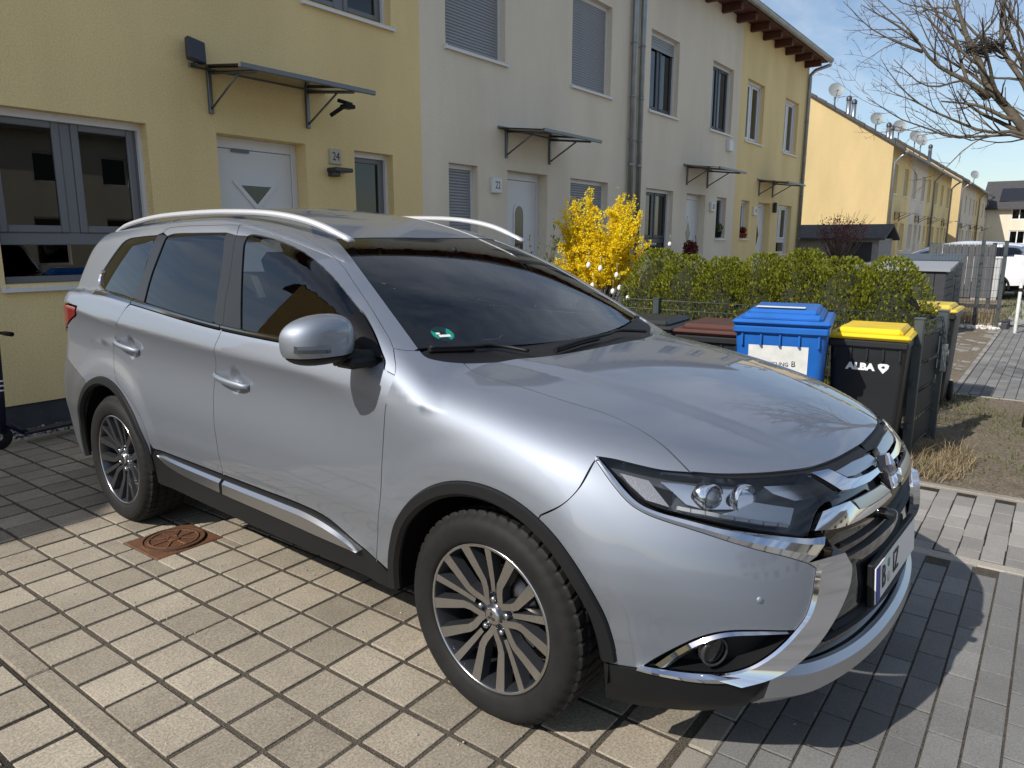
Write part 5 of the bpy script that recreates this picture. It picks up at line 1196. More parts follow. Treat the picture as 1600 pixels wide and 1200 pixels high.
YEL=render_mat('yellow_render_shade_lift',(.88,.685,.345)); WHI=render_mat('cream_render',(.84,.745,.60)); YEL_DIM=render_mat('yellow_render_sun_dim',(.56,.43,.22)); CRE=render_mat('pale_cream_render',(.72,.66,.52))  # same yellow lifted for shaded fronts, dimmed for the sunlit gable; cream lifted too
PLIN=plain('plinth_grey',(.055,.055,.060),.9,var=.2,bump=.4,bscale=120)
WPVC=plain('white_pvc',(.70,.70,.71),.35,0,.5); GPVC=plain('grey_pvc',(.17,.175,.19),.4,0,.5); APVC=plain('anthracite_pvc',(.035,.038,.045),.4)
SILLM=plain('white_sill',(.74,.74,.74),.4); SHUT=plain('shutter_grey',(.30,.31,.33),.45,.1); ZINC=plain('zinc',(.30,.32,.335),.38,.8,var=.15,scale=5)
WOOD=plain('red_brown_wood',(.095,.030,.018),.7,var=.25,scale=10); TILE=plain('roof_tile',(.055,.052,.052),.75,var=.3,scale=6,bump=.5,bscale=25,bdist=.01)
ALU=plain('canopy_aluminium',(.17,.18,.19),.4,.7); WING=glass('window_glass',(.05,.06,.065),ior=1.55); CANG=glass('canopy_glass',(.55,.60,.60))
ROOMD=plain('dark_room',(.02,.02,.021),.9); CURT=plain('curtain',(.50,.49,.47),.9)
FY=5.40; TH=.36
def wall_pieces(mb,x0,x1,z0,z1,ops,y0=FY,th=TH,xs=None):
    ops=sorted(ops); xs=sorted({x0,x1,*[o[0] for o in ops],*[o[1] for o in ops]})
    for a,b in zip(xs[:-1],xs[1:]):
        cuts=sorted([(o[2],o[3]) for o in ops if o[0]<=a+1e-6 and o[1]>=b-1e-6]); z=z0
        for c0,c1 in cuts:
            if c0>z: mb.box(a,b,y0,y0+th,z,c0)
            z=c1
        if z1>z: mb.box(a,b,y0,y0+th,z,z1)
def window(par,x0,x1,z0,z1,fm,style,sill=True,guide=WPVC,shut=0,y=FY,dep=.15):
    """frame mesh with sash, pane, sill and shutter as children"""
    yf=y+dep; w=x1-x0
    fw=.055; mb=MB()
    mb.box(x0,x0+fw,yf,yf+.07,z0,z1,bev=.006); mb.box(x1-fw,x1,yf,yf+.07,z0,z1,bev=.006); mb.box(x0+fw,x1-fw,yf+.001,yf+.069,z1-fw,z1,bev=.006); mb.box(x0+fw,x1-fw,yf+.001,yf+.069,z0,z0+fw,bev=.006)
    zt=z0
    if style=='big':
        zt=z0+.36; mb.box(x0+fw,x1-fw,yf+.002,yf+.068,zt-.05,zt+.05,bev=.006)
    if style in('big','double'):
        xm=(x0+x1)/2; mb.box(xm-.045,xm+.045,yf+.0015,yf+.0685,zt+.05 if zt>z0 else z0+fw,z1-fw,bev=.006)
    fr=mb.build('window',fm,par)
    cells=[(x0+fw,x1-fw,(zt+.05 if zt>z0 else z0+fw),z1-fw)]
    if style in('big','double'):
        a,b,c,d=cells[0]; xm=(x0+x1)/2; cells=[(a,xm-.045,c,d),(xm+.045,b,c,d)]
    for (a,b,c,d) in cells:
        s=.06; mb=MB(); mb.box(a,a+s,yf-.012,yf+.05,c,d,bev=.008); mb.box(b-s,b,yf-.012,yf+.05,c,d,bev=.008); mb.box(a+s,b-s,yf-.011,yf+.049,d-s,d,bev=.008); mb.box(a+s,b-s,yf-.011,yf+.049,c,c+s,bev=.008)
        mb.build('sash',fm,fr)
        mb=MB(); mb.box(a+s-.005,b-s+.005,yf+.012,yf+.018,c+s-.005,d-s+.005); mb.build('pane',WING,fr)
    if style=='big':
        mb=MB(); mb.box(x0+fw-.004,x1-fw+.004,yf+.02,yf+.026,z0+fw-.004,zt-.046); mb.build('pane',WING,fr)
    # shutter guides and box edge
    if guide:
        mb=MB(); mb.box(x0+.001,x0+.035,yf-.045,yf-.005,z0+.01,z1-.001); mb.box(x1-.035,x1-.001,yf-.045,yf-.005,z0+.01,z1-.001); mb.box(x0+.036,x1-.036,yf-.047,yf-.004,z1-.06,z1-.001); mb.build('shutter_guide',guide,fr)
    if shut>0:
        zb=z1-.06-(z1-.06-z0-.012)*shut; mb=MB(); n=int((z1-.06-zb)/.039); h=(z1-.06-zb)/max(n,1)
        for k in range(n):
            za=zb+k*h; mb.add([(x0+.036,yf-.030,za),(x1-.036,yf-.030,za),(x1-.036,yf-.037,za+h*.25),(x0+.036,yf-.037,za+h*.25),(x1-.036,yf-.037,za+h*.7),(x0+.036,yf-.037,za+h*.7),(x1-.036,yf-.026,za+h*.98),(x0+.036,yf-.026,za+h*.98)],[(0,1,2,3),(3,2,4,5),(5,4,6,7)])
        o=mb.build('roller_shutter',SHUT,fr); tag(o,kind='stuff')
        mb=MB(); mb.box(x0+.037,x1-.037,yf-.042,yf-.02,zb-.03,zb+.002,bev=.004); mb.build('shutter_end_bar',SHUT if fm!=WPVC else WPVC,fr)
    if sill:
        mb=MB(); V=[(x0-.03,y-.045,z0-.030),(x1+.03,y-.045,z0-.030),(x1+.03,yf,z0-.004),(x0-.03,yf,z0-.004),(x0-.03,y-.045,z0-.058),(x1+.03,y-.045,z0-.058),(x1+.03,yf,z0-.032),(x0-.03,yf,z0-.032)]
        mb.add(V,[(0,1,2,3),(4,7,6,5),(0,4,5,1),(1,5,6,2),(2,6,7,3),(3,7,4,0)])
        for xa in (x0-.032,x1+.012): mb.box(xa,xa+.02,y-.047,y-.002,z0-.06,z0-.006)
        mb.build('window_sill',SILLM,fr)
    # room behind
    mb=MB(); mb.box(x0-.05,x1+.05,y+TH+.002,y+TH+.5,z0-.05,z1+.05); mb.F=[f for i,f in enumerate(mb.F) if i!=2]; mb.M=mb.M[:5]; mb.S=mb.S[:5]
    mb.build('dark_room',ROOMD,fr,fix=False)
    return fr
def front_door(par,x0,x1,z0,z1,style,y=FY,dep=.17,hinge=1,light=None):
    yf=y+dep; fw=.07; mb=MB()
    mb.box(x0,x0+fw,yf,yf+.08,z0,z1,bev=.006); mb.box(x1-fw,x1,yf,yf+.08,z0,z1,bev=.006); mb.box(x0+fw,x1-fw,yf+.001,yf+.079,z1-.11,z1,bev=.006)
    mb.box(x0+fw+.004,x1-fw-.004,yf+.012,yf+.07,z0+.02,z1-.115,bev=.004); d=mb.build('front_door',WPVC,par)
    xm=(x0+x1)/2; zt=z1
    if style=='triangle':
        zc=zt-.43
        tri=lambda s,dz=0:[(xm-.275*s,zc+.0+dz),(xm+.275*s,zc+.0+dz),(xm,zc-.285*s+dz)]
        o=tri(1);i=tri(.66,-.035); mb=MB()
        for k in range(3):
            a,b=o[k],o[(k+1)%3]; c,e=i[(k+1)%3],i[k]; mb.prism([a,b,c,e],yf-.004,yf+.02,'y')
        mb.build('door_light_frame',WPVC,d)
        mb=MB(); mb.prism(i,yf+.004,yf+.01,'y'); mb.build('pane',WING,d)
    elif style=='oval':
        pts=[(xm-.11+.0,zt-1.25),(xm+.11,zt-1.25),(xm+.11,zt-.62)]+[(xm+.11*math.cos(t),zt-.62+.13*math.sin(t)) for t in np.linspace(0,math.pi,12)][1:]
        mb=MB(); mb.prism(pts,yf+.001,yf+.011,'y'); mb.build('pane',WING,d)
        ring2=[(xm+(px_-xm)*1.25,zt-.93+(pz_-zt+.93)*1.10) for px_,pz_ in pts]; mb=MB()
        for k in range(len(pts)): mb.prism([ring2[k],ring2[(k+1)%len(pts)],pts[(k+1)%len(pts)],pts[k]],yf-.002,yf+.014,'y')
        mb.build('door_light_frame',WPVC,d)
    elif style=='diamond':
        pts=[(xm-.14,zt-.85),(xm,zt-1.15),(xm+.14,zt-.85),(xm,zt-.55)]; mb=MB(); mb.prism(pts,yf+.001,yf+.011,'y'); mb.build('pane',WING,d)
        r2=[(xm+(a-xm)*1.3,zt-.85+(b-zt+.85)*1.3) for a,b in pts]; mb=MB()
        for k in range(4): mb.prism([r2[k],r2[(k+1)%4],pts[(k+1)%4],pts[k]],yf-.002,yf+.014,'y')
        mb.build('door_light_frame',WPVC,d)
    hx=x0+fw+.07 if hinge>0 else x1-fw-.07
    mb=MB(); mb.tube([(hx,yf-.03,z0+.75),(hx,yf-.05,z0+.85),(hx,yf-.05,z0+1.25),(hx,yf-.03,z0+1.35)],.012,8); mb.build('door_handle',ZINC,d)
    mb=MB(); mb.box(x0-.1,x1+.1,y-.28,y-.001,.0,z0-.005,bev=.01); mb.build('door_step',KERBM,par)
    return d
def canopy(par,x0,x1,b1,b2,z=3.10,y=FY,out=.80):
    drop=.0; zf=z-.09
    mb=MB(); mb.add([(x0,y-.01,z),(x1,y-.01,z),(x1,y-out,zf),(x0,y-out,zf),(x0,y-.01,z+.010),(x1,y-.01,z+.010),(x1,y-out,zf+.010),(x0,y-out,zf+.010)],[(0,3,2,1),(4,5,6,7),(0,1,5,4),(1,2,6,5),(2,3,7,6),(3,0,4,7)])
    c=mb.build('canopy',CANG,par)
    mb=MB(); mb.box(x0-.01,x1+.01,y-out-.012,y-out+.02,zf-.022,zf+.022,bev=.004); mb.build('canopy_front_rail',ALU,c)
    mb=MB(); mb.box(x0-.01,x1+.01,y-.03,y,z-.01,z+.03,bev=.004); mb.build('canopy_wall_rail',ALU,c)
    for bx in (b1,b2):
        mb=MB(); mb.box(bx-.02,bx+.02,y-.035,y,z-.40,z-.012,bev=.004)
        def bar(p,q,r=.014):
            mb.tube([(bx,*p),(bx,*q)],r,4)
        bar((y-.02,z-.03),(y-out+.04,zf-.022),.016); bar((y-.02,z-.36),(y-out*.62,z-.03-.09*.62-.01),.013)
        mb.build('canopy_bracket',ALU,c)
    return c
def number_sign(par,x,z,s,w=.20,h=.20,mat=None,d=.06):
    mb=MB(); mb.box(x-w/2,x+w/2,FY-d,FY,z-h/2,z+h/2,bev=.012); sg=mb.build('house_number',mat or plain('sign_white',(.72,.72,.70),.4),par)
    text('number_digits',s,.15 if w>.18 else .13,INK,sg,(x,FY-d-.0015,z),(math.pi/2,0,0),sx=.8)
    return sg
UW=5.53
def unit(name,label,x0,mirror,wall,fm,style_door,number,shut,upfm=None,roof=True,ridge_y=10.6,ez=6.70,group='terraced houses of the near row'):
    H=empty(name,(0,0,0)); tag(H,label,'house',group)
    X=(lambda u0,u1:(x0+UW-u1,x0+UW-u0)) if mirror else (lambda u0,u1:(x0+u0,x0+u1))
    sm_=X(.51,1.12); dr=X(1.80,2.85); bg_=X(3.53,4.78); u1=X(.48,1.75); u2=X(3.51,4.78)
    ops=[(*sm_,1.60 if number not in('24',) else 1.60,2.54),(*dr,.30,2.54),(*bg_,1.17,2.54),(*u1,4.0,5.43),(*u2,4.0,5.43)]
    mb=MB(); wall_pieces(mb,x0,x0+UW,.20,ez+.1,ops); mb.build('wall',wall,H)
    mb=MB()
    d0,d1=dr
    mb.box(x0,d0,FY+.02,FY+TH-.02,-.1,.198); mb.box(d1,x0+UW,FY+.02,FY+TH-.02,-.1,.198); mb.box(d0,d1,FY+.10,FY+TH-.02,-.1,.298); mb.build('plinth',PLIN,H)
    g=WPVC
    window(H,*sm_,1.60,2.54,fm,'single',shut=shut[0],guide=g); window(H,*bg_,1.17,2.54,fm,'big',shut=shut[1],guide=g)
    window(H,*u1,4.0,5.43,upfm or fm,'single' if shut[2] else 'double',shut=shut[2],guide=g); window(H,*u2,4.0,5.43,upfm or fm,'double',shut=shut[3],guide=g)
    front_door(H,*dr,.30,2.54,style_door,hinge=-1 if mirror else 1)
    dm=(dr[0]+dr[1])/2
    canopy(H,dm-.75,dm+.80,dm-.57,dm+.56)
    if roof:
        p=.60; y0=4.86; zt=ez; dz=(ridge_y-y0)*p
        mb=MB()
        mb.add([(x0,y0,zt),(x0+UW,y0,zt),(x0+UW,ridge_y,zt+dz),(x0,ridge_y,zt+dz),(x0,y0,zt-.05),(x0+UW,y0,zt-.05),(x0+UW,ridge_y,zt+dz-.16),(x0,ridge_y,zt+dz-.16),(x0,2*ridge_y-y0,zt),(x0+UW,2*ridge_y-y0,zt)],[(0,1,2,3),(4,7,6,5),(0,4,5,1),(0,3,7,4),(1,5,6,2),(3,2,9,8)]); R=mb.build('roof',TILE,H)
        # eave boards and rafter tails
        mb=MB(); mb.box(x0,x0+UW,y0+.02,FY,zt-.075,zt-.052); mb.build('eave_board',WOOD,R)
        for k in range(6):
            xr=x0+.46+.92*k; mb=MB(); mb.box(xr-.06,xr+.06,y0+.09,FY-.001,zt-.24,zt-.078,bev=.006); mb.build('rafter_tail',WOOD,R)
        mb=MB(); V=[];F=[]; n=9
        for xx in (x0,x0+UW):
            for k in range(n):
                a=math.pi*k/(n-1); V.append((xx,y0-.055-.075*math.cos(a),zt-.01-.085*math.sin(a)))
        for k in range(n-1): F.append((k,k+1,n+k+1,n+k))
        mb.add(V,F,0,True); mb.tube([(x0,y0-.13,zt-.005),(x0+UW,y0-.13,zt-.005)],.012,6); mb.tube([(x0,y0+.02,zt-.005),(x0+UW,y0+.02,zt-.005)],.010,6); mb.build('gutter',ZINC,R)
        mb=MB(); V=[(x0,FY+TH,.0),(x0+UW,FY+TH,.0),(x0+UW,2*ridge_y-FY,.0),(x0,2*ridge_y-FY,.0)]
        mb.box(x0+.001,x0+UW-.001,2*ridge_y-FY-.3,2*ridge_y-FY,0,ez); mb.build('rear_wall',wall,H)
    return H
def downpipe(par,x,ztop,y=FY,r=.05,swan=None,z0=.05):
    mb=MB(); yy=y-.075
    P=[(x,yy,z0),(x,yy,ztop-.45)]
    if swan: P+=[(x,yy,ztop-.36),(x+swan[0]*.5,yy-.10,ztop-.22),(x+swan[0],yy-swan[1],ztop-.10),(x+swan[0],yy-swan[1],ztop-.02)]
    else: P+=[(x,yy,ztop-.3),(x,yy-.2,ztop-.16),(x,yy-.42,ztop-.08)]
    mb.tube(P,r,12)
    for z in (1.6,3.35,5.0):
        mb.tube([(x,yy,z-.012),(x,yy,z+.012)],r+.008,12); mb.tube([(x,yy,z),(x,y,z)],.008,6)
    for z in (2.9,4.1): mb.tube([(x,yy,z-.03),(x,yy,z+.03)],r+.004,12)
    return mb.build('downpipe',ZINC,par)
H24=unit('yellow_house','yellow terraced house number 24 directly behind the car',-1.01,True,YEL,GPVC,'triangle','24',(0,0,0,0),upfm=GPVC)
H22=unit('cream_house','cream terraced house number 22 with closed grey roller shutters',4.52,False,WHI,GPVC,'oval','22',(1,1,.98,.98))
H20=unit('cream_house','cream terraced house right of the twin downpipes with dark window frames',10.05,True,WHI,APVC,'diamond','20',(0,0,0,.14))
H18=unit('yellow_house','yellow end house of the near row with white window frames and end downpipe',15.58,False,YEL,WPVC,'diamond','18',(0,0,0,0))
# details of number 24
BEI=plain('sign_beige',(.52,.46,.36),.5)
number_sign(H24,3.115,2.44,'24',.17,.17,BEI,.02)
mb=MB(); mb.box(2.99,3.24,FY-.16,FY,2.27,2.315,bev=.008); mb.box(3.0,3.11,FY-.10,FY,2.22,2.275,bev=.01); mb.build('wall_lamp',APVC,H24)
mb=MB(); mb.box(-.09,.09,-.03,.03,-.11,.11,bev=.012); o=mb.build('solar_lamp',APVC,H24,loc=(1.46,FY-.10,3.22),rot=(-.30,.18,0))
mb=MB(); mb.tube([(1.46,FY-.06,3.18),(1.50,FY,3.11)],.012,6); mb.build('solar_lamp_arm',APVC,H24)
mb=MB(); mb.box(2.78,2.90,FY-.62,FY-.50,2.86,2.90,bev=.01); mb.tube([(2.75,FY-.40,2.80),(2.78,FY-.62,2.89)],.022,8); mb.tube([(2.70,FY-.58,2.92),(2.86,FY-.60,2.90)],.02,8); mb.build('canopy_camera',BLACKP,H24)
mb=MB(); mb.box(1.93,2.13,FY+.162,FY+.17,2.395,2.425); mb.build('door_plaque',GLOSSB,H24)
number_sign(H22,6.02,2.30,'22',.22,.22)
number_sign(H20,14.14,2.30,'20',.22,.22); number_sign(H18,17.05,2.30,'18',.22,.22)
downpipe(H22,10.0,6.62); downpipe(H20,10.32,6.62); downpipe(H18,21.02,6.68,swan=(.22,.48))
mb=MB(); mb.box(14.85,15.1,FY-.09,FY,3.60,3.87,bev=.015); mb.build('alarm_box',MATS['sign_white'],H20)
mb=MB(); mb.box(-.05,.05,-.05,.05,-.14,.14,bev=.02); mb.build('outdoor_lamp',APVC,H18,loc=(18.62,FY-.06,2.44))
# gable of the end house
mb=MB(); ry=10.6; dz=(ry-4.86)*.6
mb.prism([(FY,0.0),(2*ry-FY,0.0),(2*ry-FY,6.7),(ry,6.7+dz-.2),(FY,6.7+.2)],21.08,21.11,'x'); mb.build('gable_wall',YEL,H18)
mb=MB(); mb.prism([(FY+.001,0.0),(2*ry-FY,0.0),(2*ry-FY,6.7),(ry,6.7+dz-.2),(FY+.001,6.7+.2)],-1.04,-1.012,'x'); mb.build('gable_wall',YEL,H24)
# window boxes and pots
POT=plain('pot_dark',(.02,.02,.022),.6); TERR=plain('terracotta_red',(.30,.06,.04),.7)
def leaf_ball(name,c,r,n,size,mat,parent=None,squash=1,shell=.35):
    V=[];F=[]
    for k in range(n):
        d=RNG.normal(size=3); d/=np.linalg.norm(d); q=np.array(c)+d*r*np.array([1,1,squash])*(shell+(1-shell)*RNG.random()**.5)
        a=RNG.normal(size=3); a/=np.linalg.norm(a); b=np.cross(a,d); l=np.linalg.norm(b); b=b/l if l>1e-6 else np.array([1,0,0]); s=size*(.6+.8*RNG.random())
        i=len(V); V+=[q-a*s,q+b*s*.5,q+a*s,q-b*s*.5]; F.append((i,i+1,i+2,i+3))
    return obj(name,mesh(name,V,F),mat,parent)
def leafmat(name,c0,c1,trans=.25,rough=.6):
    m,nt,b=nodes(name); L=nt.links; ge=N(nt,'ShaderNodeNewGeometry')
    r=N(nt,'ShaderNodeMix',data_type='RGBA'); r.inputs['A'].default_value=(*c0,1); r.inputs['B'].default_value=(*c1,1); L.new(ge.outputs['Random Per Island'],r.inputs['Factor']); L.new(r.outputs['Result'],b.inputs['Base Color'])
    b.inputs['Roughness'].default_value=rough; b.inputs['Specular IOR Level'].default_value=.3
    tr=N(nt,'ShaderNodeBsdfTranslucent'); L.new(r.outputs['Result'],tr.inputs['Color']); ms=N(nt,'ShaderNodeMixShader'); ms.inputs[0].default_value=trans
    L.new(b.outputs[0],ms.inputs[1]); L.new(tr.outputs[0],ms.inputs[2]); L.new(ms.outputs[0],nt.nodes['Material Output'].inputs[0]); MATS[name]=m; return m
GRN=leafmat('green_leaf',(.05,.09,.02),(.11,.16,.04)); THU=leafmat('thuja_leaf',(.115,.145,.010),(.29,.30,.028),.35); REDL=leafmat('red_leaf',(.10,.01,.01),(.18,.02,.015))
FORS=leafmat('forsythia_petal',(.86,.66,.010),(.94,.78,.03),.45); BARK=plain('bark',(.085,.070,.048),.9,var=.35,scale=14,bump=.8,bscale=40,bdist=.01); TWIG=plain('twig',(.11,.075,.055),.85,var=.3,scale=9); DRY=leafmat('dry_stalk',(.20,.15,.08),(.36,.28,.17),.2)
def pot_plant(name,label,x,y,z,r,h,pm,lm,cr):
    e=empty(name,(x,y,z)); tag(e,label,'potted plant')
    mb=MB(); mb.lathe([(0,0),(r*.75,0),(r,h),(r*1.08,h),(r*1.08,h+.012),(r*.9,h+.012),(r*.85,h-.02),(0,h-.02)],20,'z'); mb.build('pot',pm,e)
    leaf_ball('foliage',(0,0,h+cr*.8),cr,420,.02,lm,e)
pot_plant('potted_shrub','small round green shrub in a dark pot on the sill of house 20',14.62,FY-.0,1.605,.10,.13,POT,GRN,.13)
pot_plant('flower_pot','low red flowering pot on the sill of the end house',16.25,FY-.02,1.605,.12,.10,TERR,REDL,.10)
# ================================================================ far buildings
def far_row(name,label,x0,n,cols,uw,ez,depth=9.6,gable=YEL_DIM,y0=5.4,det=True):
    H=empty(name,(x0,y0,0)); tag(H,label,'building'); L=n*uw; ry=depth/2; p=.65; th=.3
    for k in range(n):
        u=k*uw; mir_=k%2==1
        X=(lambda a,b:(u+uw-b,u+uw-a)) if mir_ else (lambda a,b:(u+a,u+b))
        ops=[(*X(.5,1.1),1.5,2.4),(*X(1.8,2.8),.25,2.4),(*X(3.4,4.6),1.1,2.4),(*X(.5,1.6),3.7,5.0),(*X(3.4,4.5),3.7,5.0)]
        mb=MB(); wall_pieces(mb,u,u+uw,0,ez+.05,ops,0,th); mb.build('wall',cols[k%len(cols)],H)
        for i,(a,b,c,d) in enumerate(ops):
            isd=i==1
            mb=MB(); f=.07
            mb.box(a,a+f,.14,.2,c,d); mb.box(b-f,b,.14,.2,c,d); mb.box(a+f,b-f,.141,.199,d-f,d); mb.box(a+f,b-f,.141,.199,c,c+f)
            w=mb.build('door' if isd else 'window',WPVC,H)
            mb=MB(); mb.box(a+f-.01,b-f+.01,.17,.18,c+f-.01,d-f+.01); mb.build('door_leaf' if isd else 'pane',WPVC if isd else WING,w)
            if not isd:
                mb=MB(); mb.box(a-.04,b+.04,-.05,.14,c-.05,c-.005); mb.build('window_sill',SILLM,w)
        dm=sum(X(1.8,2.8))/2
        mb=MB(); mb.add([(dm-.8,-.01,2.9),(dm+.8,-.01,2.9),(dm+.8,-.8,2.8),(dm-.8,-.8,2.8)],[(0,1,2,3)]); mb.box(dm-.8,dm+.8,-.82,-.78,2.78,2.83)
        for q in (-.6,.6): mb.box(dm+q-.02,dm+q+.02,-.04,-.002,2.5,2.88); mb.tube([(dm+q,-.02,2.55),(dm+q,-.5,2.8)],.015,4)
        mb.build('canopy',ALU,H)
    mb=MB(); mb.box(0,L,depth-th,depth,0,ez); mb.build('rear_wall',cols[0],H)
    for xx in (0.0,L):
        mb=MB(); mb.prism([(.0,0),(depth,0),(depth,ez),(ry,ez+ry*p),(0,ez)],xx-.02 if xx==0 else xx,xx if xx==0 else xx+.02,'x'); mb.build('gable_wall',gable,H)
    mb=MB(); t=.14; o_=.5; ov=.12
    mb.add([(-ov,-o_,ez-o_*p),(L+ov,-o_,ez-o_*p),(L+ov,ry,ez+ry*p),(-ov,ry,ez+ry*p),(-ov,depth+o_,ez-o_*p),(L+ov,depth+o_,ez-o_*p)]+[(-ov,-o_,ez-o_*p+t),(L+ov,-o_,ez-o_*p+t),(L+ov,ry,ez+ry*p+t),(-ov,ry,ez+ry*p+t),(-ov,depth+o_,ez-o_*p+t),(L+ov,depth+o_,ez-o_*p+t)],
      [(0,3,2,1),(3,4,5,2),(6,7,8,9),(9,8,11,10),(0,1,7,6),(4,10,11,5),(0,6,9,3),(3,9,10,4),(1,2,8,7),(2,5,11,8)]); R=mb.build('roof',TILE,H)
    mb=MB(); mb.tube([(-ov,-o_-.06,ez-o_*p+.02),(L+ov,-o_-.06,ez-o_*p+.02)],.075,8); mb.build('gutter',ZINC,R)
    nv=int(round(ry/ .0+ 0)) if False else 12
    for k in range(12):
        ya=-o_+(ry+o_)*k/12; yb=-o_+(ry+o_)*(k+1)/12-.02
        mb=MB(); mb.add([(-ov-.03,ya,ez+ya*p+t-.10),(-ov-.03,yb,ez+yb*p+t-.10),(-ov-.03,yb,ez+yb*p+t+.03),(-ov-.03,ya,ez+ya*p+t+.06),(-ov+.16,ya,ez+ya*p+t-.10),(-ov+.16,yb,ez+yb*p+t-.10),(-ov+.16,yb,ez+yb*p+t+.03),(-ov+.16,ya,ez+ya*p+t+.06)],[(0,1,2,3),(4,7,6,5),(0,3,7,4),(1,5,6,2),(3,2,6,7),(0,4,5,1)]); mb.build('verge_tile',TILE,R)
    for xx in (.15,L*.62,L-.15):
        mb=MB(); mb.tube([(xx,-.08,.1),(xx,-.08,ez-.75),(xx,-.3,ez-.5),(xx,-o_-.05,ez-o_*p)],.055,10); mb.build('downpipe',ZINC,H)
    return H,R
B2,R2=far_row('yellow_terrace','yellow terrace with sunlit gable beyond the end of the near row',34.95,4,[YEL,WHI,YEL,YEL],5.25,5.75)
B3,R3=far_row('pale_terrace','farther terrace seen past the second row, mostly grey in shade',61.8,4,[WHI,WHI,YEL,WHI],5.6,6.05,gable=YEL_DIM)
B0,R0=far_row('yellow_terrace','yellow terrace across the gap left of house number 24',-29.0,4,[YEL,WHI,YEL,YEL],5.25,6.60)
def far_house(x0,y0,y1,ez,rz,depth=9):
    H=empty('cream_house',(x0,y0,0)); tag(H,'pale cream house with dark roof closing the end of the street','building'); L=y1-y0
    ops=[(1.2,2.5,1.3,2.6),(1.2,2.5,3.6,4.9),(4.2,5.5,1.3,2.6),(4.2,5.5,3.6,4.9),(8.0,9.3,1.3,2.6),(8.0,9.3,3.6,4.9),(11,12.3,1.3,2.6),(11,12.3,3.6,4.9)]
    ops=[o for o in ops if o[1]<L-.3]
    mb=MB(); xs=[0]; 
    # wall lies along y: build along x then swap
    tmp=MB(); wall_pieces(tmp,0,L,0,ez,ops,0,.3); mb.V=[(v[1],v[0],v[2]) for v in tmp.V]; mb.F=[f[::-1] for f in tmp.F]; mb.M=tmp.M; mb.S=tmp.S; mb.build('wall',CRE,H)
    for a,b,c,d in ops:
        t=MB(); f=.09; t.box(a,a+f,.05,.15,c,d); t.box(b-f,b,.05,.15,c,d); t.box((a+b)/2-.05,(a+b)/2+.05,.051,.149,c,d); t.box(a+f,b-f,.052,.148,d-f,d); t.box(a+f,b-f,.052,.148,c,c+f)
        t.V=[(v[1],v[0],v[2]) for v in t.V]; w=t.build('window',WPVC,H)
        t=MB(); t.box(a+.05,b-.05,.1,.11,c+.05,d-.05); t.V=[(v[1],v[0],v[2]) for v in t.V]; t.build('pane',WING,w)
    for yy in (0,L-.02):
        mb=MB(); mb.prism([(0,0),(depth,0),(depth,ez),(depth/2,rz),(0,ez)],yy,yy+.02,'y'); mb.build('gable_wall',CRE,H)
    mb=MB(); mb.add([(-.5,-.3,ez-.3),(-.5,L+.3,ez-.3),(depth/2,L+.3,rz+.1),(depth/2,-.3,rz+.1),(depth+.5,L+.3,ez-.3),(depth+.5,-.3,ez-.3),(-.5,-.3,ez-.16),(-.5,L+.3,ez-.16),(depth/2,L+.3,rz+.24),(depth/2,-.3,rz+.24),(depth+.5,L+.3,ez-.16),(depth+.5,-.3,ez-.16)],[(0,1,2,3),(3,2,4,5),(6,9,8,7),(9,11,10,8),(0,6,7,1),(5,4,10,11),(0,3,9,6),(3,5,11,9),(1,7,8,2),(2,8,10,4)]); R=mb.build('roof',TILE,H)
    s=(rz+.24-(ez-.16))/(depth/2+.5)
    for k in range(2):
        ya=L*.18+k*L*.42; xa,xb=.6,2.9; V=[]
        for (x,y) in ((xa,ya),(xa,ya+L*.3),(xb,ya+L*.3),(xb,ya)): V.append((x,y,ez-.16+(x+.5)*s+.09))
        V+=[(x,y,z-.05) for x,y,z in V]; mb=MB(); mb.add(V,[(0,1,2,3),(4,7,6,5),(0,4,5,1),(1,5,6,2),(2,6,7,3),(3,7,4,0)]); mb.build('solar_panel',GLOSSB,R)
    for yy in (L*.28,L*.62):
        mb=MB(); mb.tube([(-.1,yy,.1),(-.1,yy,ez-.4),(-.45,yy,ez-.2)],.06,8); mb.build('downpipe',ZINC,H)
    return H,R,s
BH,RH,sH=far_house(84,-6.0,5.6,4.85,7.3)
# satellite dishes and flues standing on the roofs
DISH=plain('dish_grey',(.22,.24,.245),.55,.1)
def dish(label,x,y,z,r,base):
    e=empty('satellite_dish',(x,y,base)); tag(e,label,'satellite dish','satellite dishes on the far roofs')
    h=z-base; mb=MB(); mb.tube([(0,0,-.15),(0,0,h)],.035,8); mb.build('mast',ZINC,e)
    mb=MB(); V=[];F=[];rg=6;sg=28
    for j in range(rg+1):
        q=j/rg
        for k in range(sg): V.append((r*q*math.cos(k*2*math.pi/sg),r*1.08*q*math.sin(k*2*math.pi/sg),.22*r*q*q))
    for j in range(rg):
        for k in range(sg): F.append((j*sg+k,j*sg+(k+1)%sg,(j+1)*sg+(k+1)%sg,(j+1)*sg+k))
    mb.add(V,F,0,True); d=mb.build('reflector',DISH,e,loc=(0,0,h),rot=(math.radians(68),0,math.radians(-62)))
    mb=MB(); mb.tube([(0,-r,.0),(0,-r*.55,r*.95)],.018,6); mb.box(-.05,.05,-r*.6,-r*.45,r*.9,r*1.05,bev=.01); mb.build('feed_arm',ZINC,d)
def flue(label,x,y,z,base,hat=True):
    e=empty('roof_flue',(x,y,base)); tag(e,label,'flue','flues on the far roofs'); h=z-base
    mb=MB(); mb.lathe([(.11,-.3),(.11,h),(0,h)],14,'z'); mb.build('pipe',ZINC,e)
    mb=MB(); mb.lathe([(.13,h+.02),(.13,h+.16),(.05,h+.24),(0,h+.24)],14,'z'); mb.build('cap',APVC,e)
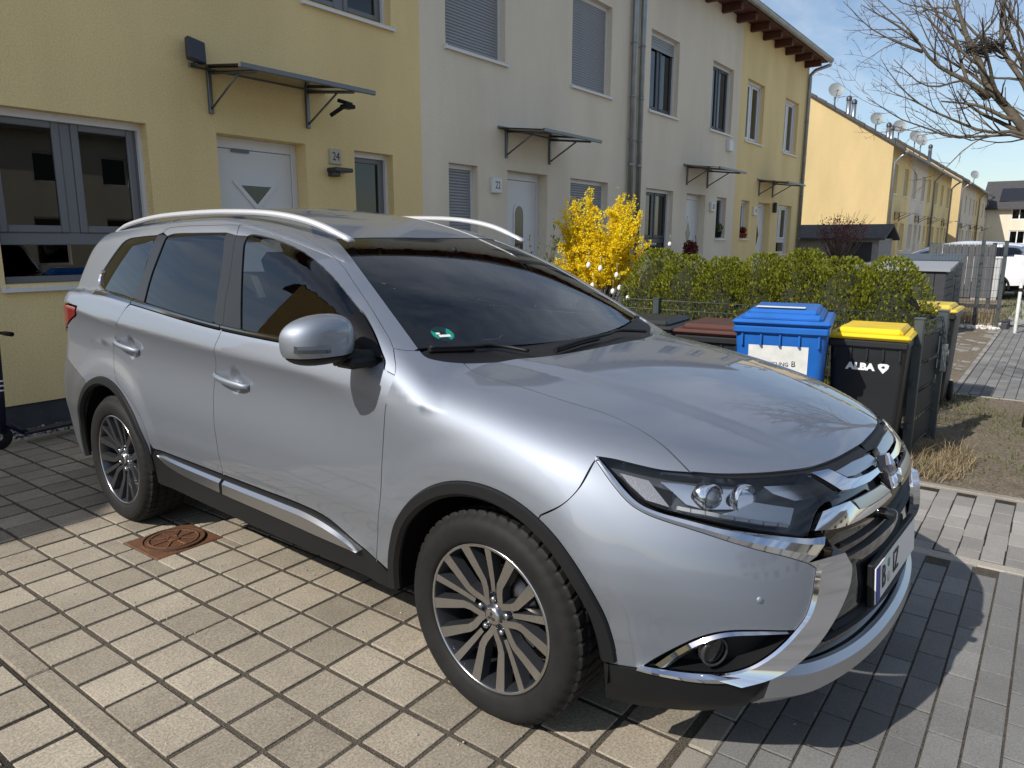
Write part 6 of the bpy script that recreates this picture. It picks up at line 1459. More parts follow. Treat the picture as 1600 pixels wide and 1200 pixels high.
def roof2(y): return 5.75+(y-5.4)*.65+.14
DL=[]
for (lab,x,y,z,r) in DISHES:
    dish(lab,x,y,z,r*.84,roof2(y) if x<60 else 5.9+(y-5.4)*.65+.14)
for (lab,x,y,z) in FLUES: flue(lab,x,y,z,roof2(y))
# opposite side of the street (seen only in reflections): a plain terrace
OPP=empty('opposite_terrace',(-14,-24,0)); tag(OPP,'cream terrace on the other side of the street','building')
ops=[]
for k in range(6):
    ops+=[(k*5.5+.8,k*5.5+2.0,1.2,2.5),(k*5.5+3.2,k*5.5+4.6,.4,2.5),(k*5.5+.8,k*5.5+2.0,4.0,5.3),(k*5.5+3.4,k*5.5+4.6,4.0,5.3)]
mb=MB(); wall_pieces(mb,0,33,0,6.4,ops,-.3,.3); mb.build('wall',CRE,OPP)
for a,b,c,d in ops:
    mb=MB(); f=.08; mb.box(a,a+f,-.2,-.12,c,d); mb.box(b-f,b,-.2,-.12,c,d); mb.box(a+f,b-f,-.199,-.121,d-f,d); mb.box(a+f,b-f,-.199,-.121,c,c+f); w=mb.build('window',WPVC,OPP)
    mb=MB(); mb.box(a+.05,b-.05,-.17,-.16,c+.05,d-.05); mb.build('pane',WING,w)
mb=MB(); mb.add([(-.2,.5,6.1),(33.2,.5,6.1),(33.2,-4.6,9.4),(-.2,-4.6,9.4),(33.2,-9.7,6.1),(-.2,-9.7,6.1)],[(0,1,2,3),(3,2,4,5)]); mb.build('roof',TILE,OPP)
for xx in (0,33):
    mb=MB(); mb.prism([(-.01,0),(-9.2,0),(-9.2,6.3),(-4.6,9.3),(-.01,6.3)],xx-.02 if xx==0 else xx,xx if xx==0 else xx+.02,'x'); mb.build('gable_wall',CRE,OPP)
# ================================================================ bins
def bin_(label,x,y,w,d,h,bodym,lidm,rz=0,lip=.03,name='wheelie_bin',rimm=None,handle=True):
    """front faces -x; origin at the middle of the front foot"""
    e=empty(name,(x,y,0),rz); tag(e,label,'bin','wheelie bins')
    mb=MB(); prof=[(0.0,.80,.86),(.06,.83,.88),(.80,.97,.98),(1.0,.985,.99)]; V=[];F=[]; hb=h*.90
    def ringp(t,fw,fd):
        hw=w/2*fw; f0=d*(1-fd)*.9; r=.05; z=.05+t*(hb-.05); P=[]
        for (cx,cy,a0) in ((f0+r,hw-r,90),(f0+r,-hw+r,180),(d-r,-hw+r,270),(d-r,hw-r,0)):
            for a in np.linspace(a0,a0+90,6): P.append((cx+r*math.cos(math.radians(a)),cy+r*math.sin(math.radians(a)),z))
        return P
    rings=[ringp(t,fw,fd) for t,fw,fd in [(0,.80,.84),(.05,.82,.86),(.5,.89,.93),(.86,.945,.98),(.90,.955,.985),(1,.96,.99)]]
    n=len(rings[0])
    for r_ in rings: V+=r_
    for i in range(len(rings)-1):
        for k in range(n): F.append((i*n+k,i*n+(k+1)%n,(i+1)*n+(k+1)%n,(i+1)*n+k))
    F.append(tuple(range(n)))
    mb.add(V,F,0,False); mb.S=[len(f)==4 for f in mb.F]; b=mb.build('body',bodym,e)
    # collar
    mb=MB(); hw=w/2; mb.box(-.015,d+.0,-hw,hw,hb-.045,hb+.012,bev=.014)
    for k in range(5): mb.box(-.008,.02,-hw*.8+k*hw*.4-.006,-hw*.8+k*hw*.4+.006,hb-.12,hb-.045)
    c=mb.build('collar',rimm or bodym,e)
    # lid: stepped, domed
    mb=MB(); steps=[(-.03,d+.03,hw+.010,hb+.013,hb+.05),(.02,d-.01,hw-.045,hb+.0505,hb+.085),(.055,d-.05,hw-.075,hb+.0855,hb+.112)]
    mb.box(steps[0][0],steps[0][1],-steps[0][2],steps[0][2],steps[0][3],steps[0][4],bev=.016)
    mb.box(steps[1][0],steps[1][1],-steps[1][2],steps[1][2],steps[1][3]-.02,steps[1][4],bev=.022)
    if h>1: mb.box(steps[2][0],steps[2][1],-steps[2][2],steps[2][2],steps[2][3]-.025,steps[2][4],bev=.018)
    l=mb.build('lid',lidm,e)
    mb=MB(); mb.tube([(d+.04,-hw*.8,hb+.03),(d+.075,-hw*.7,hb+.03),(d+.075,hw*.7,hb+.03),(d+.04,hw*.8,hb+.03)],.014,8); mb.build('handle',rimm or bodym,e)
    for s in (-1,1):
        mb=MB(); mb.lathe([(0,-.022),(.08,-.022),(.10,-.015),(.10,.015),(.08,.022),(0,.022)],24,'y'); mb.build('wheel',RUBBER,e,loc=(d-.04,s*(hw*.88),.10))
    mb=MB(); mb.tube([(d-.04,-hw*.85,.10),(d-.04,hw*.85,.10)],.012,8); mb.build('axle',ZINC,e)
    return e
def binmat(name,c): return plain(name,c,.42,0,.45,var=.12,scale=5,bump=.1,bscale=300)
BB=binmat('bin_black',(.018,.019,.021)); BBL=binmat('bin_blue',(.012,.115,.42)); BY=binmat('bin_yellow',(.72,.50,.012)); BBR=binmat('bin_brown',(.075,.028,.020))
b1=bin_('black bin with a flat black lid, leftmost beside the parked car',2.30,1.13,.48,.55,.97,BB,BB,.1)
b2=bin_('dark bin with a brown lid between the black and the blue bin',2.30,.62,.48,.55,.97,BB,BBR,.1)
b3=bin_('tall blue bin with a white paper label on its front',2.22,.11,.58,.72,1.09,BBL,BBL,.20)
b4=bin_('black bin with a clean yellow lid next to the grey fence post',2.74,-.31,.49,.55,.97,BB,BY,.06)
b5=bin_('black bin with a faded yellow lid standing behind the fence',5.10,-.33,.49,.55,.97,BB,plain('bin_yellow_faded',(.55,.42,.06),.6,var=.15))
PAPER=plain('paper_label',(.66,.66,.62),.7,var=.12,scale=14)
mb=MB(); V=[(.018,.20,.60),(.018,-.20,.60),(.0315,-.20,.86),(.0315,.20,.86)]
def on_front(bn,d,w,h,z,fw=0):
    hb=h*.90; t=(z-.05)/(hb-.05); fd=np.interp(t,[0,.05,.5,.86,.9,1],[.84,.86,.93,.98,.985,.99]); return d*(1-fd)*.9
def sticker(par,y0,y1,z0,z1,d,w,h,mat,name,off=.002):
    mb=MB(); zs=np.linspace(z0,z1,8); V=[];F=[]
    for z in zs:
        x=on_front(0,d,w,h,z)-off; V+=[(x,y1,z),(x,y0,z),(x+off*.8,y1,z),(x+off*.8,y0,z)]
    for i in range(len(zs)-1): F.append((4*i,4*i+1,4*i+5,4*i+4))
    mb.add(V,F); return mb.build(name,mat,par,fix=False)
b3b=[c for c in b3.children if c.name.startswith('body')][0]; b4b=[c for c in b4.children if c.name.startswith('body')][0]; b3l=[c for c in b3.children if c.name.startswith('lid')][0]
sticker(b3b,-.175,.19,.56,.865,.72,.58,1.09,PAPER,'label')
x_=on_front(0,.72,.58,1.09,.73)-.005
tl_=math.atan2(on_front(0,.74,.6,1.1,.70)-on_front(0,.74,.6,1.1,.76),.06)
text('label_print','RECYCLING',.034,INK,b3b,(x_,.03,.745),(math.pi/2-tl_*0,0,-math.pi/2))
text('label_print','B',.050,INK,b3b,(x_,-.09,.75),(math.pi/2,0,-math.pi/2))
text('label_print','BERLIN',.020,plain('print_grey',(.25,.25,.26),.6),b3b,(x_,-.01,.715),(math.pi/2,0,-math.pi/2))
mb=MB(); mb.box(.10,.19,-.13,.17,.99+.113,.99+.1145); mb.build('lid_sticker',PAPER,b3l)
WPR=plain('print_white',(.75,.75,.75),.5)
x_=on_front(0,.55,.49,.97,.70)-.003
text('logo_text','ALBA',.062,WPR,b4b,(x_,.035,.70),(math.pi/2,0,-math.pi/2),ext=.001,bold=.0035)
me_=[o for o in b4b.children if o.name.startswith('logo_text')][0]; me_.scale=(1.15,1,1)
mb=MB(); pts=[(-.034,.022),(-.02,.03),(.02,.03),(.034,.022),(.03,.0),(.0,-.036),(-.03,.0)]; inn=[(-.014,.0),(.014,.0),(.0,.018)]
inn7=[(-.013,.004),(-.008,.010),(.0,.018),(.008,.010),(.013,.004),(.0,-.002),(-.006,.0)]
V=[(x_-.0005,-.105-u,.70+v) for u,v in pts]+[(x_-.0005,-.105-u,.70+v) for u,v in inn7]
F=[(i,(i+1)%7,7+(i+1)%7,7+i) for i in range(7)]; mb.add(V,F); mb.build('logo_shield',WPR,b4b)
# ================================================================ fence of the bin yard
ANT=plain('anthracite_metal',(.065,.078,.082),.42,.3,var=.1); STRIP=plain('privacy_strip',(.012,.015,.024),.5)
def post(label,x,y,h,w=.06,d=.06):
    mb=MB(); mb.box(-w/2,w/2,-d/2,d/2,-.1,h,bev=.004); e=empty('fence_post',(x,y,0)); tag(e,label,'fence post','grey fence posts')
    mb.build('shaft',ANT,e); mb=MB(); mb.box(-w/2-.004,w/2+.004,-d/2-.004,d/2+.004,h,h+.012,bev=.003); mb.build('cap',ANT,e)
    for z in (h*.25,h*.55,h*.85):
        mb=MB(); mb.box(-w/2-.02,-w/2,-.012,.012,z-.02,z+.02,bev=.003); mb.build('clamp',ANT,e)
    return e
def mesh_fence(name,label,p0,p1,h,z0=.06,strips=False,vs=.05,hs=.2,rv=.0025,rh=.003,grp=None):
    p0=np.array(p0,float);p1=np.array(p1,float); L=np.linalg.norm(p1-p0); u=(p1-p0)/L
    e=empty(name,(p0[0],p0[1],0),math.atan2(u[1],u[0])); tag(e,label,'fence',grp)
    n=int(L/vs); mb=MB()
    for k in range(n+1):
        x=min(k*vs,L); mb.tube([(x,0,z0),(x,0,h)],rv,4,sm=False)
    o=mb.build('vertical_wires',ANT,e); tag(o,kind='stuff')
    z=z0+.02
    while z<h:
        for s in (-.006,.006):
            mb=MB(); mb.tube([(0,s,z),(L,s,z)],rh,5); mb.build('wire_rail',ANT,e)
        z+=hs
    mb=MB(); mb.tube([(0,-.006,h-.004),(L,-.006,h-.004)],rh,5); mb.tube([(0,.006,h-.004),(L,.006,h-.004)],rh,5); mb.build('top_rail',ANT,e)
    if strips:
        z=z0+.03
        while z<h-.17:
            mb=MB(); mb.box(.02,L-.02,-.0015,.0015,z,z+.165); mb.build('privacy_strip',STRIP,e); z+=hs
    return e
post('slim grey fence post right beside the bin with the clean yellow lid',3.17,-.545,1.0)
post('grey fence post at the far end of the strip-filled fence panel',3.93,-.60,1.0,.07,.07)
mesh_fence('strip_fence','wire fence panel filled with dark privacy strips between two grey posts',(3.21,-.55),(3.89,-.595),.97,strips=True)
mb=MB(); e=empty('gate_latch',(3.86,-.64,0)); tag(e,'zinc gate latch on the fence behind the yellow-lidded bin','latch'); mb.box(-.02,.02,-.02,.02,.55,.76,bev=.004); mb.build('bolt_housing',ZINC,e); mb=MB(); mb.tube([(0,-.025,.60),(0,-.025,.72)],.008,8); mb.build('bolt',ANT,e)
mesh_fence('wire_fence','low dark wire fence running behind the row of bins',(3.95,-.55),(3.95,4.9),.97,grp=None)
post('grey fence post left of the brown-lidded bin in front of the hedge',3.93,1.79,.98)
mesh_fence('wire_fence','tall wire fence standing beyond the pebble bed',(12.6,.60),(12.9,-.42),1.50,vs=.05)
post('tall grey post at the right end of the distant wire fence',12.92,-.46,1.53,.06,.06)
post('tall grey post in the middle of the distant wire fence',13.2,-.10,1.53,.06,.06)
# ================================================================ hedge of thujas
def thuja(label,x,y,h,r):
    e=empty('thuja',(x,y,0)); tag(e,label,'hedge plant','thujas of the clipped hedge')
    mb=MB(); mb.tube([(0,0,-.05),(0,0,h*.8)],[.03,.012],7); mb.build('trunk',BARK,e)
    V=[];F=[]; n=11500
    lobes=[(RNG.normal()*r*.45,RNG.normal()*r*.40,.12*h+.80*h*RNG.random(),r*(.42+.22*RNG.random())) for _ in range(26)]
    for k in range(n):
        if k%5<3:
            cx,cy,cz,lr=lobes[int(RNG.integers(len(lobes)))]; d=RNG.normal(size=3); d/=np.linalg.norm(d); q=np.array([cx,cy,cz])+d*lr*(.75+.3*RNG.random())
            f=1-max(0,(q[2]-h*.72)/(h*.30))**1.6*.8
            rr=math.hypot(q[0],q[1]); mxr=r*1.08*max(.15,f)
            if rr>mxr: q[:2]*=mxr/rr
            if q[2]>h*1.03: q[2]=h*(.95+.07*RNG.random())
            if q[2]<.05: q[2]=.05
        else:
            t=RNG.random()**.8; a=RNG.random()*2*math.pi; z=.04*h+t*h; f=(1-max(0,(t-.72)/.30)**1.7*.85)*(1-.25*max(0,.15-t)/.15); bump=1+.13*math.sin(a*5+z*9+x*7)+.08*math.sin(a*9-z*17)
            rr=r*f*bump*(.86+.20*RNG.random()); q=np.array([rr*math.cos(a),rr*math.sin(a),z])
        out=np.array([q[0],q[1],.0]); l=np.linalg.norm(out); out=out/l if l>1e-6 else np.array([1.,0,0])
        up=np.array([0,0,1.])+out*(.5+.4*RNG.random())+RNG.normal(size=3)*.35; up/=np.linalg.norm(up); sd=np.cross(up,out+RNG.normal(size=3)*.6); sd/=max(np.linalg.norm(sd),1e-6)
        s=.017+.014*RNG.random(); w=s*.30
        i=len(V); V+=[q-up*s*.4,q+sd*w+up*s*.2,q+up*s,q-sd*w+up*s*.2]; F.append((i,i+1,i+2,i+3))
        if k%2==0:
            i=len(V); s2=s*.7; side_=up*.5+sd; side_/=np.linalg.norm(side_); V+=[q,q+side_*s2*.5+up*w*.8,q+side_*s2,q+side_*s2*.5-up*w*.5]; F.append((i,i+1,i+2,i+3))
    o=obj('foliage',mesh('foliage',V,F),THU,e); tag(o,kind='stuff')
    # added solid core, coloured dark for the inner shade, so that light does not fall through
    mb=MB(); mb.lathe([(0.01,.05),(r*.74,.08),(r*.86,h*.35),(r*.80,h*.68),(r*.42,h*.88),(0.01,h*.95)],14,'z'); mb.build('shade_core',plain('hedge_core',(.020,.022,.008),.95),e)
names_h=['first','second','third','fourth','fifth','sixth','seventh','eighth']
HY=[-.08,.30,.68,1.06,1.44,1.82,2.20]
for k,yy in enumerate(HY):
    lab={0:'clipped thuja at the right end of the hedge',6:'clipped thuja at the left end of the hedge below the forsythia'}.get(k,'%s clipped thuja from the right end of the hedge'%names_h[k])
    thuja(lab,4.72+RNG.normal()*.04,yy,1.34+.03*RNG.normal(),.34+.02*RNG.random())
# ================================================================ forsythia with hanging eggs
FO=empty('forsythia',(5.0,3.05,0)); tag(FO,'yellow flowering forsythia bush with white eggs hung in it','bush')
mbT=MB(); Vp=[];Fp=[]
def flower(q):
    for k in range(4):
        a=RNG.normal(size=3); a/=np.linalg.norm(a); b=np.cross(a,RNG.normal(size=3)); b/=np.linalg.norm(b); s=.011+.008*RNG.random()
        i=len(Vp); Vp.extend([q,q+a*s+b*s*.45,q+a*s*1.9,q+a*s-b*s*.45]); Fp.append((i,i+1,i+2,i+3))
tips=[]
for k in range(46):
    a=RNG.random()*2*math.pi; sp=.10+.42*RNG.random()**.8; top=1.35+.80*RNG.random()*(1-.35*(sp/.5)**2)
    p=np.array([.06*math.cos(a),.06*math.sin(a),.0]); P=[p]; b=np.array([sp*math.cos(a),sp*math.sin(a),top])
    for t in np.linspace(.2,1,7): P.append(np.array([b[0]*t**1.3,b[1]*t**1.3,b[2]*t])+RNG.normal(size=3)*.018)
    mbT.tube(P,np.linspace(.009,.003,len(P)),5)
    for t in np.linspace(.52,1,26):
        if RNG.random()<.0: continue
        i=min(int(t*7),6); q=P[i]+(P[i+1]-P[i])*(t*7-i)
        if q[2]<1.02+.12*RNG.random(): continue
        for _ in range(6): flower(q+RNG.normal(size=3)*np.array([.03,.03,.03]))
    for j in range(5):
        t=.5+.5*RNG.random(); i=min(int(t*7),6); q=P[i]; d=RNG.normal(size=3)*.6+np.array([0,0,.7]); d/=np.linalg.norm(d); l=.12+.20*RNG.random(); Q=[q,q+d*l*.5+RNG.normal(size=3)*.012,q+d*l]
        mbT.tube(Q,[.004,.003,.0015],4)
        for t2 in np.linspace(.15,1,11):
            w=Q[0]+(Q[2]-Q[0])*t2
            if w[2]>1.0:
                for _ in range(4): flower(w+RNG.normal(size=3)*.016)
    tips.append(P)
mbT.build('branches',TWIG,FO); tag(obj('blossom',mesh('blossom',Vp,Fp),FORS,FO),kind='stuff')
EGGL=['white egg hanging highest on the left, nearest the windscreen edge','white egg just right of the highest left one in the forsythia','white egg in the middle of the lower forsythia branches','white egg at lower left close above the car roofline','white egg low in the middle of the forsythia','largest looking white egg, lowest of all in the forsythia','white egg at lower right beside the hedge end','white egg hanging alone on the branch over the hedge','small white egg between the middle and the right one']
EGG=plain('egg_white',(.78,.76,.70),.5)
em=MB(); em.lathe([(0,-.033),(.012,-.030),(.021,-.019),(.025,-.004),(.023,.012),(.015,.026),(.006,.033),(0,.034)],16,'z'); em=em.build('tmp',EGG).data; bpy.data.objects.remove(bpy.data.objects['tmp'])
for k,(px_,py_,pz_) in enumerate(EGGS):
    e=empty('hanging_egg',(px_,py_,pz_)); tag(e,EGGL[k],'egg','white eggs hung in the forsythia')
    obj('shell',em,None,e); mb=MB(); mb.tube([(0,0,.033),(0,0,.13)],.0012,4); mb.build('thread',WPR,e)
# leafless shrub with green buds left of it
SB_=empty('budding_shrub',(4.15,3.35,0)); tag(SB_,'leafless shrub with green buds left of the forsythia','bush'); mb=MB(); Vp2=[];Fp2=[]
for k in range(34):
    a=RNG.random()*2*math.pi; sp=.35*RNG.random()**.6; top=1.0+.65*RNG.random(); P=[np.array([.03*math.cos(a),.03*math.sin(a),0])]+[np.array([sp*math.cos(a)*t**1.2,sp*math.sin(a)*t**1.2,top*t])+RNG.normal(size=3)*.02 for t in (.3,.55,.8,1)]
    mb.tube(P,np.linspace(.010,.003,5),5)
    for j in range(11):
        t=.5+.5*RNG.random(); i=min(int(t*4),3); q=P[i]+(P[i+1]-P[i])*(t*4-i); d=RNG.normal(size=3)*.5+np.array([0,0,.8]); d/=np.linalg.norm(d)
        for _ in range(3):
            b=np.cross(d,RNG.normal(size=3)); b/=np.linalg.norm(b); s=.012+.014*RNG.random(); c=q+RNG.normal(size=3)*.008; i2=len(Vp2); Vp2+=[c,c+d*s+b*s*.4,c+d*s*2,c+d*s-b*s*.4]; Fp2.append((i2,i2+1,i2+2,i2+3))
mb.build('branches',TWIG,SB_); tag(obj('buds',mesh('buds',Vp2,Fp2),GRN,SB_),kind='stuff')
e=empty('red_shrub',(11.9,4.9,0)); tag(e,'small dark red leaved shrub above the hedge by the door of house 20','bush'); mb=MB(); mb.tube([(0,0,0),(0,0,1.2)],.02,6); mb.build('stem',TWIG,e); leaf_ball('foliage',(0,0,1.33),.17,700,.03,REDL,e,1.3)
# ================================================================ bare street tree, right
TR=empty('street_tree',(4.80,-1.26,0)); tag(TR,'leafless street tree at the right edge with an empty bird nest','tree')
tb=MB(); brb=MB(); twb=MB()
trunk=[(4.80,-1.26,-.1),(4.79,-1.27,.5),(4.80,-1.24,1.1),(4.82,-1.20,1.7),(4.82,-1.14,2.05)]
O_=np.array([4.80,-1.26,0]); tb.tube([np.array(p)-O_ for p in trunk],[.10,.082,.076,.074,.070],12)
def grow(P,r0,r1,level):
    P=[np.array(p,float) for p in P]; n=len(P); (brb if r0>.006 else twb).tube([p-O_ for p in P],np.linspace(r0,r1,n),7 if r0>.012 else (5 if r0>.005 else 4))
    if level<=0: return
    L=sum(np.linalg.norm(P[i+1]-P[i]) for i in range(n-1)); cnt=int({3:8,2:6,1:5}[level]*max(.6,min(1.6,L/.9)))
    for k in range(cnt):
        t=.18+.80*(k+RNG.random()*.8)/cnt; t=min(t,.98); i=min(int(t*(n-1)),n-2); q=P[i]+(P[i+1]-P[i])*(t*(n-1)-i); d=P[i+1]-P[i]; d/=np.linalg.norm(d)
        s=np.cross(d,RNG.normal(size=3)); s/=np.linalg.norm(s); dd=d*.75+s*(.55+.35*RNG.random())+np.array([0,0,.12]); dd/=np.linalg.norm(dd)
        l=L*(.30+.28*RNG.random())*(1.05-t*.45); r=(r0+(r1-r0)*t)*.55
        m=max(3,int(l/.09)); Q=[q]; cur=q.copy(); v=dd.copy()
        for _ in range(m):
            v=v+RNG.normal(size=3)*.13+np.array([0,0,.045]); v/=np.linalg.norm(v); cur=cur+v*l/m; Q.append(cur.copy())
        grow(Q,max(r,.0016),max(r*.3,.0009),level-1)
for P,r0,r1,lv in LIMBS: grow(spline(np.array(P),.12),r0*.8,r1*.8,lv)
tb.build('trunk',BARK,TR); brb.build('limbs',BARK,TR); tag(twb.build('twigs',TWIG,TR),kind='stuff')
for lab,x,y,rz in (('bare tree on the opposite side of the street, left',-4.5,-13.5,1.9),('bare tree on the opposite side of the street, right',4.5,-14.5,3.3)):
    t2=copytree(TR); t2.location=(x,y,0); t2.rotation_euler=(0,0,rz); t2.scale=(1.35,1.35,1.35); tag(t2,lab,'tree','bare street trees')
TR['group']='bare street trees'
nest=MB()
NC=np.array(NEST)
for k in range(160):
    a=RNG.random()*6.28; r=.10+.035*RNG.normal(); z=RNG.normal()*.022; c=NC+np.array([r*math.cos(a),r*math.sin(a),z-.02]); d=np.array([-math.sin(a),math.cos(a),RNG.normal()*.3])+RNG.normal(size=3)*.35; d/=np.linalg.norm(d); l=.05+.05*RNG.random(); nest.tube([c-d*l,c,c+d*l+np.array([0,0,RNG.normal()*.01])],.0026,3)
o=nest.build('bird_nest',plain('nest_dark',(.022,.017,.012),.95)); tag(o,'dark twig nest wedged in the fork of the bare tree','nest')
# ================================================================ verge plants
def blades(name,n,area,h0,h1,mat,lean=.4,w=.004,dens=None):
    V=[];F=[]
    for k in range(n):
        x=area[0]+(area[1]-area[0])*RNG.random(); y=area[2]+(area[3]-area[2])*RNG.random()
        if dens and RNG.random()>dens(x,y): continue
        h=h0+(h1-h0)*RNG.random()**2; a=RNG.random()*6.28; d=np.array([math.cos(a),math.sin(a),0])*h*lean*(.3+RNG.random()); s=np.array([-math.sin(a),math.cos(a),0])*w*(.6+.8*RNG.random()); b=np.array([x,y,.0]); m=b+d*.35+np.array([0,0,h*.6]); t=b+d+np.array([0,0,h])
        i=len(V); V+=[b-s,b+s,m+s*.7,m-s*.7,t]; F+=[(i,i+1,i+2,i+3),(i+3,i+2,i+4)]
    return tag(obj(name,mesh(name,V,F),mat),kind='stuff')
GR_=leafmat('grass_blade',(.07,.10,.02),(.17,.18,.06),.3)
pn=lambda x,y:max(0,min(1,.5+.9*math.sin(x*3.1+1.3*math.sin(y*2.7))*math.sin(y*3.3+x)))
tag(blades('verge_grass',15000,(2.68,5.95,-3.2,-.52),.015,.06,GR_,dens=lambda x,y:pn(x,y)*(.45 if x<5 else 1)),'patchy short grass on the bare soil of the verge','grass')
tag(blades('dry_grass',1500,(2.70,4.0,-1.0,-.58),.03,.13,DRY,1.2,.0025,dens=lambda x,y:1 if math.hypot(x-3.2,(y+.72)*2.2)<.55 else .05),'tuft of dry straw coloured stalks at the foot of the fence','dry grass')
tag(blades('far_grass',5000,(14.5,30,-3.5,-.2),.04,.12,GR_,.5,.008),'strip of lawn beyond the distant wire fence','grass')
tag(blades('brown_shrubs',1600,(13.0,14.2,-.45,.75),.12,.42,DRY,.7,.004),'low brown dry plants behind the pale pebbles','dry plants')
# ================================================================ things in the distance, right
SH=empty('garden_shed',(24,3.6,0)); tag(SH,'small dark roofed garden shed in front of the sunlit gable','shed')
STN=varied('shed_stone',[(.22,.21,.20),(.42,.40,.38)],fine=30,bump=.8,bdist=.02,spot=.5,big=5)
mb=MB(); mb.box(0,2.2,0,2.9,0,1.62); mb.build('wall',STN,SH); mb=MB(); mb.prism([(-.25,1.56),(1.1,2.02),(2.45,1.56),(2.45,1.64),(1.1,2.10),(-.25,1.64)],-.2,3.0,'y'); mb.V=[(v[0],v[1],v[2]) for v in mb.V]; mb.build('roof',TILE,SH)
mb=MB(); mb.box(-.012,-.002,.2,1.0,0,1.5); mb.build('door',APVC,SH)
TB=empty('bare_shrub',(22.0,4.35,0)); tag(TB,'reddish bare shrub left of the garden shed','bush'); mb=MB(); V=[];F=[]
for k in range(60):
    a=RNG.random()*6.28; sp=.9*RNG.random()**.5; top=1.6+.9*RNG.random(); P=[np.array([0,0,.0]),np.array([0,0,.7])]+[np.array([sp*math.cos(a)*t,sp*math.sin(a)*t,.7+(top-.7)*t])+RNG.normal(size=3)*.06 for t in (.4,.7,1)]
    mb.tube(P,[.03,.025,.012,.007,.003],4)
mb.build('branches',TWIG,TB); leaf_ball('buds',(0,0,1.85),.8,900,.03,REDL,TB,.6)
DB=plain('box_dark',(.028,.030,.036),.6,var=.15); LIDM=plain('box_lid_grey',(.25,.26,.28),.5)
def storage(name,label,x,y,lx,ly,h,lid):
    e=empty(name,(x,y,0)); tag(e,label,'storage box')
    nb=max(3,int(ly/.16)); 
    mb=MB(); mb.box(.01,lx-.01,.01,ly-.01,0,h-.01); mb.build('carcass',APVC,e)
    for k in range(nb):
        mb=MB(); mb.box(-.012,.0095,k*ly/nb+.004,(k+1)*ly/nb-.004,.03,h-.02,bev=.004); mb.build('board',DB,e)
    nb2=max(4,int(h/.12))
    for k in range(nb2):
        mb=MB(); mb.box(.0,lx,-.012,.0095,.03+k*(h-.05)/nb2+.004,.03+(k+1)*(h-.05)/nb2-.004,bev=.004); mb.build('board',DB,e)
    mb=MB(); mb.prism([(-.06,h),(lx+.03,h+.10),(lx+.03,h+.14),(-.06,h+.04)],-.05,ly+.05,'y'); mb.build('lid',lid,e)
storage('storage_box','dark garden storage box with a pale grey sloping lid behind the hedge',11.2,.20,1.0,1.0,1.05,LIDM)
storage('storage_box','taller dark board cabinet right behind the grey-lidded box',13.3,.28,.9,1.1,1.15,ANT)
PF=empty('privacy_fence',(17.4,-.02,0)); tag(PF,'dark grey board fence in front of the white car','fence')
for k in range(10):
    mb=MB(); mb.box(-.012,.012,k*.13,k*.13+.124,.25,1.46,bev=.004); mb.build('board',plain('fence_grey',(.075,.076,.082),.7,var=.15),PF)
for yy in (.02,1.28):
    mb=MB(); mb.box(.014,.08,yy-.04,yy+.04,0,1.5,bev=.004); mb.build('post',ANT,PF)
CBX=empty('utility_cabinet',(20.6,.02,0)); tag(CBX,'pale grey utility cabinet by the road in front of the second white car','cabinet')
mb=MB(); mb.box(0,.35,0,.60,.08,1.08,bev=.01); mb.build('case',plain('cabinet_grey',(.42,.43,.43),.6,var=.1),CBX); mb=MB(); mb.box(-.02,.37,-.02,.62,1.082,1.12,bev=.008); mb.build('top',MATS['cabinet_grey'],CBX); mb=MB(); mb.box(.0,.36,.01,.59,0,.079); mb.build('base',KERBM,CBX)
for a in (.05,.325):
    mb=MB(); mb.box(-.006,.0,a,a+.225,.14,1.04,bev=.002); mb.build('door',MATS['cabinet_grey'],CBX)
MP=empty('marker_post',(12.5,-.76,0)); tag(MP,'short white marker post at the right edge beyond the fence','post'); mb=MB(); mb.lathe([(.026,-.05),(.026,.84),(.0,.85)],12,'z'); mb.build('shaft',plain('marker_white',(.55,.55,.53),.6,var=.2),MP); mb=MB(); mb.lathe([(.027,.70),(.0272,.76)],12,'z'); mb.build('band',INK,MP)
mb=MB(); mb.box(13.0,14.0,-.62,-.52,-.05,.10,bev=.01); tag(mb.build('timber_edging',plain('dark_timber',(.05,.047,.05),.8)),'dark timber edging at the end of the pebble bed','edging')
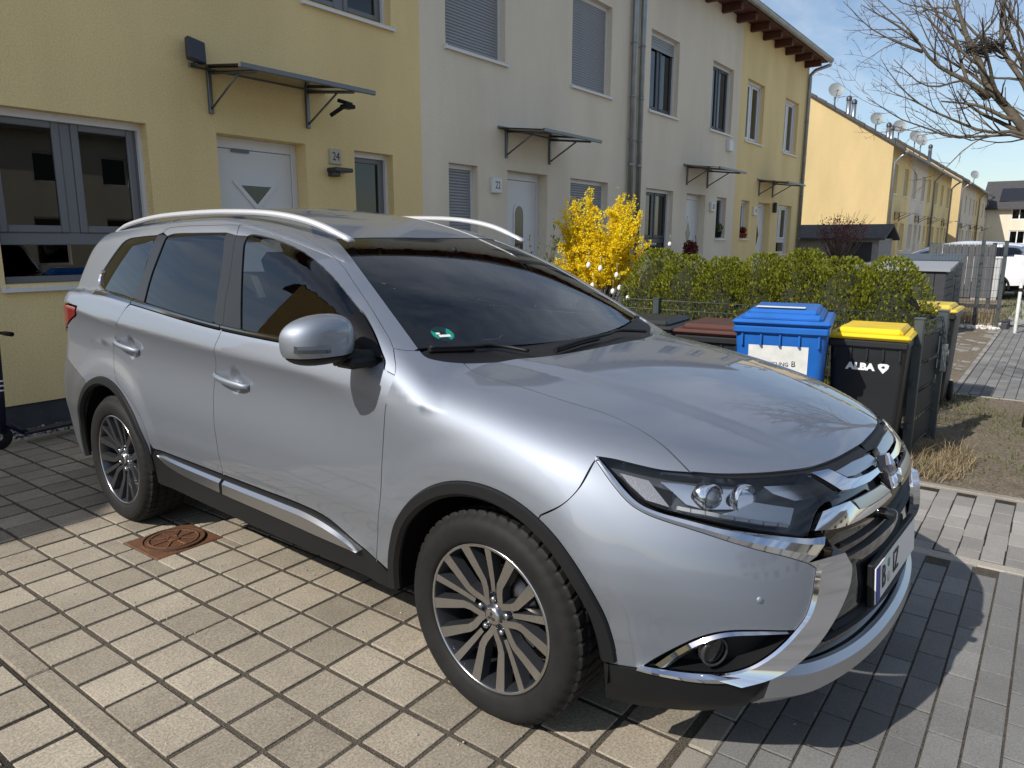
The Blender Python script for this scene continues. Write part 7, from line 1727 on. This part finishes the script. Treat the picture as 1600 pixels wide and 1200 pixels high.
# road behind and the white cars on it
sheet('cross_road',14.0,60,-30,2.4,-.012,PAVS); sheet('far_path',14.3,60,-.35,.45,-.005,KERBM)
def parked(label,x,y,rz,paint,sc=(1,1,1)):
    e=empty('parked_car',(x,y,0),rz); tag(e,label,'car','white cars parked in the distance'); e.scale=sc
    ys=np.r_[np.linspace(-.965,-.6,10),np.linspace(-.5,3.2,40),np.linspace(3.25,3.66,10)]; na=40; V=[];F=[]
    for yy in ys:
        A=np.linspace(-.35,math.pi+.35,na); D_0=np.stack([np.cos(A),0*A,np.sin(A)],1); O=np.stack([0*A,0*A+yy,0*A+.75],1)
        lo=np.zeros(na);hi=np.full(na,1.3)
        for _ in range(22):
            m=.5*(lo+hi); ins=body(O+D_0*m[:,None])<0; lo=np.where(ins,m,lo); hi=np.where(ins,hi,m)
        V.append(O+D_0*lo[:,None])
    V=np.vstack(V); n=len(ys); M_=[]
    for i in range(n-1):
        for k in range(na-1):
            f=(i*na+k,i*na+k+1,(i+1)*na+k+1,(i+1)*na+k); c=V[list(f)].mean(0)
            if any(math.hypot(c[1]-a[0],c[2]-a[1])<.41 and abs(c[0])>.6 for a in (FA,RA)): continue
            F.append(f); hz=hood_z(np.array([c[0]]),np.array([c[1]]))[0]; up=c[2]-hz
            glass_=up>.03 and c[2]<1.55 and .35<c[1]<3.35 and not(abs(c[1]-1.48)<.05 or abs(c[1]-2.3)<.05) and not (abs(c[0])>.55 and c[1]<.6); M_.append(1 if glass_ else (2 if c[2]<.36 else 0))
    me=mesh('body',V,F,True); 
    for m_ in (paint,PRG,BLACKP): me.materials.append(m_)
    me.polygons.foreach_set('material_index',M_); obj('body',me,None,e)
    mb=MB(); mb.box(-.75,.75,-.7,3.4,.25,.75); mb.build('underbody',DARKIN,e)
    for s in (-1,1):
        for yy in (0,2.67):
            w=obj('wheel',WH.children[0].data,None,e) if False else None
            mb=MB(); mb.lathe([(.0,-.03),(.20,-.02),(.225,.0)],32,'x',m=1); mb.lathe([(.225,.0),(.25,.012),(.31,.012),(.345,-.01),(.345,-.2),(.2,-.21)],32,'x',m=0); mb.build('wheel',[RUBBER,RIMF],e,loc=(.86*s,yy,.347),rot=(0,0,0 if s>0 else math.pi))
            A=arc((0+(FA[0] if yy==0 else RA[0]),FA[1]),.455,-5,185,30); B=arc((0+(FA[0] if yy==0 else RA[0]),FA[1]),.395,-5,185,30)
            if s==1: band('arch_cladding',A,B,[(0,.003),(.5,.01),(1,0)],BLACKP,e)
        mb=MB(); mb.box(-.62*s-.12,-.62*s+.12,-.86,-.78,.74,.84,bev=.03); mb.build('headlight',GLOSSB,e)
        mb=MB(); mb.box(-.80*s-.05,-.80*s+.05,3.40,3.50,1.0,1.12,bev=.02); mb.build('tail_light',MATS['tail_lamp_red'],e)
    return e
WPAINT=plain('white_car_paint',(.72,.73,.74),.3,0,.5,coat=1)
parked('white car standing behind the dark grey board fence',23.2,2.55,math.radians(176),WPAINT,(1,.92,.93)) if False else parked('white car standing behind the dark grey board fence',21.6,2.9,math.radians(-178+0),WPAINT,(1,1,.91))
parked('second white car at the right edge behind the pale cabinet',23.4,-1.4,math.radians(2),WPAINT,(1,1,.86))
# ================================================================ kick scooter by the wall
SC=empty('kick_scooter',(-.58,4.86,0),math.radians(8)); tag(SC,'dark kick scooter leaning at the wall behind the rear wheel','scooter')
DBL=plain('scooter_blue',(.010,.012,.035),.35,.3); 
mb=MB(); mb.tube([(0,0,.12),(.02,0,.45),(.04,0,.80),(.045,0,.86)],[.024,.022,.016,.016],10); mb.build('stem',DBL,SC)
for k in range(3):
    mb=MB(); z=.43+.035*k; x=.02*(z-.12)/.33; mb.tube([(x,0,z),(x+.001,0,z+.012)],.0235,10); mb.build('stem_stripe',WPR,SC)
mb=MB(); mb.tube([(.045,-.20,.86),(.045,.20,.86)],.012,8); mb.tube([(.045,-.20,.86),(.045,-.10,.86)],.017,8); mb.tube([(.045,.10,.86),(.045,.20,.86)],.017,8); mb.build('handlebar',BLACKP,SC)
mb=MB(); mb.box(.12,.66,-.055,.055,.075,.095,bev=.006); mb.tube([(.0,0,.20),(.10,0,.12),(.16,0,.085)],.02,8); mb.build('deck',DBL,SC)
for xx in (-.03,.74):
    mb=MB(); mb.lathe([(.03,-.014),(.075,-.014),(.088,-.006),(.088,.006),(.075,.014),(.03,.014),(.03,-.014)],28,'y'); mb.build('wheel',RUBBER,SC,loc=(xx,0,.088))
mb=MB(); mb.tube([(.64,.0,.09),(.74,.0,.088)],.012,6); mb.tube([(.74+.10*math.cos(t),0,.088+.10*math.sin(t)) for t in np.linspace(.4,2.4,8)],.010,6); mb.build('rear_mudguard',DBL,SC)
